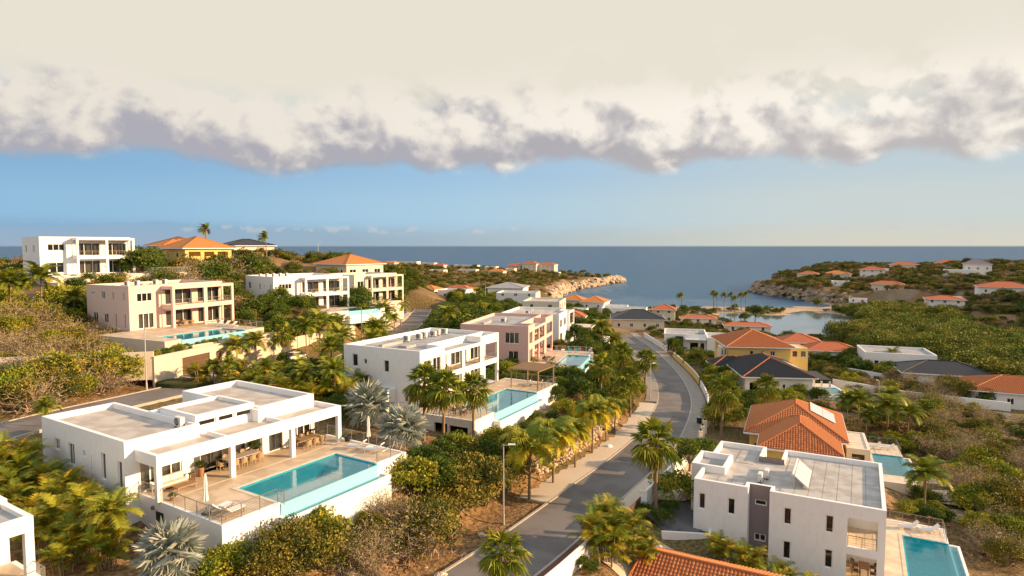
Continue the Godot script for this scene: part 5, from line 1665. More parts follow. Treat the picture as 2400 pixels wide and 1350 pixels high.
# ---------------------------------------------------------------- ground cover nobody could count
func blocked(x: float, z: float, pad := 0.0) -> bool:
	for s in solids:
		if Vector2(x - s.x, z - s.y).length() < s.z + pad: return true
	return false

func scatter(nm: String, label: String, category: String, meshes: Array, m: Material, n: int, lo: Vector2, hi: Vector2, s0: float, s1: float, ok: Callable, tint := 0.25) -> void:
	var at := []
	var tries := 0
	while at.size() < n and tries < n * 5:
		tries += 1
		var x := rr(lo.x, hi.x)
		var z := rr(lo.y, hi.y)
		if not ok.call(x, z) or blocked(x, z): continue
		if z > -235.0 and (along(x, z, ROAD).x < 7.0 or along(x, z, STREET).x < 6.0 or along(x, z, LANE).x < 4.5): continue
		var y := ground(x, z)
		if y < -9.6: continue
		at.append(Vector3(x, y, z))
	for k in meshes.size():
		var mm := MultiMesh.new()
		mm.transform_format = MultiMesh.TRANSFORM_3D
		mm.use_colors = true
		mm.mesh = meshes[k]
		var mine := []
		for i in at.size():
			if i % meshes.size() == k: mine.append(at[i])
		mm.instance_count = mine.size()
		for i in mine.size():
			var s := rr(s0, s1)
			mm.set_instance_transform(i, Transform3D(Basis(Vector3.UP, rr(0, TAU)).scaled(Vector3(s * rr(0.9, 1.4), s * rr(0.75, 1.1), s * rr(0.9, 1.4))), mine[i] - Vector3(0, 0.15 * s, 0)))
			var b := 1.0 + rr(-tint, tint)
			mm.set_instance_color(i, Color(b * rr(0.9, 1.15), b, b * rr(0.85, 1.1)))
		var o := MultiMeshInstance3D.new()
		o.name = numbered(nm)
		o.multimesh = mm
		o.material_override = m
		add_child(o)
		o.set_meta("kind", "stuff")
		o.set_meta("label", label)
		o.set_meta("category", category)

func build_cover() -> void:
	var west := func(x: float, z: float) -> bool: return x < -44.0 - maxf(0.0, (-z - 220.0) * 0.02) and z < -60.0
	scatter("hillside_scrub", "olive and brown scrub covering the hillside behind the upper villas", "scrub", G.far + G.fardry, M.leaf, 1500, Vector2(-190, -330), Vector2(-44, -96), 1.3, 2.9, west)
	scatter("headland_scrub", "low scrub covering the left headland towards the cliff", "scrub", G.far + G.fardry, M.leaf, 2600, Vector2(-330, -800), Vector2(110, -300), 1.4, 3.4, func(x: float, z: float) -> bool: return edge_in(x, z, WESTLAND) > 7.0)
	scatter("headland_scrub", "dark scrub covering the right headland around its villas", "scrub", G.far + G.fardry, M.leaf, 3000, Vector2(180, -640), Vector2(480, -300), 1.5, 3.8, func(x: float, z: float) -> bool: return edge_in(x, z, EASTLAND) > 6.0)
	scatter("slope_scrub", "brown scrub covering the slope above the mangroves on the right", "scrub", G.far + G.fardry, M.leaf, 2600, Vector2(150, -340), Vector2(380, -110), 1.4, 3.2, func(x: float, z: float) -> bool: return ground(x, z) > -9.0 and x > 150.0 - (z + 110.0) * 0.1)
	scatter("mangrove_wood", "dense green mangrove wood in the valley beside the lagoon", "mangrove", G.mangrove, M.leaf, 900, Vector2(92, -300), Vector2(200, -130), 3.0, 6.0, func(x: float, z: float) -> bool: return ground(x, z) < -8.0 and x > 100.0 + (-z - 150.0) * 0.22 and x < 190.0, 0.18)
	scatter("valley_scrub", "dry olive scrub on the slope below the right hand houses", "scrub", G.far + G.fardry, M.leaf, 650, Vector2(40, -215), Vector2(120, -40), 0.9, 2.1, func(x: float, z: float) -> bool: return x > 52.0 + maxf(0.0, (-z - 110.0) * 0.12))
	scatter("terrace_greenery", "mixed greenery filling the ground between the middle houses", "greenery", G.far + G.grove, M.leaf, 1500, Vector2(-24, -340), Vector2(34, -100), 1.0, 2.3, func(x: float, z: float) -> bool: return true)
	scatter("terrace_greenery", "mixed greenery filling the ground beyond the right of the street", "greenery", G.far, M.leaf, 500, Vector2(44, -330), Vector2(110, -130), 0.9, 2.2, func(x: float, z: float) -> bool: return z > -300.0 or x < 70.0)
	scatter("street_greenery", "trees and shrubs massed on the slope left of the upper street", "greenery", G.grove + G.far, M.leaf, 420, Vector2(-62, -330), Vector2(-34, -118), 1.2, 2.6, func(x: float, z: float) -> bool: return x < -34.0 - maxf(0.0, (-z - 215.0) * 0.1))
	scatter("beach_scrub", "low green shrubs growing on the sand behind the beach", "shrubs", G.far + G.grove, M.leaf, 170, Vector2(52, -338), Vector2(170, -296), 0.8, 2.0, func(x: float, z: float) -> bool: return z > -330.0 or rng.randf() < 0.15)
	# dry grass
	var gr := MB.new()
	for i in 46:
		var a := rr(0, TAU)
		var b := Vector3(cos(a), 0, sin(a)) * rr(0, 0.22)
		gr.col = jit(Color(0.34, 0.24, 0.10), 0.3)
		var e := b + Vector3(rr(-.25, .25), rr(0.2, 0.55), rr(-.25, .25))
		var s := Vector3(-sin(a), 0, cos(a)) * 0.014
		gr.tri(b - s, b + s, e)
	scatter("dry_grass", "dry straw coloured grass tufts between the bushes", "grass", [gr.mesh()], M.dry, 5200, Vector2(-78, -105), Vector2(80, -32), 0.6, 1.5, func(x: float, z: float) -> bool: return x < -44.0 or x > 40.0 or (x > -14.0 and x < 14.0))
	var st := MB.new()
	st.col = Color(1, 1, 1)
	for i in 5:
		var a := TAU * i / 5
		var b := TAU * (i + 1) / 5
		var p := Vector3(cos(a), 0, sin(a)) * rr(0.8, 1.1)
		var q := Vector3(cos(b), 0, sin(b)) * rr(0.8, 1.1)
		st.tri(q, p, Vector3(rr(-.2, .2), 0.7, rr(-.2, .2)))
	scatter("loose_stones", "loose pale stones strewn over the dry earth", "stones", [st.mesh()], M.kerb, 2600, Vector2(-70, -100), Vector2(70, -34), 0.05, 0.2, func(x: float, z: float) -> bool: return x < -44.0 or x > 42.0 or (x > -14.0 and x < 6.0))
# ---------------------------------------------------------------- building kit
# a wall from x 0 to L, y 0 to H, outer face at z 0, with openings [x0, x1, y0, y1, ...]
func wall_mesh(L: float, H: float, th: float, ops: Array) -> MB:
	var m := MB.new()
	var xs := [0.0, L]
	var ys := [0.0, H]
	for o in ops:
		xs.append_array([o[0], o[1]]); ys.append_array([o[2], o[3]])
	xs.sort(); ys.sort()
	var solid := func(i: int, j: int) -> bool:
		if i < 0 or j < 0 or i >= xs.size() - 1 or j >= ys.size() - 1: return false
		var x: float = (xs[i] + xs[i + 1]) * 0.5
		var y: float = (ys[j] + ys[j + 1]) * 0.5
		for o in ops:
			if x > o[0] and x < o[1] and y > o[2] and y < o[3]: return false
		return true
	for i in xs.size() - 1:
		if xs[i + 1] - xs[i] < 1e-4: continue
		for j in ys.size() - 1:
			if ys[j + 1] - ys[j] < 1e-4 or not solid.call(i, j): continue
			var a: float = xs[i]
			var b: float = xs[i + 1]
			var c: float = ys[j]
			var d: float = ys[j + 1]
			m.quad(Vector3(a, c, 0), Vector3(b, c, 0), Vector3(b, d, 0), Vector3(a, d, 0))
			m.quad(Vector3(b, c, -th), Vector3(a, c, -th), Vector3(a, d, -th), Vector3(b, d, -th))
			var il := i - 1
			while il >= 0 and xs[il + 1] - xs[il] < 1e-4: il -= 1
			var ir := i + 1
			while ir < xs.size() - 1 and xs[ir + 1] - xs[ir] < 1e-4: ir += 1
			var jd := j - 1
			while jd >= 0 and ys[jd + 1] - ys[jd] < 1e-4: jd -= 1
			var ju := j + 1
			while ju < ys.size() - 1 and ys[ju + 1] - ys[ju] < 1e-4: ju += 1
			if not solid.call(il, j): m.quad(Vector3(a, c, -th), Vector3(a, c, 0), Vector3(a, d, 0), Vector3(a, d, -th))
			if not solid.call(ir, j): m.quad(Vector3(b, c, 0), Vector3(b, c, -th), Vector3(b, d, -th), Vector3(b, d, 0))
			if not solid.call(i, jd): m.quad(Vector3(a, c, -th), Vector3(b, c, -th), Vector3(b, c, 0), Vector3(a, c, 0))
			if not solid.call(i, ju): m.quad(Vector3(a, d, 0), Vector3(b, d, 0), Vector3(b, d, -th), Vector3(a, d, -th))
	return m

func window(t: Node3D, tf: Transform3D, x0: float, x1: float, y0: float, y1: float, n: int, curtain: bool, fm: Material = null) -> void:
	var f := MB.new()
	var e := 0.09
	var za := -0.16
	var zb := -0.09
	f.box(Vector3(x0, y0, za), Vector3(x1, y0 + e, zb)); f.box(Vector3(x0, y1 - e, za), Vector3(x1, y1, zb))
	f.box(Vector3(x0, y0 + e, za), Vector3(x0 + e, y1 - e, zb)); f.box(Vector3(x1 - e, y0 + e, za), Vector3(x1, y1 - e, zb))
	for i in range(1, n):
		var x := lerpf(x0, x1, float(i) / n)
		f.box(Vector3(x - e * 0.5, y0 + e, za), Vector3(x + e * 0.5, y1 - e, zb))
	var w := put(t, "window", f, fm if fm else M.frame, tf)
	for i in n:
		var g := MB.new()
		var a := lerpf(x0, x1, float(i) / n) + e * 0.5
		var b := lerpf(x0, x1, float(i + 1) / n) - e * 0.5
		g.quad(Vector3(a, y0 + e, -0.12), Vector3(b, y0 + e, -0.12), Vector3(b, y1 - e, -0.12), Vector3(a, y1 - e, -0.12))
		put(w, "pane", g, M.glass)
		if curtain:
			var q := MB.new()
			var c0 := a if i % 2 == 0 else lerpf(a, b, 0.35)
			var c1 := lerpf(a, b, 0.65) if i % 2 == 0 else b
			if rng.randf() < 0.3:
				c0 = a; c1 = b
			var k := int((c1 - c0) / 0.09) + 2
			for j in k:
				var s0 := lerpf(c0, c1, float(j) / k)
				var s1 := lerpf(c0, c1, float(j + 1) / k)
				var d0 := -0.36 + (0.05 if j % 2 == 0 else -0.05)
				var d1 := -0.36 + (-0.05 if j % 2 == 0 else 0.05)
				q.quad(Vector3(s0, y0 + 0.04, d0), Vector3(s1, y0 + 0.04, d1), Vector3(s1, y1 - 0.06, d1), Vector3(s0, y1 - 0.06, d0))
			put(w, "curtain", q, M.curtain)

func side(t: Node3D, tf: Transform3D, L: float, H: float, m: Material, ops: Array, th := 0.3, shift := 0.0, nm := "wall") -> void:
	var o2 := []
	for o in ops:
		var q: Array = o.duplicate()
		q[0] = clampf(q[0] - shift, 0, L); q[1] = clampf(q[1] - shift, 0, L); q[3] = minf(q[3], H)
		if q[1] - q[0] > 0.05: o2.append(q)
	put(t, nm, wall_mesh(L, H, th, o2), m, tf)
	for o in o2:
		var k: String = o[4] if o.size() > 4 else "w"
		var n: int = o[5] if o.size() > 5 else 1
		if k == "w": window(t, tf, o[0], o[1], o[2], o[3], n, false)
		elif k == "c": window(t, tf, o[0], o[1], o[2], o[3], n, true)
		elif k == "k": window(t, tf, o[0], o[1], o[2], o[3], n, true, M.dark_frame)
		elif k == "x":
			var b := MB.new()
			var nb := maxi(2, int((o[3] - o[2]) / 0.5))
			for i in nb:
				var y0 := lerpf(o[2], o[3], float(i) / nb)
				b.box(Vector3(o[0], y0, -0.2), Vector3(o[1], lerpf(o[2], o[3], float(i + 1) / nb) - 0.02, -0.14))
			put(t, "door", b, M.wood_dark, tf)

# a box of four walls, floor and flat roof; x0..x0+w, z0-d..z0 (front faces +z). ops: {F, L, R, B}
func block(t: Node3D, x0: float, z0: float, y0: float, w: float, d: float, h: float, m: Material, ops := {}, roof: Material = null, par := 0.5, skip := "", th := 0.3) -> void:
	if not "F" in skip: side(t, Transform3D(Basis(), Vector3(x0, y0, z0)), w, h, m, ops.get("F", []), th)
	if not "B" in skip: side(t, Transform3D(Basis(Vector3.UP, PI), Vector3(x0 + w, y0, z0 - d)), w, h, m, ops.get("B", []), th)
	var tb := 0.0 if "B" in skip else th
	var tf := 0.0 if "F" in skip else th
	if not "L" in skip: side(t, Transform3D(Basis(Vector3.UP, -PI / 2), Vector3(x0, y0, z0 - d + tb)), d - tb - tf, h, m, ops.get("L", []), th, tb)
	if not "R" in skip: side(t, Transform3D(Basis(Vector3.UP, PI / 2), Vector3(x0 + w, y0, z0 - tf)), d - tb - tf, h, m, ops.get("R", []), th, tf)
	var a := 0.0 if "L" in skip else th
	var b := 0.0 if "R" in skip else th
	var e := 0.0 if "B" in skip else th
	var f := 0.0 if "F" in skip else th
	pbox(t, "roof", Vector3(x0 + a, y0 + h - par - 0.2, z0 - d + e), Vector3(x0 + w - b, y0 + h - par, z0 - f), roof if roof else M.screed)
	pbox(t, "floor", Vector3(x0 + a, y0 - 0.1, z0 - d + e), Vector3(x0 + w - b, y0 + 0.02, z0 - f), M.deck)

func railing(t: Node3D, pts: Array, h := 0.95, gap := 1.3, cables := 6, m: Material = null, glassy := false) -> void:
	var r := node(t, "railing")
	var mt: Material = m if m else M.steel
	var rail := MB.new()
	var cab := MB.new()
	var pm := MB.new()
	pm.box(Vector3(-0.022, 0, -0.022), Vector3(0.022, h, 0.022))
	var post := pm.mesh()
	for i in pts.size() - 1:
		var a: Vector3 = pts[i]
		var b: Vector3 = pts[i + 1]
		rail.beam(a + Vector3.UP * h, b + Vector3.UP * h, 0.05, 0.04)
		var k := maxi(1, int(round(a.distance_to(b) / gap)))
		for j in k + 1:
			if j == 0 and i > 0: continue
			put(r, "post", post, mt, Transform3D(Basis(), a.lerp(b, float(j) / k)))
		if glassy:
			var g := MB.new()
			g.quad(a + Vector3.UP * 0.08, b + Vector3.UP * 0.08, b + Vector3.UP * (h - 0.05), a + Vector3.UP * (h - 0.05))
			put(r, "glass_panel", g, M.clear)
		else:
			for c in cables:
				var y := h * (c + 0.6) / (cables + 0.5)
				cab.beam(a + Vector3.UP * y, b + Vector3.UP * y, 0.012, 0.012)
	put(r, "handrail", rail, mt)
	if not glassy and cables > 0: put(r, "cables", cab, mt)

# a raised deck, top at y 0, retaining walls down to bot, with a pool; ends where the pool spills over its z1 edge
func terrace(t: Node3D, x0: float, x1: float, z0: float, z1: float, P: Array, bot: float, wm: Material, dm: Material, spill := true, drop := 0.92, walls := "LRF") -> void:
	var px0: float = P[0]
	var px1: float = P[1]
	var pz0: float = P[2]
	var pz1: float = P[3]
	var e := 0.25
	var inset := 0.0 if spill else z1 - pz1
	# deck
	pbox(t, "deck", Vector3(x0 + e, -0.3, z0), Vector3(x1 - e, 0.0, pz0), dm)
	pbox(t, "deck", Vector3(x0 + e, -0.3, pz0), Vector3(px0, 0.0, z1 - e), dm)
	pbox(t, "deck", Vector3(px1, -0.3, pz0), Vector3(x1 - e, 0.0, z1 - e), dm)
	if not spill: pbox(t, "deck", Vector3(px0, -0.3, pz1), Vector3(px1, 0.0, z1 - e), dm)
	# walls
	if "L" in walls: pbox(t, "retaining_wall", Vector3(x0, bot, z0), Vector3(x0 + e, 0.004, z1), wm)
	if "R" in walls: pbox(t, "retaining_wall", Vector3(x1 - e, bot, z0), Vector3(x1, 0.004, z1), wm)
	if "F" in walls:
		if spill:
			pbox(t, "retaining_wall", Vector3(x0 + e, bot, z1 - e), Vector3(px0, 0.004, z1), wm)
			if px1 < x1 - e: pbox(t, "retaining_wall", Vector3(px1, bot, z1 - e), Vector3(x1 - e, 0.004, z1), wm)
		else:
			pbox(t, "retaining_wall", Vector3(x0 + e, bot, z1 - e), Vector3(x1 - e, 0.004, z1), wm)
	# coping strip beside the pool
	var cp := MB.new()
	cp.box(Vector3(px0 - 0.3, 0.0, pz0 - 0.3), Vector3(px1 + 0.3, 0.03, pz0))
	cp.box(Vector3(px0 - 0.3, 0.0, pz0), Vector3(px0, 0.03, minf(pz1, z1 - e)))
	cp.box(Vector3(px1, 0.0, pz0), Vector3(px1 + 0.3, 0.03, minf(pz1, z1 - e)))
	put(t, "pool_coping", cp, M.deck_pale)
	# basin
	var b := MB.new()
	var q := 0.15
	b.box(Vector3(px0, -1.6, pz0), Vector3(px1, -1.45, pz1))
	b.box(Vector3(px0, -1.45, pz0), Vector3(px1, -0.005, pz0 + q))
	b.box(Vector3(px0, -1.45, pz0 + q), Vector3(px0 + q, -0.005, pz1 - q))
	b.box(Vector3(px1 - q, -1.45, pz0 + q), Vector3(px1, -0.005, pz1 - q))
	for i in 3:    # steps down into the water
		b.box(Vector3(px1 - q - 0.5 * (3 - i), -1.45, pz0 + q), Vector3(px1 - q - 0.5 * (2 - i), -0.28 - 0.3 * (2 - i), pz0 + q + 2.4))
	if not spill: b.box(Vector3(px0, -1.45, pz1 - q), Vector3(px1, -0.005, pz1))
	var pool := put(t, "pool", b, M.pool_tile)
	var wt := MB.new()
	wt.quad(Vector3(px0 + q, -0.07, pz1 - (0.0 if spill else q)), Vector3(px1 - q, -0.07, pz1 - (0.0 if spill else q)), Vector3(px1 - q, -0.07, pz0 + q), Vector3(px0 + q, -0.07, pz0 + q))
	put(pool, "water", wt, M.water)
	if spill:
		var wr := MB.new()
		wr.box(Vector3(px0, bot, pz1 - q), Vector3(px1, -0.085, pz1))
		put(t, "spill_wall", wr, M.pool_pale)
		pbox(t, "retaining_wall", Vector3(px0 - 0.35, bot, pz1 + 0.65), Vector3(px1 + 0.6, -drop, pz1 + 0.87), wm)
		pbox(t, "retaining_wall", Vector3(px0 - 0.35, bot, z1), Vector3(px0, -drop, pz1 + 0.65), wm)
		pbox(t, "retaining_wall", Vector3(px1 + 0.38, bot, z1), Vector3(px1 + 0.6, -drop, pz1 + 0.65), wm)
		pbox(t, "catch_basin", Vector3(px0, bot + 0.1, pz1), Vector3(px1 + 0.38, -drop - 0.45, pz1 + 0.65), M.pool_tile)
		var cw := MB.new()
		cw.quad(Vector3(px0, -drop - 0.12, pz1 + 0.65), Vector3(px1 + 0.38, -drop - 0.12, pz1 + 0.65), Vector3(px1 + 0.38, -drop - 0.12, pz1), Vector3(px0, -drop - 0.12, pz1))
		put(t, "catch_water", cw, M.water)

# two storeys with a framed loggia. Keys: L D H fh sx zs zm zp bays notch mat ops rail
func villa(t: Node3D, P: Dictionary) -> void:
	var L: float = P.L
	var D: float = P.D
	var H: float = P.H
	var fh: float = P.get("fh", 3.3)
	var sx: float = P.sx
	var zs: float = P.zs
	var zm: float = P.zm
	var zp: float = P.zp
	var m: Material = P.mat
	var th := 0.3
	var rm: Material = P.get("roof", M.screed)
	var ops: Dictionary = P.get("ops", {})
	var fops := []
	for b in P.bays:
		fops.append([b[0] - sx + 0.25, b[1] - sx - 0.25, 0.06, 2.45, "c", 3])
		fops.append([b[0] - sx + 0.25, b[1] - sx - 0.25, fh + 0.06, fh + 2.4, "c", 3])
	if sx > 0.5:
		block(t, 0, zs, 0, sx, D + zs, H, m, {"F": ops.get("F", []), "L": ops.get("L", []), "B": []}, rm, 0.5, "R")
		block(t, sx, zm, 0, L - sx, D + zm, H, m, {"F": fops, "R": ops.get("R", [])}, rm, 0.5, "L")
		if zs > zm + 0.1: pbox(t, "wall", Vector3(sx - th, 0, zm), Vector3(sx, H, zs - th), m)
		elif zm > zs + 0.1: pbox(t, "wall", Vector3(sx, 0, zs), Vector3(sx + th, H, zm - th), m)
	else:
		block(t, 0, zm, 0, L, D + zm, H, m, {"F": fops, "L": ops.get("L", []), "R": ops.get("R", [])}, rm)
	pbox(t, "floor", Vector3(th, fh - 0.2, -D + th), Vector3(L - th, fh, minf(zm, zs) - th), M.deck)
	# frame in front
	var low: float = P.get("low", 0.8)
	var hl := H - low
	var holes := []
	for b in P.bays:
		holes.append([b[0] - sx, b[1] - sx, 0.0, 2.75, "h"])
		holes.append([b[0] - sx, b[1] - sx, fh + 0.12, hl - 0.42, "h"])
	side(t, Transform3D(Basis(), Vector3(sx, 0, zp)), L - sx, hl, m, holes, th, 0.0, "loggia_frame")
	var dz := zp - zm - th
	side(t, Transform3D(Basis(Vector3.UP, PI / 2), Vector3(L, 0, zp - th)), dz, hl, m, [[0.15, dz - 0.15, 0.0, 2.75, "h"], [0.15, dz - 0.15, fh + 0.12, hl - 0.42, "h"]], th, 0.0, "loggia_frame")
	if zp > zs + 0.2:
		var dl := zp - zs - th
		side(t, Transform3D(Basis(Vector3.UP, -PI / 2), Vector3(sx, 0, zs)), dl, hl, m, [[0.15, dl - 0.15, 0.0, 2.75, "h"], [0.15, dl - 0.15, fh + 0.12, hl - 0.42, "h"]], th, 0.0, "loggia_frame")
	pbox(t, "balcony_floor", Vector3(sx + (0.0 if zs >= zp - 0.2 else th), fh - 0.22, zm), Vector3(L - th, fh + 0.02, zp - th), M.deck)
	pbox(t, "loggia_roof", Vector3(sx + (0.0 if zs >= zp - 0.2 else th), hl - 0.4, zm), Vector3(L - th, hl - 0.12, zp - th), rm)
	var nt: Array = P.get("notch", [])
	if nt.size() == 2:
		if nt[0] > sx + 0.1: pbox(t, "parapet", Vector3(sx, hl, zp - th), Vector3(nt[0], H, zp), m)
		pbox(t, "parapet", Vector3(nt[1], hl, zp - th), Vector3(L, H, zp), m)
		pbox(t, "parapet", Vector3(nt[1], hl, zm), Vector3(nt[1] + th, H, zp - th), m)
		pbox(t, "parapet", Vector3(L - th, hl, zm), Vector3(L, H, zp - th), m)
	if P.get("rail", true):
		for b in P.bays: railing(t, [Vector3(b[0] + 0.02, fh + 0.02, zp - 0.15), Vector3(b[1] - 0.02, fh + 0.02, zp - 0.15)], 0.9, 1.2, P.get("cables", 5))
		railing(t, [Vector3(L - 0.15, fh + 0.02, zp - th), Vector3(L - 0.15, fh + 0.02, zm + 0.05)], 0.9, 1.2, P.get("cables", 5))

# roofs
func tile_mesh(tw: float, tl: float) -> ArrayMesh:
	var m := MB.new()
	var r := tw * 0.40
	var pr := []
	for k in 5:
		var a := PI * k / 4
		pr.append(Vector2(-cos(a) * r, sin(a) * r * 0.62))
	for k in 4:
		var p: Vector2 = pr[k]
		var q: Vector2 = pr[k + 1]
		m.quad(Vector3(p.x, 0, p.y + 0.035), Vector3(q.x, 0, q.y + 0.035), Vector3(q.x * 0.86, tl + 0.05, q.y * 0.86), Vector3(p.x * 0.86, tl + 0.05, p.y * 0.86))
	for k in range(1, 4):
		m.tri(Vector3(pr[0].x, 0, 0), Vector3(pr[k + 1].x, 0, pr[k + 1].y + 0.035), Vector3(pr[k].x, 0, pr[k].y + 0.035))
	return m.mesh()

func slope(t: Node3D, A: Vector3, B: Vector3, C: Vector3, D: Vector3, mats: Array, tw: float, parts: int) -> void:
	var p := MB.new()
	if C.distance_to(D) < 0.02: p.tri(A, B, C)
	else: p.quad(A, B, C, D)
	var s := put(t, "roof_slope", p, mats[0])
	if tw <= 0.0: return
	var e := (B - A).normalized()
	var n := (B - A).cross(D - A).normalized()
	var u := n.cross(e)
	var w := A.distance_to(B)
	var hh := (D - A).dot(u)
	var sd := (D - A).dot(e)
	var sc := (C - A).dot(e)
	var tl := tw * 1.3
	var tm := tile_mesh(tw, tl)
	var all := []
	for j in int(hh / tl):
		var f := (j + 0.5) * tl / hh
		var lo := sd * f
		var hi := w + (sc - w) * f
		for i in int(w / tw) + 1:
			var x := (i + 0.5) * tw
			if x < lo + tw * 0.3 or x > hi - tw * 0.3: continue
			all.append(Transform3D(Basis(e, u, n), A + e * x + u * (j * tl) + n * 0.012))
	if parts < 0:
		all.reverse()
		parts = -parts
	for k in mini(parts, all.size()):
		put(s, "tile", tm, mats[rng.randi() % mats.size()], all[k])
	if all.size() > parts:
		var mm := MultiMesh.new()
		mm.transform_format = MultiMesh.TRANSFORM_3D
		mm.mesh = tm
		mm.instance_count = all.size() - parts
		for k in range(parts, all.size()): mm.set_instance_transform(k - parts, all[k])
		var o := MultiMeshInstance3D.new()
		o.multimesh = mm
		o.material_override = mats[mini(1, mats.size() - 1)]
		o.name = "roof_tiles"
		s.add_child(o)
		o.set_meta("kind", "stuff")

# hipped roof over x0..x1, z0..z1 with eaves at y. parts: tiles built one by one on each slope [x0 side, x1 side, z0 side, z1 side]
func hip(t: Node3D, x0: float, x1: float, z0: float, z1: float, y: float, rise: float, mats: Array, tw := 0.0, parts := [0, 0, 0, 0], trim: Material = null, gable := false) -> void:
	var a := Vector3(x0, y, z0)
	var b := Vector3(x1, y, z0)
	var c := Vector3(x1, y, z1)
	var d := Vector3(x0, y, z1)
	var r0: Vector3
	var r1: Vector3
	var alongx := (x1 - x0) >= (z1 - z0)
	if alongx:
		var k := (z1 - z0) * 0.5 * (0.15 if gable else 1.0)
		r0 = Vector3(x0 + k, y + rise, (z0 + z1) * 0.5); r1 = Vector3(x1 - k, y + rise, (z0 + z1) * 0.5)
		slope(t, d, c, r1, r0, mats, tw, parts[3])
		slope(t, b, a, r0, r1, mats, tw, parts[2])
		slope(t, a, d, r0, r0, mats, tw, parts[0])
		slope(t, c, b, r1, r1, mats, tw, parts[1])
	else:
		var k := (x1 - x0) * 0.5
		r0 = Vector3((x0 + x1) * 0.5, y + rise, z0 + k); r1 = Vector3((x0 + x1) * 0.5, y + rise, z1 - k)
		slope(t, a, d, r1, r0, mats, tw, parts[0])
		slope(t, c, b, r0, r1, mats, tw, parts[1])
		slope(t, b, a, r0, r0, mats, tw, parts[2])
		slope(t, d, c, r1, r1, mats, tw, parts[3])
	var cap := MB.new()
	var g := 0.13 if tw > 0.0 else 0.1
	for s in [[r0, r1], [a, r0], [d, r0 if alongx else r1], [b, r1 if alongx else r0], [c, r1]]:
		cap.tube([s[0] + Vector3.UP * 0.03, s[1] + Vector3.UP * 0.03], [g, g], 6)
	put(t, "ridge_caps", cap, mats[-1])
	var tr := MB.new()
	var f := 0.12
	tr.box(Vector3(x0 - f, y - 0.22, z0 - f), Vector3(x1 + f, y - 0.02, z0)); tr.box(Vector3(x0 - f, y - 0.22, z1), Vector3(x1 + f, y - 0.02, z1 + f))
	tr.box(Vector3(x0 - f, y - 0.22, z0), Vector3(x0, y - 0.02, z1)); tr.box(Vector3(x1, y - 0.22, z0), Vector3(x1 + f, y - 0.02, z1))
	tr.box(Vector3(x0, y - 0.2, z0), Vector3(x1, y - 0.12, z1))
	put(t, "eaves", tr, trim if trim else M.white)

# one storey or two under a hipped roof: x 0..L, z 0..W
func hip_house(t: Node3D, L: float, W: float, h: float, oh: float, rise: float, wm: Material, mats: Array, ops := {}, tw := 0.0, parts := [0, 0, 0, 0]) -> void:
	block(t, 0, W, 0, L, W, h, wm, ops, M.screed, 0.1)
	hip(t, -oh, L + oh, -oh, W + oh, h + 0.23, rise, mats, tw, parts)

# ---------------------------------------------------------------- furniture and small things
func on(h: Node3D, p: Vector3) -> Vector3:
	return h.transform * p

func lounger(label: String, at: Vector3, turn: float, frame: Material, pad: Material, group := "") -> void:
	var t := thing("sun_lounger", label, "sun lounger", at, turn, group)
	var f := MB.new()
	f.box(Vector3(-0.32, 0.26, -0.95), Vector3(-0.27, 0.32, 0.95)); f.box(Vector3(0.27, 0.26, -0.95), Vector3(0.32, 0.32, 0.95))
	f.box(Vector3(-0.27, 0.26, 0.88), Vector3(0.27, 0.31, 0.95)); f.box(Vector3(-0.27, 0.26, -0.95), Vector3(0.27, 0.31, -0.88))
	put(t, "frame", f, frame)
	for x in [-0.295, 0.295]:
		for z in [-0.75, 0.8]: pbox(t, "leg", Vector3(x - 0.025, 0, z - 0.025), Vector3(x + 0.025, 0.26, z + 0.025), frame)
	pbox(t, "mattress", Vector3(-0.3, 0.325, -0.2), Vector3(0.3, 0.39, 0.95), pad)
	var b := MB.new()
	b.hull([Vector3(-0.3, 0.325, -0.2), Vector3(-0.3, 0.39, -0.2), Vector3(0.3, 0.39, -0.2), Vector3(0.3, 0.325, -0.2)], [Vector3(-0.3, 0.86, -0.83), Vector3(-0.3, 0.92, -0.78), Vector3(0.3, 0.92, -0.78), Vector3(0.3, 0.86, -0.83)])
	put(t, "backrest", b, pad)

func umbrella(label: String, at: Vector3) -> void:
	var t := thing("closed_umbrella", label, "umbrella", at, rr(0, 90))
	var p := MB.new()
	p.tube([Vector3(0, 0, 0), Vector3(0, 2.75, 0)], [0.03, 0.03], 8)
	put(t, "pole", p, M.pole)
	var b := MB.new()
	b.lathe([Vector2(0.3, 0), Vector2(0.3, 0.08), Vector2(0.05, 0.12)], 12)
	put(t, "base", b, M.plastic_dark)
	var c := MB.new()
	for k in 14:
		var a0 := TAU * k / 14
		var a1 := TAU * (k + 1) / 14
		var prof := [[0.05, 2.72], [0.10, 2.5], [0.14, 2.0], [0.12, 1.6], [0.17, 1.15], [0.2, 0.9]]
		for i in prof.size() - 1:
			var f0 := 1.0 if k % 2 == 0 else 0.6
			var f1 := 0.6 if k % 2 == 0 else 1.0
			var r0: float = prof[i][0]
			var r1: float = prof[i + 1][0]
			c.quad(Vector3(cos(a0) * r1 * f0, prof[i + 1][1], -sin(a0) * r1 * f0), Vector3(cos(a1) * r1 * f1, prof[i + 1][1], -sin(a1) * r1 * f1), Vector3(cos(a1) * r0 * f1, prof[i][1], -sin(a1) * r0 * f1), Vector3(cos(a0) * r0 * f0, prof[i][1], -sin(a0) * r0 * f0))
	put(t, "canopy", c, M.canvas)

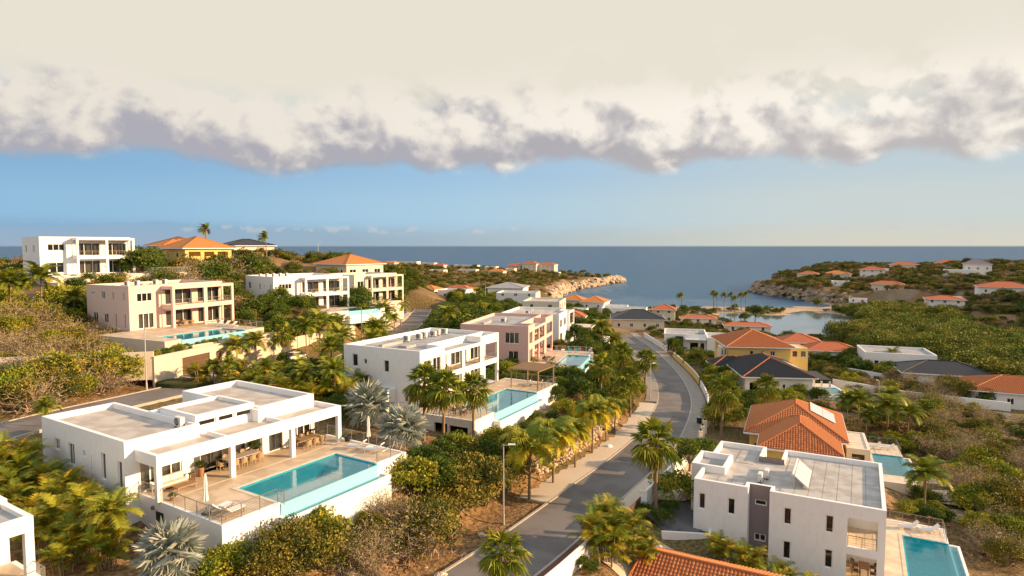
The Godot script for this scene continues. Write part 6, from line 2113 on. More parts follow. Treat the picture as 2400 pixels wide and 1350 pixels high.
func chair(label: String, at: Vector3, turn: float, m: Material, group: String) -> void:
	var t := thing("chair", label, "chair", at, turn, group)
	pbox(t, "seat", Vector3(-0.26, 0.40, -0.25), Vector3(0.26, 0.46, 0.25), m)
	var b := MB.new()
	for k in 6:      # a curved back
		var a0 := PI * (0.05 + 0.9 * k / 6)
		var a1 := PI * (0.05 + 0.9 * (k + 1) / 6)
		var o0 := Vector3(cos(a0) * 0.29, 0, -sin(a0) * 0.3)
		var o1 := Vector3(cos(a1) * 0.29, 0, -sin(a1) * 0.3)
		b.hull([o0 + Vector3(0, .46, 0), o0 * 1.1 + Vector3(0, .46, 0), o1 * 1.1 + Vector3(0, .46, 0), o1 + Vector3(0, .46, 0)], [o0 * 1.1 + Vector3(0, 0.62 + 0.25 * sin(a0), 0), o0 * 1.2 + Vector3(0, 0.62 + 0.25 * sin(a0), 0), o1 * 1.2 + Vector3(0, 0.62 + 0.25 * sin(a1), 0), o1 * 1.1 + Vector3(0, 0.62 + 0.25 * sin(a1), 0)])
	put(t, "backrest", b, m)
	for x in [-0.22, 0.22]:
		for z in [-0.21, 0.21]: pbox(t, "leg", Vector3(x - 0.02, 0, z - 0.02), Vector3(x + 0.02, 0.40, z + 0.02), m)

func table(label: String, at: Vector3, turn: float, w: float, d: float, h: float, top: Material, leg: Material) -> void:
	var t := thing("table", label, "table", at, turn)
	pbox(t, "tabletop", Vector3(-w / 2, h - 0.06, -d / 2), Vector3(w / 2, h, d / 2), top)
	for x in [-1, 1]:
		for z in [-1, 1]:
			var c := Vector3(x * (w / 2 - 0.1), 0, z * (d / 2 - 0.1))
			pbox(t, "leg", c + Vector3(-0.04, 0, -0.04), c + Vector3(0.04, h - 0.06, 0.04), leg)

func pot(nm: String, label: String, at: Vector3, h: float, r: float, m: Material, green := true) -> void:
	var t := thing(nm, label, "planter", at, 0)
	var b := MB.new()
	b.lathe([Vector2(0.0, 0.0), Vector2(r * 0.65, 0), Vector2(r, h * 0.8), Vector2(r * 1.05, h), Vector2(r * 0.88, h), Vector2(r * 0.8, h * 0.85), Vector2(0, h * 0.85)], 14)
	put(t, "pot", b, m)
	if green: put(t, "foliage", G.shrub[0][0], M.leaf, Transform3D(Basis().scaled(Vector3.ONE * r * 1.5), Vector3(0, h * 0.8, 0)))

func ac_unit(label: String, at: Vector3, turn: float, group: String) -> void:
	var t := thing("air_conditioner", label, "air conditioner", at, turn, group)
	pbox(t, "casing", Vector3(-0.45, 0.1, -0.18), Vector3(0.45, 0.85, 0.18), M.metal_white)
	var f := MB.new()
	for k in 14:
		var a := TAU * k / 14
		var b := TAU * (k + 1) / 14
		f.quad(Vector3(-0.1 + cos(a) * 0.2, 0.47 + sin(a) * 0.2, 0.19), Vector3(-0.1 + cos(a) * 0.3, 0.47 + sin(a) * 0.3, 0.19), Vector3(-0.1 + cos(b) * 0.3, 0.47 + sin(b) * 0.3, 0.19), Vector3(-0.1 + cos(b) * 0.2, 0.47 + sin(b) * 0.2, 0.19))
		f.tri(Vector3(-0.1, 0.47, 0.186), Vector3(-0.1 + cos(a) * 0.2, 0.47 + sin(a) * 0.2, 0.186), Vector3(-0.1 + cos(a + 0.25) * 0.2, 0.47 + sin(a + 0.25) * 0.2, 0.186))
	put(t, "fan_grille", f, M.plastic_dark)
	for x in [-0.35, 0.35]: pbox(t, "foot", Vector3(x - 0.04, 0, -0.2), Vector3(x + 0.04, 0.1, 0.2), M.plastic_dark)
	var p := MB.new()
	p.tube([Vector3(0.45, 0.3, -0.1), Vector3(0.7, 0.3, -0.1), Vector3(0.75, 0.03, -0.1)], [0.03, 0.03, 0.03], 6)
	put(t, "pipe", p, M.plastic_dark)

func street_light(label: String, at: Vector3, h: float, turn: float) -> void:
	var t := thing("street_light", label, "street light", at, turn)
	var p := MB.new()
	p.tube([Vector3(0, -0.3, 0), Vector3(0, 0.9, 0), Vector3(0, 0.95, 0), Vector3(0, h, 0)], [0.11, 0.11, 0.08, 0.05], 10)
	put(t, "pole", p, M.pole)
	var a := MB.new()
	a.tube([Vector3(0, h - 0.1, 0), Vector3(0.5, h + 0.02, 0)], [0.035, 0.03], 6)
	put(t, "arm", a, M.pole)
	var l := MB.new()
	l.hull([Vector3(0.4, h - 0.03, -0.12), Vector3(1.05, h - 0.01, -0.1), Vector3(1.05, h - 0.01, 0.1), Vector3(0.4, h - 0.03, 0.12)], [Vector3(0.42, h + 0.09, -0.08), Vector3(0.98, h + 0.07, -0.06), Vector3(0.98, h + 0.07, 0.06), Vector3(0.42, h + 0.09, 0.08)])
	put(t, "lamp_head", l, M.metal_white)

func car(label: String, at: Vector3, turn: float, m: Material) -> void:
	var t := thing("parked_car", label, "car", at, turn, "cars parked along the upper street")
	var b := MB.new()
	var w := 0.88
	var pr := [Vector3(-2.1, 0.3, 0), Vector3(-2.15, 0.62, 0), Vector3(-1.95, 0.86, 0), Vector3(-0.9, 0.95, 0), Vector3(1.25, 0.98, 0), Vector3(2.05, 0.92, 0), Vector3(2.12, 0.55, 0), Vector3(2.05, 0.3, 0)]
	var pl := []
	var ql := []
	for q in pr:
		var k := 0.9 if q.y > 0.8 else 1.0
		pl.append(Vector3(q.x, q.y, -w * k)); ql.append(Vector3(q.x, q.y, w * k))
	for i in pr.size():
		var j := (i + 1) % pr.size()
		b.quad(pl[i], pl[j], ql[j], ql[i])
	for i in range(1, pr.size() - 1):
		b.tri(pl[0], pl[i + 1], pl[i]); b.tri(ql[0], ql[i], ql[i + 1])
	put(t, "body", b, m)
	var g := MB.new()
	g.hull([Vector3(-1.0, 0.94, -0.78), Vector3(1.75, 0.97, -0.78), Vector3(1.75, 0.97, 0.78), Vector3(-1.0, 0.94, 0.78)], [Vector3(-0.25, 1.40, -0.62), Vector3(1.2, 1.42, -0.62), Vector3(1.2, 1.42, 0.62), Vector3(-0.25, 1.40, 0.62)])
	put(t, "windows", g, M.slate)
	pbox(t, "roof", Vector3(-0.22, 1.405, -0.6), Vector3(1.18, 1.46, 0.6), m)
	for x in [-1.35, 1.3]:
		for z in [-0.8, 0.8]:
			var c := MB.new()
			c.tube([Vector3(0, 0, -0.11), Vector3(0, 0, 0.11)], [0.32, 0.32], 14)
			var wh := put(t, "wheel", c, M.rubber, Transform3D(Basis(), Vector3(x, 0.32, z)))
			var r := MB.new()
			r.tube([Vector3(0, 0, -0.12), Vector3(0, 0, 0.12)], [0.2, 0.2], 10)
			put(wh, "rim", r, M.pole)
	for z in [-0.62, 0.62]:
		pbox(t, "headlight", Vector3(-2.16, 0.6, z - 0.16), Vector3(-2.02, 0.76, z + 0.16), M.metal_white)
		pbox(t, "taillight", Vector3(2.03, 0.66, z - 0.14), Vector3(2.14, 0.82, z + 0.14), M.terracotta_c)

# a free wall along a line of points (x, base, z), top heights given above the base
func garden_wall(nm: String, label: String, pts: Array, h: float, th: float, m: Material, cap: Material = null, deep := 1.0) -> Node3D:
	var t := thing(nm, label, "wall", pts[0])
	for i in pts.size() - 1:
		var a: Vector3 = pts[i] - pts[0]
		var b: Vector3 = pts[i + 1] - pts[0]
		var d := Vector3(b.x - a.x, 0, b.z - a.z).normalized()
		var s := Vector3(-d.z, 0, d.x) * th * 0.5
		var g := MB.new()
		var lo := Vector3.DOWN * deep
		var a2 := a + d * (0.002 if i > 0 else 0.0)
		g.hull([a2 - s + lo, b - s + lo, b + s + lo, a2 + s + lo], [a2 - s + Vector3.UP * h, b - s + Vector3.UP * h, b + s + Vector3.UP * h, a2 + s + Vector3.UP * h])
		put(t, "panel", g, m)
		if cap:
			var c := MB.new()
			var s2 := s * 1.3
			c.hull([a2 - s2 + Vector3.UP * h, b - s2 + Vector3.UP * h, b + s2 + Vector3.UP * h, a2 + s2 + Vector3.UP * h], [a2 - s2 + Vector3.UP * (h + 0.08), b - s2 + Vector3.UP * (h + 0.08), b + s2 + Vector3.UP * (h + 0.08), a2 + s2 + Vector3.UP * (h + 0.08)])
			put(t, "coping", c, cap)
	return t
# ---------------------------------------------------------------- the houses
const ORD := ["nearest", "second", "third", "fourth", "fifth"]
const SIDE := ["near house side", "far house side", "near pool side", "far pool side"]
func footing(t: Node3D, x0: float, x1: float, z0: float, z1: float, deep: float, m: Material) -> void:
	pbox(t, "foundation", Vector3(x0, -deep, z0), Vector3(x1, -0.1, z1), m)

func keep_out(t: Node3D, x0: float, x1: float, z0: float, z1: float) -> void:      # ground cover stays off the plot
	var st := 3.0
	var x := x0
	while x <= x1:
		var z := z0
		while z <= z1:
			var p := on(t, Vector3(x, 0, z))
			solids.append(Vector3(p.x, p.z, 2.6))
			z += st
		x += st

func villa_near_left() -> void:
	var t := thing("white_villa", "large white flat roofed villa with long porch and infinity pool at lower left", "house", Vector3(-24.46, 6.3, -43.13), 57.6)
	keep_out(t, -1, 18, -16, 9)
	var W: Material = M.white
	block(t, -0.7, -2.8, 0, 5.6, 12.8, 4.0, W, {
		"L": [[2.2, 3.0, 1.7, 2.6, "w", 2], [4.4, 5.4, 0.9, 2.6, "w", 2], [6.7, 7.1, 1.9, 2.4], [9.5, 10.1, 0.7, 2.7], [11.8, 12.4, 0.5, 2.5]],
		"F": [[1.0, 4.1, 0.05, 2.4, "c", 4]]}, M.screed, 0.45)
	footing(t, -0.7, 4.9, -15.6, -2.8, 3.5, W)
	block(t, 4.9, -8.4, 0, 5.3, 3.4, 3.55, W, {}, M.screed, 0.3)
	block(t, 4.93, -3.4, 0, 5.24, 4.97, 4.5, W, {"F": [[0.2, 4.3, 0.05, 2.4, "k", 4], [0.25, 1.75, 3.55, 4.05], [1.95, 3.35, 3.55, 4.05], [3.55, 5.0, 3.55, 4.05]]}, M.screed, 0.3)
	block(t, 10.2, -2.8, 0, 5.8, 11.4, 4.15, W, {"F": [[0.9, 2.3, 0.05, 2.3, "k", 2], [3.2, 5.4, 0.05, 2.3, "c", 3]]}, M.screed, 0.5)
	pbox(t, "wall", Vector3(9.9, 2.95, -3.5), Vector3(10.6, 4.0, -2.5), W)
	# porch
	pbox(t, "porch_roof", Vector3(0.3, 2.66, -3.38), Vector3(16.4, 2.95, -0.3), M.screed)
	pbox(t, "beam", Vector3(0, 2.45, -0.3), Vector3(16.7, 3.3, 0), W)
	pbox(t, "beam", Vector3(0, 2.45, -2.8), Vector3(0.3, 3.3, -0.3), W)
	pbox(t, "beam", Vector3(16.4, 2.45, -3.4), Vector3(16.7, 3.3, -0.3), W)
	pbox(t, "parapet", Vector3(5.45, 2.95, -2.8), Vector3(5.65, 3.28, -0.3), W)
	pbox(t, "parapet", Vector3(10.6, 2.95, -2.8), Vector3(10.8, 3.28, -0.3), W)
	for x in [0.0, 5.65, 11.25, 16.33]: pbox(t, "column", Vector3(x, 0, -0.36), Vector3(x + 0.37, 2.45, -0.003), W)
	# pool terrace
	terrace(t, 0.2, 17.5, -2.8, 7.05, [4.6, 14.0, 2.2, 7.15], -4.2, W, M.deck)
	pbox(t, "deck_joint", Vector3(0.45, 0.0, -0.1), Vector3(17.2, 0.012, 0.03), M.deck_pale)
	railing(t, [Vector3(0.3, 0, -2.6), Vector3(0.3, 0, 6.9), Vector3(4.5, 0, 6.9), Vector3(4.5, 0, 7.6)], 0.95, 1.4, 7)
	railing(t, [Vector3(14.15, 0, 6.9), Vector3(17.35, 0, 6.9), Vector3(17.35, 0, -2.6)], 0.95, 1.6, 7)
	pbox(t, "basement_door", Vector3(0.16, -2.7, -0.6), Vector3(0.21, -0.75, 0.3), M.plastic_dark)
	for z in [-0.9, 2.4]:
		var l := MB.new()
		l.lathe([Vector2(0, -0.16), Vector2(0.1, -0.14), Vector2(0.11, 0.1), Vector2(0, 0.14)], 10, Vector3(0.1, -0.55, z))
		put(t, "wall_light", l, M.steel)
	# drainpipe and cable on the side wall
	var pp := MB.new()
	pp.tube([Vector3(-0.75, 2.3, -7.6), Vector3(-0.75, -2.5, -7.6)], [0.05, 0.05], 6)
	put(t, "drainpipe", pp, M.white)
	for x in [3.0, 3.9]:
		var s := MB.new()
		s.beam(Vector3(x, -3.2, 7.075), Vector3(x, -0.7, 7.075), 0.03, 0.03)
		put(t, "drainpipe", s, M.steel)
	ac_unit("air conditioner beside the raised block on the lower left villa roof", on(t, Vector3(4.35, 3.55, -4.6)), 57.6 - 90, "rooftop air conditioners")
	ac_unit("small air conditioner behind the raised block on the lower left villa roof", on(t, Vector3(5.9, 3.25, -9.6)), 57.6, "rooftop air conditioners")
	var v := thing("roof_vent", "short bent vent pipe on the lower left villa roof", "vent pipe", on(t, Vector3(4.2, 3.55, -3.5)))
	var vm := MB.new()
	vm.tube([Vector3(0, 0, 0), Vector3(0, 0.55, 0), Vector3(0.1, 0.65, 0), Vector3(0.2, 0.55, 0)], [0.05, 0.05, 0.05, 0.05], 7)
	put(v, "pipe", vm, M.pole)
	# furniture
	var so := thing("sofa", "cream cushioned wooden sofa under the lower left porch", "sofa", on(t, Vector3(2.2, 0, -2.2)), 57.6)
	pbox(so, "frame", Vector3(-1.1, 0.12, -0.42), Vector3(1.1, 0.3, 0.42), M.wood)
	pbox(so, "back_frame", Vector3(-1.1, 0.3, -0.42), Vector3(1.1, 0.72, -0.34), M.wood)
	for x in [-1.0, 0.02]:
		pbox(so, "seat_cushion", Vector3(x, 0.305, -0.33), Vector3(x + 0.98, 0.47, 0.4), M.cushion)
		pbox(so, "back_cushion", Vector3(x, 0.475, -0.33), Vector3(x + 0.98, 0.88, -0.12), M.cushion)
	for x in [-1.1, 1.03]:
		for z in [-0.4, 0.34]: pbox(so, "leg", Vector3(x, 0, z), Vector3(x + 0.07, 0.12, z + 0.07), M.wood)
	table("low wooden coffee table in front of the cream sofa", on(t, Vector3(2.5, 0, -0.95)), 57.6, 1.5, 0.8, 0.35, M.wood, M.wood)
	table("small red brown side table beside the cream sofa", on(t, Vector3(3.75, 0, -2.1)), 57.6, 0.45, 0.45, 0.6, M.wood_dark, M.wood_dark)
	for s in [["armchair seen behind the porch railing at the house corner", 0.9, -1.9]]:
		chair(s[0], on(t, Vector3(s[1], 0, s[2])), 57.6 + 60, M.cushion, "porch chairs")
	table("long wooden dining table in the middle of the lower left porch", on(t, Vector3(8.0, 0, -2.2)), 57.6, 2.9, 1.0, 0.75, M.grey_wall, M.wood)
	for k in 4:
		chair(ORD[k] + " wicker chair on the pool side of the middle porch dining table", on(t, Vector3(6.9 + k * 0.75, 0, -1.45)), 57.6 + 180, M.wicker, "wicker chairs in front of the middle dining table")
	for k in 3:
		chair(ORD[k] + " wicker chair on the house side of the middle porch dining table", on(t, Vector3(7.2 + k * 0.8, 0, -2.9)), 57.6, M.wicker, "wicker chairs behind the middle dining table")
	chair("wicker chair at the near end of the middle porch dining table", on(t, Vector3(6.2, 0, -2.2)), 57.6 + 90, M.wicker, "wicker chairs at the middle dining table end")
	table("wooden dining table at the far end of the lower left porch", on(t, Vector3(14.3, 0, -1.5)), 57.6, 2.2, 1.0, 0.75, M.wood, M.wood)
	for k in 3:
		chair(ORD[k] + " wicker chair on the pool side of the far porch dining table", on(t, Vector3(13.5 + k * 0.8, 0, -0.75)), 57.6 + 180, M.wicker, "wicker chairs in front of the far dining table")
		chair(ORD[k] + " wicker chair on the house side of the far porch dining table", on(t, Vector3(13.5 + k * 0.8, 0, -2.25)), 57.6, M.wicker, "wicker chairs behind the far dining table")
	table("round dark grill table by the far porch wall", on(t, Vector3(15.9, 0, -2.6)), 57.6, 0.9, 0.5, 0.95, M.plastic_dark, M.plastic_dark)
	pot("flower_pot", "tall clay pot with a leafy plant near the sofa", on(t, Vector3(4.6, 0, -2.3)), 0.75, 0.28, M.clay)
	pot("flower_pot", "wooden tub with a small plant beside the middle dining table", on(t, Vector3(9.75, 0, -2.9)), 0.7, 0.36, M.clay)
	pot("flower_pot", "dark pot at the foot of the far porch column", on(t, Vector3(16.95, 0, 0.5)), 0.5, 0.32, M.plastic_dark, false)
	pot("flower_pot", "small pot with grass at the foot of the near porch column", on(t, Vector3(0.8, 0, 0.4)), 0.18, 0.18, M.clay)
	lounger("white sun lounger nearest the folded umbrella at the far pool end", on(t, Vector3(15.7, 0, 3.0)), 57.6 + 195, M.metal_white, M.canvas)
	lounger("white sun lounger at the far pool corner by the railing", on(t, Vector3(15.9, 0, 4.9)), 57.6 + 195, M.metal_white, M.canvas)
	table("small white side table between the two white loungers", on(t, Vector3(16.3, 0, 3.95)), 57.6, 0.5, 0.5, 0.35, M.metal_white, M.metal_white)
	umbrella("folded white umbrella behind the two loungers at the far pool end", on(t, Vector3(16.9, 0, 3.2)))
	umbrella("folded white umbrella at the near corner of the pool terrace", on(t, Vector3(0.75, 0, 4.5)))
	lounger("grey framed lounger beside the near folded umbrella", on(t, Vector3(1.35, 0, 5.0)), 57.6 + 100, M.steel, M.canvas)
	lounger("grey framed lounger nearest the terrace corner railing", on(t, Vector3(1.5, 0, 6.1)), 57.6 + 100, M.steel, M.canvas)

func villa_middle() -> void:
	var t := thing("white_villa", "two storey white villa with framed balconies and pool in the middle", "house", Vector3(-10.98, 4.5, -75.57), 61.6)
	keep_out(t, -2, 20, -12, 9)
	villa(t, {"L": 19.0, "D": 12.0, "H": 7.0, "sx": 5.0, "zs": 0.0, "zm": -2.4, "zp": 0.0, "bays": [[5.35, 9.3], [9.95, 13.9], [14.9, 18.6]], "notch": [5.2, 14.0], "mat": M.white, "roof": M.screed_blue,
		"ops": {"L": [[1.4, 2.3, 4.3, 5.9], [3.3, 3.8, 4.7, 5.4], [6.5, 7.3, 4.0, 5.5], [9.6, 10.8, 0.6, 2.3, "w", 2]], "F": [[0.9, 2.3, 3.5, 5.7, "c", 2], [2.7, 4.4, 3.4, 5.8, "c", 2], [1.0, 4.2, 0.1, 2.5, "c", 4]]}})
	footing(t, 0, 19, -12, 0, 2.5, M.white)
	terrace(t, -1.4, 20.9, 0.0, 8.5, [3.0, 14.5, 3.7, 8.6], -3.2, M.white, M.deck, true, 0.9, "RF")
	side(t, Transform3D(Basis(Vector3.UP, -PI / 2), Vector3(-1.4, -3.2, -2.0)), 10.5, 3.204, M.white, [[5.0, 6.8, 0.5, 2.4, "h"], [7.1, 9.6, 1.3, 2.3, "h"]], 0.25, 0.0, "retaining_wall")
	pbox(t, "deck", Vector3(-1.15, -0.3, -2.0), Vector3(0, 0, 0), M.deck)
	railing(t, [Vector3(-1.28, 0, -1.9), Vector3(-1.28, 0, 8.35), Vector3(2.9, 0, 8.35)], 0.95, 1.6, 0, M.steel, true)
	railing(t, [Vector3(14.7, 0, 8.35), Vector3(20.75, 0, 8.35), Vector3(20.75, 0, 2.0)], 0.95, 1.2, 6)
	block(t, -2.2, -3.6, 0.0, 2.18, 7.4, 2.2, M.white, {}, M.screed_blue, 0.25)
	footing(t, -2.2, -0.02, -11, -3.6, 2.5, M.white)
	# raised slabs on the roof
	pbox(t, "roof_upstand", Vector3(2.6, 6.5, -8.4), Vector3(6.8, 6.85, -7.9), M.screed_blue)
	pbox(t, "roof_upstand", Vector3(3.4, 6.5, -6.0), Vector3(5.4, 6.8, -4.6), M.screed_blue)
	var xs := [8.2, 10.6, 12.2, 14.0, 15.4, 16.8]
	var lb := ["largest air conditioner nearest the corner on the middle villa roof", "second air conditioner in the row on the middle villa roof", "third air conditioner in the row on the middle villa roof", "fourth air conditioner in the row on the middle villa roof", "fifth air conditioner in the row on the middle villa roof", "last air conditioner in the row on the middle villa roof"]
	for k in 6: ac_unit(lb[k], on(t, Vector3(xs[k], 6.5, -8.3 + (k % 2) * 0.3)), 61.6 - 90, "rooftop air conditioners")
	var p := thing("pergola", "wooden slatted pergola over the loungers at the middle pool", "pergola", on(t, Vector3(15.5, 0, 3.9)), 61.6)
	for x in [0.0, 4.9]:
		for z in [0.0, 4.1]: pbox(p, "post", Vector3(x, 0, z), Vector3(x + 0.14, 2.5, z + 0.14), M.wood)
	for z in [0.0, 4.1]: pbox(p, "beam", Vector3(-0.2, 2.5, z), Vector3(5.24, 2.66, z + 0.14), M.wood)
	for k in 22: pbox(p, "slat", Vector3(-0.15 + k * 0.245, 2.66, -0.25), Vector3(-0.05 + k * 0.245, 2.78, 4.5), M.wood)
	lounger("grey lounger under the left half of the pergola", on(t, Vector3(17.2, 0, 5.2)), 61.6 + 195, M.steel, M.cushion)
	lounger("grey lounger under the right half of the pergola", on(t, Vector3(18.0, 0, 6.7)), 61.6 + 195, M.steel, M.cushion)
	table("dining table on the middle villa terrace near the glass railing", on(t, Vector3(0.6, 0, 5.4)), 61.6, 1.6, 0.9, 0.74, M.plastic_dark, M.plastic_dark)
	for k in 4: chair(SIDE[k] + " dark chair around the terrace table behind the glass railing", on(t, Vector3(0.0 + (k % 2) * 1.2, 0, 4.7 + int(k / 2) * 1.5)), 61.6 + (0 if k < 2 else 180), M.wood_dark, "dark chairs on the middle villa terrace")
	chair("dark armchair on the upper balcony in the middle villa first bay", on(t, Vector3(7.6, 3.33, -1.4)), 61.6, M.wood_dark, "balcony chairs")
	chair("dark armchair under the loggia in the middle villa last bay", on(t, Vector3(16.5, 0, -1.2)), 61.6, M.wood_dark, "balcony chairs")

func villa_pink_middle() -> void:
	var t := thing("pink_villa", "pink two storey villa with glazed corner beside a rectangular pool", "house", Vector3(2.87, 3.2, -111.5), 74)
	keep_out(t, -1, 21, -13, 10)
	villa(t, {"L": 20.0, "D": 12.7, "H": 6.8, "sx": 4.0, "zs": 0.0, "zm": -2.4, "zp": 0.0, "bays": [[4.4, 7.8], [8.4, 12.4], [14.2, 19.4]], "notch": [4.7, 13.5], "mat": M.pink, "roof": M.screed_blue,
		"ops": {"L": [[8.4, 11.0, 3.6, 5.6, "c", 3], [9.0, 10.9, 0.4, 2.3, "c", 2], [0.6, 0.9, 6.0, 6.4]], "F": [[0.8, 3.0, 3.4, 5.6, "c", 2], [0.8, 3.2, 0.1, 2.5, "c", 2]]}})
	footing(t, 0, 20, -12.7, 0, 2.5, M.pink)
	terrace(t, -0.6, 16.5, 0.0, 8.9, [0.5, 12.0, 4.6, 9.0], -3.4, M.white, M.deck, true, 0.9)
	railing(t, [Vector3(16.35, 0, 0.5), Vector3(16.35, 0, 8.7), Vector3(12.2, 0, 8.7)], 0.95, 1.2, 3, M.metal_white)
	pbox(t, "roof_upstand", Vector3(3.0, 6.3, -9.6), Vector3(7.5, 6.75, -9.2), M.screed_blue)
	ac_unit("air conditioner nearest the edge on the pink villa roof", on(t, Vector3(8.0, 6.3, -7.0)), 74 - 90, "rooftop air conditioners")
	ac_unit("air conditioner farther back on the pink villa roof", on(t, Vector3(9.6, 6.3, -7.4)), 74 - 90, "rooftop air conditioners")
	for k in 2:
		chair(["turquoise chair nearer the house by the pink villa pool", "turquoise chair nearer the pool by the pink villa pool"][k], on(t, Vector3(14.6, 0, 4.6 + k * 1.3)), 74 - 90, M.turquoise, "turquoise chairs by the pool")
	table("dark table on the pink villa terrace", on(t, Vector3(4.6, 0, 2.6)), 74, 1.5, 0.8, 0.74, M.wood_dark, M.plastic_dark)
	for k in 4: chair(SIDE[k] + " dark chair around the table on the pink villa terrace", on(t, Vector3(4.0 + (k % 2) * 1.2, 0, 1.9 + int(k / 2) * 1.4)), 74 + (0 if k < 2 else 180), M.plastic_dark, "dark chairs on the pink villa terrace")

func villa_salmon() -> void:
	var t := thing("salmon_villa", "salmon pink two storey villa with long pool and garage wall at left", "house", Vector3(-55.2, 11.75, -91.9), 64)
	keep_out(t, -5, 17, -10, 16)
	villa(t, {"L": 16.0, "D": 10.0, "H": 6.5, "sx": 5.0, "zs": 0.0, "zm": 0.0, "zp": 2.6, "bays": [[5.4, 10.4], [11.0, 15.6]], "low": 0.25, "mat": M.salmon,
		"ops": {"L": [[1.0, 2.0, 5.1, 5.4], [3.6, 4.5, 4.4, 5.6, "w", 2], [6.2, 6.6, 4.3, 5.5], [8.6, 9.0, 4.3, 5.5], [1.4, 2.6, 0.7, 2.4, "w", 2], [4.0, 5.1, 0.9, 2.3, "w", 2], [6.6, 7.0, 0.3, 2.4], [8.7, 9.1, 0.3, 2.4]],
			"F": [[1.2, 3.6, 4.1, 5.4, "w", 3], [1.3, 3.8, 0.1, 2.4, "c", 3]]}})
	footing(t, 0, 16, -10, 0, 3, M.salmon)
	terrace(t, -4.6, 11.6, 0.0, 14.0, [-2.2, 8.2, 9.2, 14.1], -3.4, M.sand_wall, M.deck, true, 0.85)
	railing(t, [Vector3(8.4, 0, 13.85), Vector3(11.4, 0, 13.85), Vector3(11.4, 0, 3.0)], 0.95, 1.2, 4)
	for k in 3: lounger(ORD[k] + " white lounger at the far end of the salmon villa terrace", on(t, Vector3(9.8, 0, 6.4 + k * 1.5)), 64 + 180, M.metal_white, M.canvas, "loungers at the salmon villa pool")
	for k in 4: ac_unit(ORD[k] + " air conditioner in the row on the salmon villa roof", on(t, Vector3(4.5 + k * 1.6 + (1.5 if k > 1 else 0.0), 6.0, -7.2)), 64 - 90, "salmon villa air conditioners")
	table("dining table under the salmon villa loggia", on(t, Vector3(8.0, 0, 1.2)), 64, 1.8, 0.9, 0.74, M.wood, M.wood)
	for k in 4: chair(SIDE[k] + " wicker chair at the table under the salmon villa loggia", on(t, Vector3(7.4 + (k % 2) * 1.2, 0, 0.5 + int(k / 2) * 1.5)), 64 + (0 if k < 2 else 180), M.wicker, "chairs under the salmon villa loggia")
	# wall along the street with the garage
	var w := thing("garage_wall", "sand coloured retaining wall with brown garage door below the salmon villa", "wall", Vector3(-43.2, 7.5, -76.5), 74)
	side(w, Transform3D(Basis(), Vector3.ZERO), 24.5, 3.1, M.sand_wall, [[4.4, 9.2, 0.05, 2.3, "x"], [10.4, 11.5, 0.05, 2.2, "x"]], 0.3)
	pbox(w, "foundation", Vector3(0, -2.5, -0.3), Vector3(24.5, 0.0, -0.002), M.sand_wall)
	side(w, Transform3D(Basis(Vector3.UP, deg_to_rad(-58)), Vector3(-9.8, 0.4, -15.9)), 18.6, 3.4, M.sand_wall, [], 0.3)
	pbox(w, "coping", Vector3(-0.05, 3.1, -0.36), Vector3(24.55, 3.18, 0.06), M.sand_wall)
	pbox(w, "planting_bed", Vector3(0.0, 0.2, -4.6), Vector3(24.5, 2.75, -0.31), M.earth)
	for k in 22:
		put(w, "bedding_plant", G[["shrub", "lime"][k % 2]][k % 3][0], M.leaf, Transform3D(Basis(Vector3.UP, k * 1.7).scaled(Vector3.ONE * rr(0.5, 0.85)), Vector3(0.8 + k * 1.05, 2.6, -1.1 - rr(0, 0.8))))
	var dr := MB.new()
	dr.hull([Vector3(3.8, -1.4, 0.02), Vector3(9.8, -1.4, 0.02), Vector3(11.6, -2.0, 5.0), Vector3(4.4, -2.0, 5.0)], [Vector3(3.8, 0.06, 0.02), Vector3(9.8, 0.06, 0.02), Vector3(11.6, -0.72, 5.0), Vector3(4.4, -0.6, 5.0)])
	var d := put(self, "driveway", dr, M.concrete, w.transform)
	d.set_meta("kind", "structure")

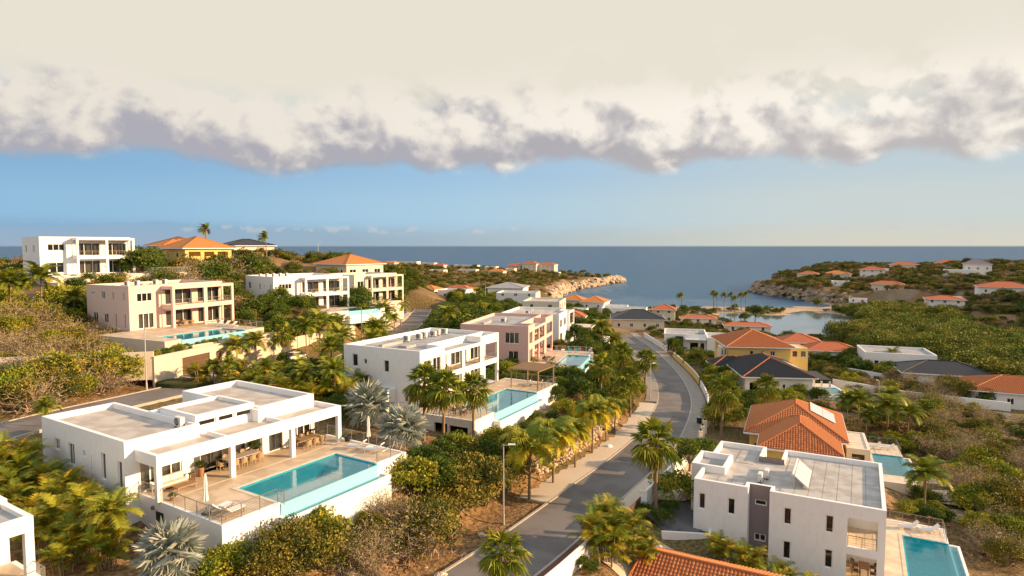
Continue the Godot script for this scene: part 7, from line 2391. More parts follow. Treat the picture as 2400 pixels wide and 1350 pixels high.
func villa_right() -> void:
	var t := thing("white_villa", "white two storey villa with flat panelled roof at lower right", "house", Vector3(30.2, -4.05, -50.3), 61.5)
	keep_out(t, -1, 16, -17, 7)
	var W: Material = M.white
	var H := 6.75
	block(t, 0, -10.9, 0, 13, 4.4, H, W, {"L": [[0.45, 1.05, 4.0, 5.5], [3.0, 3.65, 4.0, 5.5]], "B": [[5.12, 9.38, 5.9, 6.75, "h"]]}, M.panel_roof, 0.5, "F")
	block(t, 1.1, -8.5, 0, 8.4, 2.4, H, M.mauve, {"L": [[0.75, 1.75, 4.9, 5.4, "w", 1], [0.75, 1.75, 1.6, 2.3, "w", 2]]}, M.panel_roof, 0.5, "FB")
	pbox(t, "coping", Vector3(1.08, H, -10.9), Vector3(1.42, H + 0.006, -8.5), W)
	block(t, 0, 0, 0, 13, 8.5, H, W, {"L": [[0.85, 1.5, 4.05, 5.55], [4.1, 4.75, 4.05, 5.55], [0.85, 1.5, 1.0, 2.6], [4.1, 4.75, 1.0, 2.6], [5.75, 7.95, 3.2, 5.65, "h"], [5.75, 7.95, 0.05, 2.55, "h"]],
		"F": [[0.5, 4.2, 0.05, 2.55, "h"], [0.5, 4.2, 3.2, 5.65, "h"], [5.2, 8.6, 0.05, 2.4, "c", 3], [5.2, 8.6, 3.3, 5.6, "c", 3], [9.4, 12.4, 0.05, 2.4, "c", 3], [9.4, 12.4, 3.3, 5.6, "c", 3]]}, M.panel_roof, 0.5, "B")
	pbox(t, "wall", Vector3(0.0, 0, -10.9), Vector3(1.1, H, -10.6), W); pbox(t, "wall", Vector3(0.0, 0, -8.8), Vector3(1.1, H, -8.5), W)
	pbox(t, "wall", Vector3(9.5, 0, -10.9), Vector3(13.0, H, -10.6), W); pbox(t, "wall", Vector3(9.5, 0, -8.8), Vector3(13.0, H, -8.5), W)
	pbox(t, "wall", Vector3(9.3, H - 0.52, -10.6), Vector3(9.5, H, -8.8), W)
	pbox(t, "wall", Vector3(0.3, 0.02, -3.3), Vector3(4.6, 6.0, -3.0), W); pbox(t, "wall", Vector3(4.6, 0.02, -3.3), Vector3(4.9, 6.0, -0.3), W)
	pbox(t, "balcony_floor", Vector3(0.3, 2.85, -3.0), Vector3(4.6, 3.1, -0.3), M.deck_pale)
	railing(t, [Vector3(0.15, 3.2, -2.7), Vector3(0.15, 3.2, -0.6)], 0.9, 1.0, 4)
	railing(t, [Vector3(0.6, 3.2, -0.15), Vector3(4.1, 3.2, -0.15)], 0.9, 1.2, 4)
	# the pit roof at the corner
	block(t, 3.6, -13.2, 0, 4.3, 3.15, H + 0.22, W, {}, M.screed_blue, 0.55)
	footing(t, 0, 13, -15.3, 0, 2.5, W)
	# roof panels lying on the slab, a gap between neighbours
	for i in 7:
		var za := -8.15 + i * 1.12
		var cuts := [0.34, 3.4, 8.2, 12.66]
		for j in 3:
			pbox(t, "roof_panel", Vector3(cuts[j] + 0.02, H - 0.5, za + 0.018), Vector3(cuts[j + 1] - 0.02, H - 0.455, za + 1.10), M.panel_roof)
	for i in 3:
		for j in 2:
			pbox(t, "roof_panel", Vector3(0.36 + j * 1.5, H - 0.5, -14.9 + i * 1.3), Vector3(1.82 + j * 1.5, H - 0.455, -13.64 + i * 1.3), M.panel_roof)
	for j in 3: pbox(t, "roof_panel", Vector3(8.0 + j * 1.55, H - 0.5, -13.0), Vector3(9.51 + j * 1.55, H - 0.455, -11.25), M.panel_roof)
	terrace(t, -6.0, 16.4, 0.01, 5.7, [3.6, 12.7, 1.9, 5.75], -4.0, M.white, M.deck_pale, true, 0.3)
	railing(t, [Vector3(12.9, 0, 5.5), Vector3(16.2, 0, 5.5), Vector3(16.2, 0, 1.0)], 0.95, 1.1, 5)
	ac_unit("air conditioner beside the glass tubes on the lower right roof", on(t, Vector3(3.3, H - 0.46, -10.0)), 61.5 + 180, "rooftop air conditioners")
	ac_unit("air conditioner nearest the pit on the lower right roof", on(t, Vector3(4.6, H - 0.46, -9.6)), 61.5 + 180, "rooftop air conditioners")
	var s := thing("solar_collector", "tilted solar collector of four pale panels on the lower right roof", "solar panel", on(t, Vector3(5.5, H - 0.455, -6.7)), 61.5)
	s.scale = Vector3(1.25, 1.25, 1.25)
	for k in 4:
		var a := Vector3(-1.9 + k * 1.0, 0.1, 0.55)
		var b := a + Vector3(0, 0.75, -0.9)
		var pm := MB.new()
		pm.hull([a, a + Vector3(0.95, 0, 0), b + Vector3(0.95, 0, 0), b], [a + Vector3(0, 0.06, 0.05), a + Vector3(0.95, 0.06, 0.05), b + Vector3(0.95, 0.06, 0.05), b + Vector3(0, 0.06, 0.05)])
		put(s, "panel", pm, M.solar)
	for x in [-1.8, 0.0, 1.9]:
		var l := MB.new()
		l.beam(Vector3(x, 0, -0.4), Vector3(x, 0.85, -0.36), 0.05, 0.05)
		l.beam(Vector3(x, 0.03, 0.55), Vector3(x, 0.03, -0.4), 0.05, 0.05)
		put(s, "leg", l, M.pole)
	var tk := MB.new()
	tk.tube([Vector3(-1.9, 0.95, -0.45), Vector3(2.0, 0.95, -0.45)], [0.09, 0.09], 8)
	put(s, "header_pipe", tk, M.metal_white)
	lounger("cream lounger nearer the house at the lower right pool", on(t, Vector3(14.6, 0, 2.6)), 61.5 + 195, M.metal_white, M.canvas)
	lounger("cream lounger nearer the railing at the lower right pool", on(t, Vector3(14.6, 0, 4.3)), 61.5 + 195, M.metal_white, M.canvas)
	table("small table between the cream loungers at the lower right pool", on(t, Vector3(14.9, 0, 3.45)), 61.5, 0.5, 0.5, 0.35, M.metal_white, M.metal_white)
	table("dark garden table under the ground floor opening at lower right", on(t, Vector3(2.6, 0, -1.4)), 61.5, 1.4, 0.8, 0.74, M.wood_dark, M.plastic_dark)
	for k in 4: chair(SIDE[k] + " dark chair around the table inside the lower right opening", on(t, Vector3(2.0 + (k % 2) * 1.2, 0, -2.1 + int(k / 2) * 1.4)), 61.5 + (0 if k < 2 else 180), M.wood_dark, "dark chairs in the lower right opening")

func villa_terracotta() -> void:
	var t := thing("terracotta_house", "yellow house under a terracotta tiled hip roof with solar panels", "house", Vector3(30.48, -4.0, -82.59), 66)
	keep_out(t, -7, 15, -1, 20)
	var tc := [M.terracotta, M.terracotta_b, M.terracotta_c]
	block(t, 0.7, 11.6, 0, 13.6, 11.0, 3.5, M.yellow, {"L": [[0.5, 1.4, 0.8, 2.2]]}, M.screed, 0.1)
	block(t, -5.3, 10.7, 0, 5.98, 8.2, 3.5, M.yellow, {"L": [[2.0, 3.4, 0.9, 2.2, "w", 2], [5.0, 6.4, 0.9, 2.2, "w", 2]]}, M.screed, 0.1)
	hip(t, 0, 15, 0, 12.2, 3.7, 2.9, tc, 0.3, [0, 0, 0, 0])
	hip(t, -6, 7.2, 1.9, 11.3, 3.68, 2.25, tc, 0.3, [300, 0, 0, 0])
	footing(t, -5.3, 14.3, 0.6, 11.6, 2, M.yellow)
	block(t, 0.5, 14.6, 0, 8.0, 2.6, 3.0, M.cream, {"L": [[0.6, 2.0, 0.1, 2.3, "h"]], "F": [[1.0, 4.0, 0.1, 2.3, "c", 3], [5.0, 7.4, 0.1, 2.3, "c", 2]]}, M.deck_pale, 0.1)
	terrace(t, -1.5, 15.0, 14.62, 19.3, [1.1, 9.7, 15.6, 19.35], -3.5, M.cream, M.deck_pale, true, 0.3)
	railing(t, [Vector3(9.9, 0, 19.1), Vector3(14.8, 0, 19.1), Vector3(14.8, 0, 14.8)], 0.95, 1.2, 4)
	lounger("white lounger nearer the house above the terracotta house pool", on(t, Vector3(12.4, 0, 16.2)), 66 + 190, M.metal_white, M.canvas)
	lounger("white lounger at the outer end above the terracotta house pool", on(t, Vector3(12.2, 0, 17.8)), 66 + 190, M.metal_white, M.canvas)
	var ang := atan2(2.9, 6.1)
	var s := thing("solar_panel_array", "grey solar panels lying on the sunny terracotta roof slope", "solar panel", on(t, Vector3(6.0, 3.7 + 2.9 * 0.30 + 0.2, 12.2 - 6.1 * 0.30)), 66)
	var bs := Basis(Vector3.RIGHT, ang)
	for i in 5:
		for j in 2:
			var pm := MB.new()
			pm.box(Vector3(i * 1.04, 0.0, -j * 1.72 - 1.0), Vector3(i * 1.04 + 1.0, 0.05, -j * 1.72 + 0.68))
			put(s, "panel", pm, M.solar, Transform3D(bs, Vector3.ZERO))

func hip_houses() -> void:
	var sl := [M.slate, M.slate, M.terracotta_c]
	var t := thing("dark_roof_house", "white bungalow under a dark tiled hip roof right of the road", "house", Vector3(45.7, -5.0, -123.8), 84)
	keep_out(t, -1, 20, -1, 19)
	hip_house(t, 18.0, 12.6, 3.4, 0.7, 2.7, M.white, sl, {"L": [[0.8, 2.4, 0.1, 2.4, "h"], [3.7, 4.8, 1.0, 2.2, "w", 2], [7.0, 7.6, 1.0, 2.2], [9.0, 10.3, 0.8, 2.2, "w", 2]], "B": [[3, 6, 0.3, 2.4, "w", 3], [9, 12, 0.3, 2.4, "w", 3]]}, 0.32)
	footing(t, 0, 18, 0, 12.6, 2, M.white)
	pbox(t, "porch_roof", Vector3(0.2, 3.0, 13.4), Vector3(9, 3.2, 16.2), M.slate)
	for x in [0.3, 4.5, 8.6]: pbox(t, "column", Vector3(x, -1.5, 15.8), Vector3(x + 0.3, 3.0, 16.1), M.white)
	terrace(t, -0.5, 12, 12.65, 20.5, [2.0, 8.0, 17.0, 20.0], -3.5, M.white, M.deck_pale, false)
	hip(t, 12.5, 19.5, -3.8, 5.0, 3.2, 1.7, sl, 0.32)
	block(t, 13.2, -0.05, 0, 5.6, 3.0, 3.0, M.white, {"L": [[0.5, 2.2, 0.2, 2.4, "w", 2]]}, M.screed, 0.1)
	var s := thing("solar_panel_array", "grey solar panels on the right slope of the dark roof", "solar panel", on(t, Vector3(4.0, 3.63 + 2.7 * 0.25 + 0.2, 13.3 - 7.0 * 0.25)), 84)
	for i in 6:
		var pm := MB.new()
		pm.box(Vector3(i * 1.04, 0.0, -1.7), Vector3(i * 1.04 + 1.0, 0.05, 0.7))
		put(s, "panel", pm, M.solar, Transform3D(Basis(Vector3.RIGHT, atan2(2.7, 7.0)), Vector3.ZERO))
	t = thing("yellow_house", "two storey yellow house under a red tiled hip roof right of the road", "house", Vector3(48.2, -4.6, -141.0), 84)
	keep_out(t, -1, 17, -1, 19)
	hip_house(t, 15.0, 13.2, 6.2, 0.7, 2.9, M.yellow, [M.terracotta, M.terracotta, M.terracotta_b], {"L": [[4.5, 5.3, 4.4, 5.5], [6.9, 7.4, 4.4, 5.5], [8.9, 9.9, 4.4, 5.5, "w", 2]], "B": [[2, 3.6, 3.8, 5.4, "w", 2], [5, 7, 3.8, 5.4, "w", 2], [10, 12, 3.8, 5.4, "w", 2]]}, 0.34)
	footing(t, 0, 15, 0, 13.2, 2, M.yellow)
	block(t, 1.5, 17.4, 0, 6.5, 4.18, 6.0, M.yellow, {"L": [[0.8, 2.0, 4.0, 5.4, "w", 1], [2.6, 3.8, 4.0, 5.4, "w", 1]], "F": [[0.8, 2.8, 3.8, 5.4, "h"], [3.6, 5.8, 3.8, 5.4, "h"]]}, M.deck_pale, 0.1)
	block(t, 1.0, -0.05, 0, 3.0, 1.6, 6.1, M.cream, {"L": [[0.3, 0.7, 4.2, 5.6], [0.9, 1.3, 4.2, 5.6]]}, M.deck_pale, 0.1)
	# the tiled roof at the bottom edge
	t = thing("terracotta_house", "terracotta tiled roof cut by the bottom edge of the picture", "house", Vector3(12.15, -4.6, -54.0), -28.5)
	keep_out(t, -1, 14, -1, 10)
	block(t, 0.6, 8.4, 0, 11.8, 7.8, 2.4, M.white, {"F": [[2, 4, 0.5, 2.0, "w", 2]]}, M.screed, 0.1)
	footing(t, 0.6, 12.4, 0.6, 8.4, 2.0, M.white)
	hip(t, 0, 13, 0, 9, 2.6, 1.85, [M.terracotta, M.terracotta_b, M.terracotta_c], 0.28, [0, 0, 0, -300], null, true)

# a plainer house with rows of windows. yaw: local x runs away, the front (+z) faces right
func simple(nm: String, label: String, x: float, z: float, y: float, yaw: float, L: float, D: float, H: float, wm: Material, roof: Array, rise := 0.0, group := "", tw := 0.0) -> Node3D:
	if y < -900.0:
		y = 1e9
		for c in [Vector3(0, 0, 0), Vector3(L, 0, 0), Vector3(L, 0, -D), Vector3(0, 0, -D)]:
			var p: Vector3 = Basis(Vector3.UP, deg_to_rad(yaw)) * c
			y = minf(y, ground(x + p.x, z + p.z))
		y = maxf(y, -8.8) + 0.4
	var t := thing(nm, label, "house", Vector3(x, y, z), yaw, group)
	keep_out(t, -1, L + 1, -D - 1, 2)
	var st := 1 if H < 4.6 else 2
	var ops := {"F": [], "L": []}
	for s in st:
		var y0 := s * 3.1
		var k := maxi(1, int(L / 4.2))
		for i in k:
			var a := (i + 0.5) * L / k
			ops.F.append([a - 1.1, a + 1.1, y0 + (0.15 if (i + s) % 2 == 0 else 0.8), y0 + 2.3, "w", 2])
		k = maxi(1, int(D / 4.5))
		for i in k:
			var a := (i + 0.5) * D / k
			ops.L.append([a - 0.5 - 0.2 * (i % 2), a + 0.5, y0 + 0.9, y0 + 2.2, "w", 1 + i % 2])
	block(t, 0, 0, 0, L, D, H, wm, ops, roof[0] if rise <= 0.0 else M.screed, 0.45 if rise <= 0.0 else 0.1)
	footing(t, 0, L, -D, 0, 4.0, wm)
	if rise > 0.0: hip(t, -0.6, L + 0.6, -D - 0.6, 0.6, H + 0.23, rise, roof, tw)
	return t

func far_houses() -> void:
	var OR := [M.orange_roof, M.orange_roof, M.orange_roof]
	var RD := [M.red_roof, M.red_roof, M.red_roof]
	var SL := [M.slate, M.slate, M.slate]
	# upper left
	var t := thing("white_villa", "white two storey villa on the hilltop at upper left", "house", Vector3(-83, 18.9, -113), 50)
	keep_out(t, -1, 16, -14, 4)
	villa(t, {"L": 14.6, "D": 12.0, "H": 6.8, "sx": 5.0, "zs": -1.0, "zm": -1.0, "zp": 1.4, "bays": [[5.35, 9.7], [10.1, 14.2]], "low": 0.15, "mat": M.white, "cables": 2, "ops": {"L": [[2, 3, 4, 5.3], [7, 8, 4, 5.3]], "F": [[1.2, 3.8, 4.3, 5.5, "w", 3], [1.4, 3.6, 0.3, 2.2, "w", 2]]}})
	footing(t, 0, 14.6, -12, 1.4, 3, M.white)
	pbox(t, "retaining_wall", Vector3(1, -4.5, 4.6), Vector3(24, -0.15, 4.9), M.cream)
	pbox(t, "deck", Vector3(4, -0.3, 1.42), Vector3(23.5, -0.02, 4.6), M.deck_pale)
	railing(t, [Vector3(15, 0, 4.4), Vector3(23, 0, 4.4), Vector3(23.0, 0, 0)], 1.0, 1.6, 0, M.steel, true)
	garden_wall("garden_wall", "long cream garden wall below the palms at far left", [Vector3(-90, ground(-90, -96), -96), Vector3(-76, ground(-76, -100), -100), Vector3(-70, ground(-70, -104), -104)], 2.2, 0.3, M.cream)
	t = thing("yellow_house", "yellow hilltop house under a bright orange hip roof", "house", Vector3(-76, 19.2, -149), 50)
	keep_out(t, -1, 12, -14, 5)
	block(t, 0, 0, 0, 11, 13, 4.2, M.yellow, {"L": [[3, 3.8, 2, 3], [8, 9.2, 2, 3.2]], "F": [[0.8, 3.6, 0.9, 3.5, "h"], [4.4, 6.8, 0.9, 3.5, "h"], [7.6, 10.2, 0.9, 3.5, "h"]]}, M.screed, 0.1)
	pbox(t, "wall", Vector3(0.4, 0, -3.2), Vector3(10.6, 4.0, -3.0), M.yellow)
	footing(t, 0, 11, -13, 0, 3, M.yellow)
	hip(t, -0.8, 11.8, -13.8, 0.8, 4.4, 2.7, OR)
	pbox(t, "deck", Vector3(3, -0.3, 0.01), Vector3(15, 0.5, 3.6), M.yellow)
	simple("orange_roof_house", "orange roofed house just behind the yellow hilltop house", -92, -170, 19.6, 50, 12, 12, 4.4, M.cream, OR, 2.4)
	simple("orange_roof_house", "low orange roof beside the hilltop white villa", -96, -148, 19.0, 50, 9, 8, 3.6, M.white, OR, 1.6)
	simple("white_house", "white house cut by the left edge on the hilltop", -112, -122, 20.5, 50, 10, 10, 5.0, M.white, [M.screed], 0.0)
	simple("dark_roof_house", "beige hilltop house under a dark hip roof beside the palm", -82, -186, 20.6, 40, 13, 11, 3.4, M.cream, SL, 1.9)
	# along the upper street
	t = thing("white_villa", "white two storey villa among trees above the upper street", "house", Vector3(-48.2, 10.8, -129), 48)
	keep_out(t, -1, 18, -14, 12)
	villa(t, {"L": 16.5, "D": 12.0, "H": 7.0, "sx": 6.0, "zs": 0.0, "zm": -0.6, "zp": 2.0, "bays": [[6.35, 10.9], [11.4, 16.1]], "low": 0.3, "mat": M.white, "cables": 4, "ops": {"L": [[1.2, 2.4, 4.2, 5.6, "w", 2], [6.0, 6.6, 4.2, 5.5], [8, 8.4, 4.6, 5.2], [10.6, 11.1, 4.2, 5.4]], "F": [[1.2, 4.0, 4.4, 5.5, "w", 4], [1.4, 4, 0.2, 2.3, "w", 3]]}})
	footing(t, 0, 16.5, -12, 2, 4, M.white)
	terrace(t, 2, 20, 2.02, 10.0, [11.0, 18.8, 5.4, 10.1], -2.6, M.white, M.deck, true, 0.9)
	railing(t, [Vector3(19.8, 0, 9.8), Vector3(19.8, 0, 2.4)], 0.95, 1.2, 3)
	for k in 5: ac_unit(ORD[k] + " air conditioner in the row on the tree lined white villa roof", on(t, Vector3(1.6 + k * 1.5, 6.5, -8.6)), 48 - 90, "tree lined villa air conditioners")
	t = thing("cream_villa", "cream two storey villa with a loggia behind the tree lined villa", "house", Vector3(-38.5, 10.0, -156), 55)
	keep_out(t, -1, 16, -14, 4)
	villa(t, {"L": 15.0, "D": 12.0, "H": 7.0, "sx": 4.0, "zs": 0.0, "zm": -0.6, "zp": 1.8, "bays": [[4.4, 9.0], [9.6, 14.6]], "low": 0.3, "mat": M.cream, "cables": 3, "ops": {"F": [[1, 3, 3.8, 5.4, "w", 2]]}})
	footing(t, 0, 15, -12, 1.8, 5, M.cream)
	simple("orange_roof_house", "tall cream house under an orange hip roof above the upper street", -45.5, -176, 12.2, 52, 13, 14, 6.6, M.cream, OR, 2.6)
	# walls and garages on the left of the upper street
	t = thing("garage_building", "long cream garage wall with brown doors beside the upper street", "garage", Vector3(-33.6, 3.6, -152), 86)
	side(t, Transform3D(Basis(), Vector3.ZERO), 26, 3.6, M.cream, [[1.6, 3.2, 0.05, 2.3, "x"], [4.2, 9.0, 0.05, 2.4, "x"], [11.5, 12.6, 0.05, 2.3, "x"], [15.0, 16.2, 0.3, 2.3, "x"]], 0.35)
	pbox(t, "roof", Vector3(0, 3.2, -7), Vector3(26, 3.55, -0.36), M.deck_pale)
	pbox(t, "wall", Vector3(0, -1, -7), Vector3(0.3, 3.2, -0.36), M.cream)
	for k in 4: pbox(t, "buttress", Vector3(18.0 + k * 2.2, 0, 0.003), Vector3(18.4 + k * 2.2, 3.7, 0.5), M.cream)
	garden_wall("garden_wall", "cream retaining wall behind the palms left of the upper street", [Vector3(-38.8, 5.2, -101), Vector3(-36.5, 4.8, -112), Vector3(-34.6, 4.4, -124)], 3.6, 0.3, M.sand_wall)
	t = thing("garage_wall", "sand wall with a single brown garage door behind the palms", "wall", Vector3(-34.4, 4.4, -124.4), 80)
	side(t, Transform3D(Basis(), Vector3.ZERO), 9, 3.4, M.sand_wall, [[2.4, 5.0, 0.05, 2.3, "x"]], 0.3)
	pbox(t, "wall", Vector3(0, -0.6, -5), Vector3(0.28, 3.4, -0.31), M.sand_wall)
	# middle row going down to the bay
	t = thing("white_villa", "white flat roofed villa just behind the pink villa", "house", Vector3(10.4, 2.2, -140.6), 74)
	keep_out(t, -1, 17, -15, 4)
	villa(t, {"L": 15.0, "D": 13.4, "H": 6.8, "sx": 9.0, "zs": 0.0, "zm": -1.6, "zp": 0.6, "bays": [[9.5, 14.4]], "low": 0.3, "mat": M.white, "cables": 3, "ops": {"F": [[1, 3.4, 3.6, 5.4, "w", 2], [5, 8, 3.6, 5.4, "w", 2], [1, 4, 0.3, 2.4, "w", 2]]}})
	footing(t, 0, 15, -13.4, 0.6, 3, M.white)
	for k in 3: ac_unit(ORD[k] + " air conditioner on the white villa roof behind the pink villa", on(t, Vector3(3.0 + k * 1.7, 6.3, -8.0)), 74 - 90, "air conditioners behind the pink villa")
	t = thing("garden_pavilion", "flat roofed garden pavilion beside a small turquoise pool", "pavilion", Vector3(15.5, 1.2, -158), 74)
	for x in [0.0, 4.6]:
		for z in [0.0, 3.4]: pbox(t, "post", Vector3(x, -1, z), Vector3(x + 0.25, 2.7, z + 0.25), M.white)
	pbox(t, "roof", Vector3(-0.6, 2.7, -0.6), Vector3(5.6, 2.95, 4.4), M.deck_pale)
	terrace(t, -7, 6, -1, 8, [-5.5, -0.5, 3.5, 8.1], -3, M.white, M.deck_pale, true, 0.9)
	simple("beige_villa", "beige flat roofed villa behind the white villas in the middle row", 13.8, -184.5, 1.8, 78, 14, 11, 6.2, M.cream, [M.screed], 0.0)
	simple("white_house", "white flat house lower down the middle row", 8.8, -237, 1.4, 80, 13, 15, 5.2, M.white, [M.screed_blue], 0.0)
	simple("grey_roof_house", "low house under a wide grey hip roof in the middle row", 4.8, -283, 1.0, 80, 16, 16, 4.3, M.white, [M.grey_roof, M.grey_roof, M.grey_roof], 2.0)
	simple("red_roof_house", "red roofed house at the far end of the upper street", -20, -300, -0.6, 70, 12, 15, 3.4, M.cream, RD, 2.4)
	simple("orange_roof_house", "small orange roofed house left of the far red roof", -38, -312, -0.6, 70, 9, 9, 3.2, M.cream, OR, 2.0)
	garden_wall("garden_wall", "white garden wall at the far bend in the upper street", [Vector3(-25, 0.6, -262), Vector3(-19, 0.4, -268)], 2.6, 0.3, M.white)
	simple("orange_roof_house", "left of two orange hip roofs above the bay", 36, -328, -7.6, 70, 10, 10, 3.6, M.cream, OR, 2.4, "")
	simple("orange_roof_house", "right of two orange hip roofs above the bay", 46, -318, -7.6, 70, 13, 12, 3.4, M.white, OR, 2.6, "")
	simple("white_house", "low white flat roof behind the dark hip roof", 60, -285, -7.6, 75, 10, 20, 3.6, M.white, [M.screed_blue], 0.0)
	simple("dark_roof_house", "cream house under a dark hip roof above the bay", 56.5, -236, -7.0, 82, 15, 19, 3.6, M.cream, SL, 3.0)
	simple("red_roof_house", "small red roofed house right of the dark hip roof", 67, -262, -7.6, 75, 8, 9, 5.2, M.cream, RD, 1.8)
	# the white modern house right of the road
	t = thing("white_modern_house", "white modern house with stepped flat roofs where the road bends away", "house", Vector3(44.5, -6.9, -186), 76)
	keep_out(t, -3, 18, -4, 22)
	block(t, 0, 12, 0, 13, 12, 5.4, M.white, {"L": [[1.0, 2.4, 0.2, 3.6, "w", 2], [7.4, 9.6, 0.2, 3.0, "h"], [10.2, 11.4, 0.2, 3.0, "w", 1]]}, M.screed_blue)
	block(t, -2.2, 21.5, -0.3, 12, 9.48, 5.2, M.white, {"L": [[5.6, 6.6, 3.0, 4.0]]}, M.screed_blue)
	block(t, -1.2, 5.4, 0, 1.18, 2.2, 4.8, M.plastic_dark, {}, M.screed_blue, 0.2)
	footing(t, 0, 13, 0, 12, 2, M.white)
	pbox(t, "canopy", Vector3(-1.6, 3.9, 6.0), Vector3(-0.01, 4.2, 11.8), M.white)
	# valley on the right
	simple("red_roof_house", "red roofed bungalow beside the lagoon behind the yellow house", 91, -186, -7.6, 76, 10, 11, 3.0, M.white, RD, 2.0)
	simple("red_roof_house", "brown red roof half hidden by trees left of the white flat house", 96, -175, -7.9, 76, 9, 13, 2.6, M.white, RD, 1.9)
	simple("white_house", "white flat roofed bungalow in the right hand valley", 106, -158, -7.4, 70, 13, 16, 4.2, M.white, [M.screed_blue], 0.0)
	simple("dark_roof_house", "bungalow under a dark hip roof in the right hand valley", 108, -141, -8.4, 70, 12, 18, 3.0, M.white, SL, 2.2)
	simple("red_roof_house", "long bungalow under a terracotta roof at the right edge of the valley", 112, -124, -9.2, 65, 13, 18, 3.2, M.white, [M.terracotta, M.terracotta, M.terracotta_b], 2.4, "", 0.34)
	garden_wall("garden_wall", "white wall along the lane in front of the valley bungalows", [Vector3(73, -8.0, -144), Vector3(84, -8.8, -135), Vector3(92, -9.0, -131), Vector3(100, -9.2, -126.5)], 1.9, 0.3, M.white)
	garden_wall("garden_wall", "white wall below the white flat bungalow in the valley", [Vector3(82, -7.8, -160), Vector3(92, -8.4, -150)], 1.6, 0.3, M.white)
	# right headland
	var eh := [["red_roof_house", "leftmost red roofed house on the right headland", 233, -488, RD, 14, 14, 4.4, 2.2], ["white_house", "white block beside the leftmost red roof on the right headland", 250, -478, [M.orange_roof, M.orange_roof, M.orange_roof], 12, 14, 3.6, 1.8], ["red_roof_house", "two storey white house under a red roof on the right headland", 252, -432, RD, 13, 15, 5.4, 2.2], ["red_roof_house", "red roofed house highest on the right headland skyline", 305, -478, RD, 14, 20, 4.0, 2.2], ["dark_roof_house", "tall white house under a brown pavilion roof on the right hilltop", 300, -400, [M.mauve, M.mauve, M.mauve], 11, 14, 7.2, 3.2], ["red_roof_house", "large white terraced house under a red roof at the right edge", 245, -298, RD, 16, 22, 6.4, 2.4], ["red_roof_house", "white house under a shallow red roof above the mangroves", 206, -290, RD, 13, 15, 5.4, 1.5], ["red_roof_house", "pair of small red roofs in the hollow of the right headland", 222, -362, RD, 10, 16, 4.2, 1.8], ["white_house", "small white roofed hut above the right headland cliff", 216, -410, [M.screed], 8, 10, 3.2, 0.0]]
	for h in eh: simple(h[0], h[1], h[2], h[3], -999.0, 60, h[5], h[6], h[7], M.white if h[2] != 222 else M.cream, h[4], h[8], "")
	# left headland
	var wh := [["white_house", "white resort block with a red roof on the left headland", -62, -735, RD, 14, 30, 7, 2.5], ["white_house", "low white block at the left end of the left headland", -112, -752, [M.screed], 10, 34, 4.4, 0], ["white_house", "long low white block in front of the left headland resort", -38, -700, [M.screed], 8, 28, 4.2, 0], ["white_house", "small white block between the far left headland houses", -90, -740, [M.screed], 8, 16, 4.0, 0], ["red_roof_house", "gabled villa with red roof in the middle of the left headland", 24, -636, RD, 12, 15, 7.5, 3.0], ["white_house", "white arched villa with red roof nearest the headland tip", 42, -636, RD, 12, 18, 7.0, 2.0], ["brown_house", "brown villa left of the gabled villa on the headland", 8, -640, RD, 10, 14, 6, 2.2], ["orange_roof_house", "small orange roofed house on the left headland slope", -8, -560, OR, 9, 14, 3.4, 2.0], ["white_house", "tiny white hut below the headland villas", 44, -600, [M.screed], 7, 12, 3.6, 0], ["white_house", "low white building in scrub left of the headland villas", -34, -600, [M.screed], 8, 18, 3.6, 0], ["white_house", "small pale house in scrub below the far resort", -60, -560, [M.screed], 8, 14, 3.4, 0]]
	wh.append_array([["white_house", "tiny white house at the water side of the far resort", -20, -720, [M.screed], 8, 14, 3.6, 0], ["red_roof_house", "small red roof left of the long low headland block", -74, -690, RD, 9, 12, 3.4, 1.8], ["white_house", "white cube among scrub midway along the left headland", 2, -600, [M.screed], 7, 9, 4.2, 0], ["orange_roof_house", "orange roof farthest left on the left headland", -135, -735, OR, 10, 14, 3.6, 2.0], ["white_house", "pale flat house between the brown villa and the scrub", -16, -630, [M.screed], 8, 12, 3.6, 0]])
	var mid := [["white_house", "white flat house left of the grey hip roof", -20, -270, [M.screed_blue], 11, 12, 3.8, 0.0], ["red_roof_house", "red roof tucked behind the beige villa", 24, -214, RD, 10, 11, 3.2, 2.0], ["white_house", "low white house between beige villa and dark hip roof", 30, -262, [M.screed], 11, 12, 3.4, 0.0], ["grey_roof_house", "small grey hip roof between the orange roofs and beige villa", 18, -300, [M.grey_roof, M.grey_roof, M.grey_roof], 10, 11, 3.2, 1.8], ["white_house", "white beach house left of the small red roof", 56, -310, [M.screed], 9, 12, 3.2, 0.0], ["red_roof_house", "low red roofed beach shed before the lagoon", 84, -262, RD, 7, 14, 2.4, 1.0], ["red_roof_house", "long brown roof beside the lagoon shed", 96, -236, RD, 7, 16, 2.4, 1.0]]
	for h in mid: simple(h[0], h[1], h[2], h[3], -999.0, 76, h[5], h[6], h[7], M.white, h[4], h[8], "")
	eh = [["white_house", "small white terrace house below the brown pavilion roof", 284, -392, [M.screed], 9, 16, 4.0, 0.0], ["red_roof_house", "red roof peeping over the right headland skyline", 330, -470, RD, 12, 16, 4.0, 2.0], ["white_house", "pale cube right of the headland cliff houses", 268, -455, [M.screed], 9, 10, 4.6, 0.0], ["orange_roof_house", "orange roof in the trees above the headland cliff", 236, -446, OR, 9, 11, 3.6, 1.8], ["white_house", "small white hut below the right edge terraced house", 228, -318, [M.screed], 7, 9, 3.2, 0.0], ["red_roof_house", "red roof behind the two storey headland house", 272, -470, RD, 10, 13, 3.8, 2.0], ["white_house", "white shed at the foot of the right headland by the sand", 196, -352, [M.screed], 6, 9, 2.8, 0.0]]
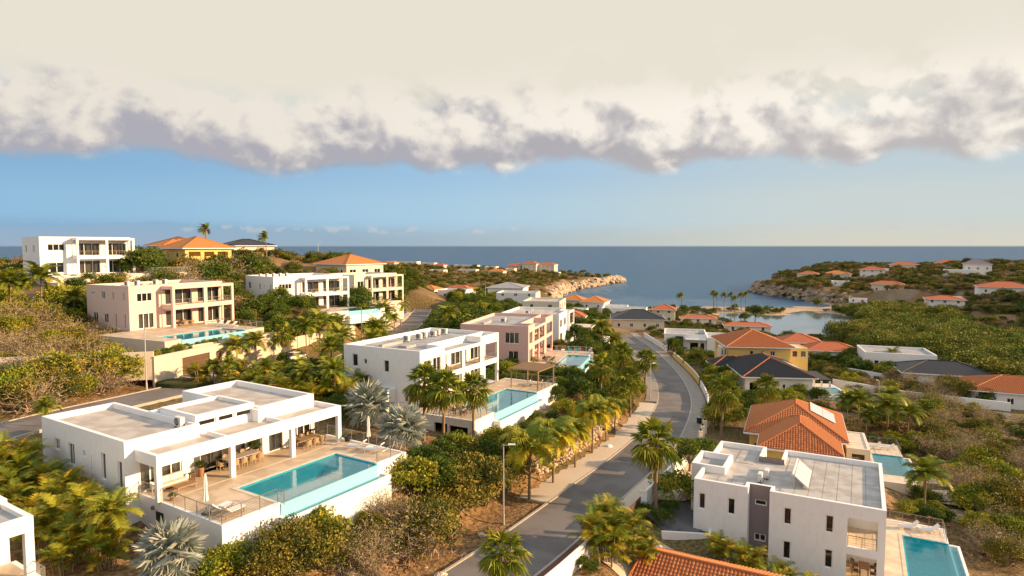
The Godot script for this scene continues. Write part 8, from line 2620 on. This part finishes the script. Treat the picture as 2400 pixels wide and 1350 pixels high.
	for h in eh: simple(h[0], h[1], h[2], h[3], -999.0, 60, h[5], h[6], h[7], M.white, h[4], h[8], "")
	for h in wh: simple(h[0], h[1], h[2], h[3], -999.0, 70, h[5], h[6], h[7], M.cream if h[0] != "brown_house" else M.sand_wall, h[4], h[8], "")

func corner_villa() -> void:
	var t := thing("white_villa", "white porch corner cut by the lower left picture edge", "house", Vector3(-31.4, 6.6, -22.4), 57.6)
	keep_out(t, -2, 14, -10, 4)
	block(t, 0, -3.2, 0, 12.0, 8.0, 3.6, M.white, {"F": [[1, 5, 0.1, 2.4, "c", 4], [6.5, 11, 0.1, 2.4, "c", 4]]}, M.screed_blue, 0.3)
	footing(t, 0, 12, -11.2, 0, 4, M.white)
	pbox(t, "porch_roof", Vector3(0.0, 2.9, -3.19), Vector3(11.7, 3.15, -0.3), M.screed_blue)
	pbox(t, "beam", Vector3(0, 2.6, -0.3), Vector3(12, 3.4, 0), M.white)
	pbox(t, "beam", Vector3(11.7, 2.6, -3.19), Vector3(12, 3.4, -0.3), M.white)
	for x in [0.0, 5.8, 11.6]: pbox(t, "column", Vector3(x, 0, -0.38), Vector3(x + 0.395, 2.6, -0.003), M.white)
	pbox(t, "deck", Vector3(0, -0.1, -3.19), Vector3(12, 0, 1.2), M.deck)
	pbox(t, "retaining_wall", Vector3(0, -4, 1.2), Vector3(12, 0.004, 1.45), M.white)
	pbox(t, "retaining_wall", Vector3(12, -4, -3.2), Vector3(12.25, 0.004, 1.45), M.white)
	railing(t, [Vector3(0, 0, 1.3), Vector3(11.9, 0, 1.3), Vector3(11.9, 0, -0.5)], 1.0, 1.5, 0, M.steel, true)
# ---------------------------------------------------------------- along the ways
func beside(pl: Array, z: float, off: float) -> Vector3:
	for i in pl.size() - 1:
		var a: Vector3 = pl[i]
		var b: Vector3 = pl[i + 1]
		if z <= a.z and z >= b.z:
			var t := (z - a.z) / (b.z - a.z)
			var d := (b - a)
			d.y = 0
			d = d.normalized()
			return a.lerp(b, t) + Vector3(-d.z, 0, d.x) * off
	return pl[0]

func roadside_wall(nm: String, label: String, z0: float, z1: float, off: float, h: float, m: Material, cap: Material = null) -> Node3D:
	var pts := []
	var k := maxi(2, int(absf(z1 - z0) / 6.0) + 1)
	for i in k: pts.append(beside(ROAD, lerpf(z0, z1, float(i) / (k - 1)), off))
	return garden_wall(nm, label, pts, h, 0.22, m, cap, 1.6)

func boulder(r: float) -> MB:
	var m := MB.new()
	var ring := 7
	var lv := [[0.55, -0.35], [1.0, 0.0], [0.85, 0.4], [0.4, 0.65]]
	var P := []
	for l in lv:
		var row := []
		for k in ring:
			var a := TAU * k / ring
			row.append(Vector3(cos(a) * l[0] * rr(0.8, 1.15), l[1] + rr(-.08, .08), sin(a) * l[0] * rr(0.8, 1.15)) * r)
		P.append(row)
	for i in 3:
		for k in ring:
			var j := (k + 1) % ring
			m.tri(P[i][j], P[i][k], P[i + 1][k]); m.tri(P[i][j], P[i + 1][k], P[i + 1][j])
	for k in ring: m.tri(P[3][(k + 1) % ring], P[3][k], Vector3(0, r * 0.72, 0))
	return m

func street_things() -> void:
	street_light("tall grey street light at the kerb in the foreground", Vector3(-0.75, -0.62, -55.3), 7.2, 0)
	street_light("tall street light on the upper street below the salmon villa", Vector3(-43.0, 7.05, -74.4), 7.4, 0)
	street_light("street light among the palms on the left of the bend", Vector3(25.6, -4.1, -117.0), 6.5, 20)
	street_light("street light beside the far houses on the middle row", Vector3(-10.0, 1.8, -240), 8.0, 180)
	street_light("lone street light on the left ridge against the sea", Vector3(-62, ground(-62, -205), -205), 6.0, 0)
	street_light("short street light in the scrub before the valley bungalows", Vector3(72, ground(72, -124), -124), 5.0, 90)
	var t := thing("utility_pole", "slim brown utility pole left of the upper street palms", "pole", Vector3(-28.6, 4.2, -121))
	var m := MB.new()
	m.tube([Vector3(0, -0.4, 0), Vector3(0, 8.2, 0)], [0.1, 0.07], 8)
	put(t, "pole", m, M.wood)
	car("white car parked below the salmon villa under a palm", Vector3(-34.8, 5.75, -100.5), 60, M.car_white)
	car("dark car parked by the palms on the upper street", Vector3(-31.2, 3.75, -146), 165, M.car_dark)
	car("blue and white car farther along the upper street", Vector3(-33.2, 2.75, -187), 100, M.car_blue)
	car("blue car at the far end of the parking apron", Vector3(-35.4, 2.25, -208), 95, M.car_blue)
	# walls on the right of the road
	roadside_wall("garden_wall", "white street wall before the white modern house", -216, -182, 5.9, 1.7, M.white)
	roadside_wall("garden_wall", "pale yellow street wall before the yellow house", -172, -134, 5.9, 1.5, M.yellow, M.cream)
	roadside_wall("garden_wall", "white street wall before the dark roofed bungalow", -131, -108, 5.9, 1.4, M.white)
	garden_wall("garden_wall", "yellow side wall between the yellow house and its garden", [beside(ROAD, -171, 6.2), Vector3(56, -6.3, -168)], 1.9, 0.22, M.yellow, null, 2.0)
	garden_wall("garden_wall", "yellow side wall beside the white dart shaped sail", [beside(ROAD, -133, 6.2), Vector3(46, -5.4, -136)], 1.7, 0.22, M.yellow, null, 2.0)
	roadside_wall("garden_wall", "white street wall of the lower right villa garden", -79, -62.5, 5.7, 1.8, M.white)
	garden_wall("garden_wall", "white rear wall of the lower right villa garden", [beside(ROAD, -79, 5.8), Vector3(24.0, -2.6, -75.5)], 1.8, 0.22, M.white, null, 2.0)
	roadside_wall("garden_wall", "white street wall at the bottom beside the red pavement", -53.5, -40, 5.0, 1.5, M.white)
	garden_wall("garden_wall", "white courtyard wall in front of the lower right villa", [Vector3(13.2, -2.6, -54.8), Vector3(17.8, -3.4, -56.0), Vector3(18.6, -3.5, -58.6)], 1.6, 0.22, M.white, null, 2.0)
	var g := thing("sliding_gate", "dark red driveway gate between white posts", "gate", beside(ROAD, -61.5, 5.6), 0)
	var e := beside(ROAD, -56.5, 5.6) - g.position
	for k in 14:
		var b := MB.new()
		var p: Vector3 = e * (k / 14.0)
		var q: Vector3 = e * ((k + 0.86) / 14.0)
		b.beam(p + Vector3.UP * 0.85, q + Vector3.UP * 0.85, 0.05, 1.4)
		put(g, "board", b, M.wood_dark)
	var gb := MB.new()
	gb.beam(Vector3.UP * 1.58, e + Vector3.UP * 1.58, 0.08, 0.06)
	put(g, "top_rail", gb, M.wood_dark)
	for z in [-62.2, -55.6, -54.4]:
		var pl := thing("gate_post", "white plastered gate post %s" % {-62.2: "beyond the dark red gate", -55.6: "on the near side of the dark red gate", -54.4: "with pale green cap at the bottom wall end"}[z], "post", beside(ROAD, z, 5.6))
		pbox(pl, "post", Vector3(-0.3, -1.5, -0.3), Vector3(0.3, 1.9, 0.3), M.white)
		pbox(pl, "cap", Vector3(-0.34, 1.9, -0.34), Vector3(0.34, 1.98, 0.34), M.cream)
	for k in 4:
		var z: float = [-86.5, -89.5, -93.0, -97.0][k]
		var pl := thing("gate_post", ["nearest cream entrance post beside the terracotta house pavement", "second cream entrance post beside the terracotta house pavement", "third cream entrance post beside the terracotta house pavement", "farthest cream entrance post beside the terracotta house pavement"][k], "post", beside(ROAD, z, 5.9))
		pbox(pl, "post", Vector3(-0.25, -1, -0.25), Vector3(0.25, 1.9, 0.25), M.cream)
		pbox(pl, "lamp_box", Vector3(-0.1, 1.9, -0.1), Vector3(0.1, 2.2, 0.1), M.plastic_dark)
	var bin := thing("wheelie_bin", "dark wheeled bin with a blue lid on the pavement", "bin", beside(ROAD, -98.5, 4.8), 20)
	pbox(bin, "body", Vector3(-0.26, 0.15, -0.3), Vector3(0.26, 1.0, 0.3), M.plastic_dark)
	pbox(bin, "lid", Vector3(-0.28, 1.0, -0.32), Vector3(0.28, 1.07, 0.34), M.car_blue)
	# paved forecourt of the lower right villa and its gravel garden
	patch("forecourt", Vector2(11.8, -60.0), Vector2(14.4, -55.0), Vector2(18.6, -58.0), Vector2(17.6, -62.8), M.paver)
	patch("gravel_garden", Vector2(12.2, -62.2), Vector2(17.5, -63.0), Vector2(23.2, -74.6), Vector2(18.6, -76.4), M.gravel)
	patch("gravel_garden", Vector2(5.8, -49.6), Vector2(10.0, -45), Vector2(14.0, -53.4), Vector2(9.4, -56.0), M.gravel)
	# rubble wall left of the gravel verge
	var w := thing("rubble_wall", "low limestone rubble wall behind the golden palms", "wall", beside(ROAD, -67, -6.9))
	var sv := []
	for i in 5: sv.append(boulder(1.0).mesh())
	var n := 0
	for i in 46:
		var z := -65.0 - i * 0.62
		for j in 4:
			if n >= 180: break
			n += 1
			var p := beside(ROAD, z + rr(-.2, .2), -6.7 - j * 0.16 + rr(-.1, .1)) - w.position
			put(w, "stone", sv[rng.randi() % 5], M.rubble, Transform3D(Basis(Vector3(rr(-1, 1), rr(-1, 1), rr(-1, 1)).normalized(), rr(0, 6)).scaled(Vector3(rr(0.32, 0.5), rr(0.22, 0.34), rr(0.3, 0.45))), p + Vector3(0, 0.1 + j * 0.42, 0)))
	var core := MB.new()
	for i in 14:
		var a := beside(ROAD, -65.0 - i * 2, -7.5) - w.position
		var b := beside(ROAD, -67.0 - i * 2, -7.5) - w.position
		core.hull([a + Vector3(-.4, -1, 0), a + Vector3(.4, -1, 0), b + Vector3(.4, -1, 0), b + Vector3(-.4, -1, 0)], [a + Vector3(-.35, 1.55, 0), a + Vector3(.3, 1.5, 0), b + Vector3(.3, 1.5, 0), b + Vector3(-.35, 1.55, 0)])
	put(w, "core", core, M.rubble)
	# boulders
	var bl := [["big pale boulder under the dry tree by the road", -4.6, -43.2, 0.8], ["long pale boulder at the foot of the dry tree", -5.2, -45.0, 0.55], ["rounded boulder beside the foreground scrub under the pool wall", -11.2, -43.0, 0.9], ["mossy boulder below the far end of the pool wall", -7.6, -51.2, 0.85], ["brown boulder half hidden by scrub below the pool", -9.4, -47.4, 0.7], ["dark stone by the kerb near the street light", -2.6, -52.4, 0.4], ["pale stone on the dry bank near the kerb", -1.8, -50.2, 0.3], ["round white boulder on the gravel verge by the palms", 12.6, -82.0, 0.5]]
	for b in bl:
		var o := put(self, "boulder", boulder(b[3]), M.rubble if b[1] < 5 else M.white, Transform3D(Basis(Vector3.UP, rr(0, 6)), Vector3(b[1], ground(b[1], b[2]) + b[3] * 0.12, b[2])))
		o.set_meta("label", b[0]); o.set_meta("category", "boulder")
	var rk := [["pale rock slab on the slope below the lower right pools", 52.0, -74.5, 2.2], ["lower rock slab on the slope right of the coconut palm", 50.2, -70.0, 1.8], ["small rock outcrop above the lower right column", 49.6, -66.0, 1.4], ["rock outcrop below the terracotta house pool", 54.0, -79.5, 1.7]]
	for b in rk:
		var o := put(self, "rock_outcrop", boulder(b[3]), M.rubble, Transform3D(Basis(Vector3.UP, rr(0, 6)).scaled(Vector3(1.3, 0.4, 1.0)), Vector3(b[1], ground(b[1], b[2]) + 0.1, b[2])))
		o.set_meta("label", b[0]); o.set_meta("category", "rock")
	var cl := thing("garden_column", "short white column on a slab in the lower right garden", "column", Vector3(49.0, ground(49.0, -62.5), -62.5))
	var cm := MB.new()
	cm.lathe([Vector2(0.2, 0), Vector2(0.2, 0.1), Vector2(0.14, 0.16), Vector2(0.12, 1.7), Vector2(0.2, 1.78), Vector2(0.2, 1.9), Vector2(0, 1.9)], 12)
	put(cl, "shaft", cm, M.white)
	pbox(cl, "slab", Vector3(-1.6, -0.5, -0.9), Vector3(0.9, 0.02, 0.9), M.concrete)
	# cliff rocks of the left headland
	var cr := thing("cliff", "sunlit rocky cliff along the left headland shore", "cliff", Vector3(40, -10, -470))
	var cv := []
	for i in 5: cv.append(boulder(1.0).mesh())
	var line := [Vector2(27, -392), Vector2(35, -440), Vector2(47, -490), Vector2(73, -545), Vector2(97, -594), Vector2(108, -612)]
	for i in 280:
		var f2 := i / 280.0 * (line.size() - 1)
		var k := mini(int(f2), line.size() - 2)
		var q: Vector2 = line[k].lerp(line[k + 1], f2 - k)
		var s := rr(1.0, 2.6)
		var lv := rng.randf()
		put(cr, "rock", cv[rng.randi() % 5], M.rubble, Transform3D(Basis(Vector3(rr(-1, 1), rr(-1, 1), rr(-1, 1)).normalized(), rr(0, 6)).scaled(Vector3(s * 1.2, s, s)), Vector3(q.x - lv * 4.0 + rr(-1, 1) - 40, lv * 5.2 + rr(-.3, .3), q.y + 470 + rr(-1.5, 1.5) - lv * 1.0)))
	var c2 := thing("cliff", "dark shaded cliff along the right headland shore", "cliff", Vector3(178, -10, -430))
	var ln2 := [Vector2(188, -362), Vector2(181, -400), Vector2(176, -440), Vector2(178, -478), Vector2(186, -494), Vector2(204, -518)]
	for i in 190:
		var f2 := i / 190.0 * (ln2.size() - 1)
		var k := mini(int(f2), ln2.size() - 2)
		var q: Vector2 = ln2[k].lerp(ln2[k + 1], f2 - k)
		var s := rr(1.0, 2.8)
		var lv := rng.randf()
		put(c2, "rock", cv[rng.randi() % 5], M.rock, Transform3D(Basis(Vector3(rr(-1, 1), rr(-1, 1), rr(-1, 1)).normalized(), rr(0, 6)).scaled(Vector3(s * 1.3, s, s)), Vector3(q.x + lv * 6.0 + rr(-1, 1) - 178, lv * 5.5 + rr(-.3, .3), q.y + 430 + rr(-1.5, 1.5))))
	# sail of the garden by the yellow house
	var sail := thing("shade_sail", "white pointed shade sail beside the yellow wall", "sail", Vector3(44.0, -4.2, -131.5))
	var sm := MB.new()
	sm.hull([Vector3(-1, 0, 0), Vector3(1.1, 0, 0.3), Vector3(0.1, 1.5, -0.3)], [Vector3(-1, 0.03, 0.04), Vector3(1.1, 0.03, 0.34), Vector3(0.1, 1.53, -0.26)])
	put(sail, "cloth", sm, M.canvas)
	var sp := MB.new()
	sp.tube([Vector3(0.1, -2, -0.3), Vector3(0.1, 1.4, -0.3)], [0.05, 0.05], 6)
	put(sail, "mast", sp, M.pole)
	# clipped lawn island by the upper street light
	var lw := MB.new()
	lw.lathe([Vector2(2.1, -0.3), Vector2(2.1, 0.15), Vector2(1.9, 0.3), Vector2(0, 0.38)], 18)
	var lo := put(self, "clipped_hedge", lw, M.hedge, Transform3D(Basis(Vector3.UP, 1.2).scaled(Vector3(1.7, 1, 0.8)), Vector3(-40.2, 7.3, -77.5)))
	lo.set_meta("label", "low clipped oval hedge beside the upper street light"); lo.set_meta("category", "hedge")

func _ready() -> void:
	rng.seed = 2024
	# camera
	var cam := Camera3D.new()
	cam.name = "camera"
	cam.position = Vector3(0, 24, 0)
	cam.rotation_degrees = Vector3(-3.738, 0, 0)
	cam.fov = 48.455
	cam.near = 0.5
	cam.far = 60000.0
	add_child(cam)
	cam.current = true
	# sky, sun, exposure
	var env := Environment.new()
	env.background_mode = Environment.BG_SKY
	env.tonemap_mode = Environment.TONE_MAPPER_LINEAR
	env.tonemap_exposure = 1.82
	env.sdfgi_enabled = true
	env.ssao_enabled = true
	env.ssil_enabled = true
	var sk := Sky.new()
	var ps := PanoramaSkyMaterial.new()
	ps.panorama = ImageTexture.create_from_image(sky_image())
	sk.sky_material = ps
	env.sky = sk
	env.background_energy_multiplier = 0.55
	var we := WorldEnvironment.new()
	we.name = "world_environment"
	we.environment = env
	add_child(we)
	var sun := DirectionalLight3D.new()
	sun.name = "sun"
	sun.light_energy = 1.6
	sun.light_color = Color(1.0, 0.83, 0.63)
	sun.light_angular_distance = 0.5
	sun.shadow_enabled = true
	add_child(sun)
	sun.look_at_from_position(Vector3(cos(deg_to_rad(17.0)), sin(deg_to_rad(17.0)), 0.12), Vector3.ZERO, Vector3.UP)
	materials()
	build_land()
	build_ways()
	make_plants()
	villa_near_left()
	villa_middle()
	villa_pink_middle()
	villa_salmon()
	villa_right()
	villa_terracotta()
	hip_houses()
	far_houses()
	corner_villa()
	street_things()
	build_plants()
	build_cover()
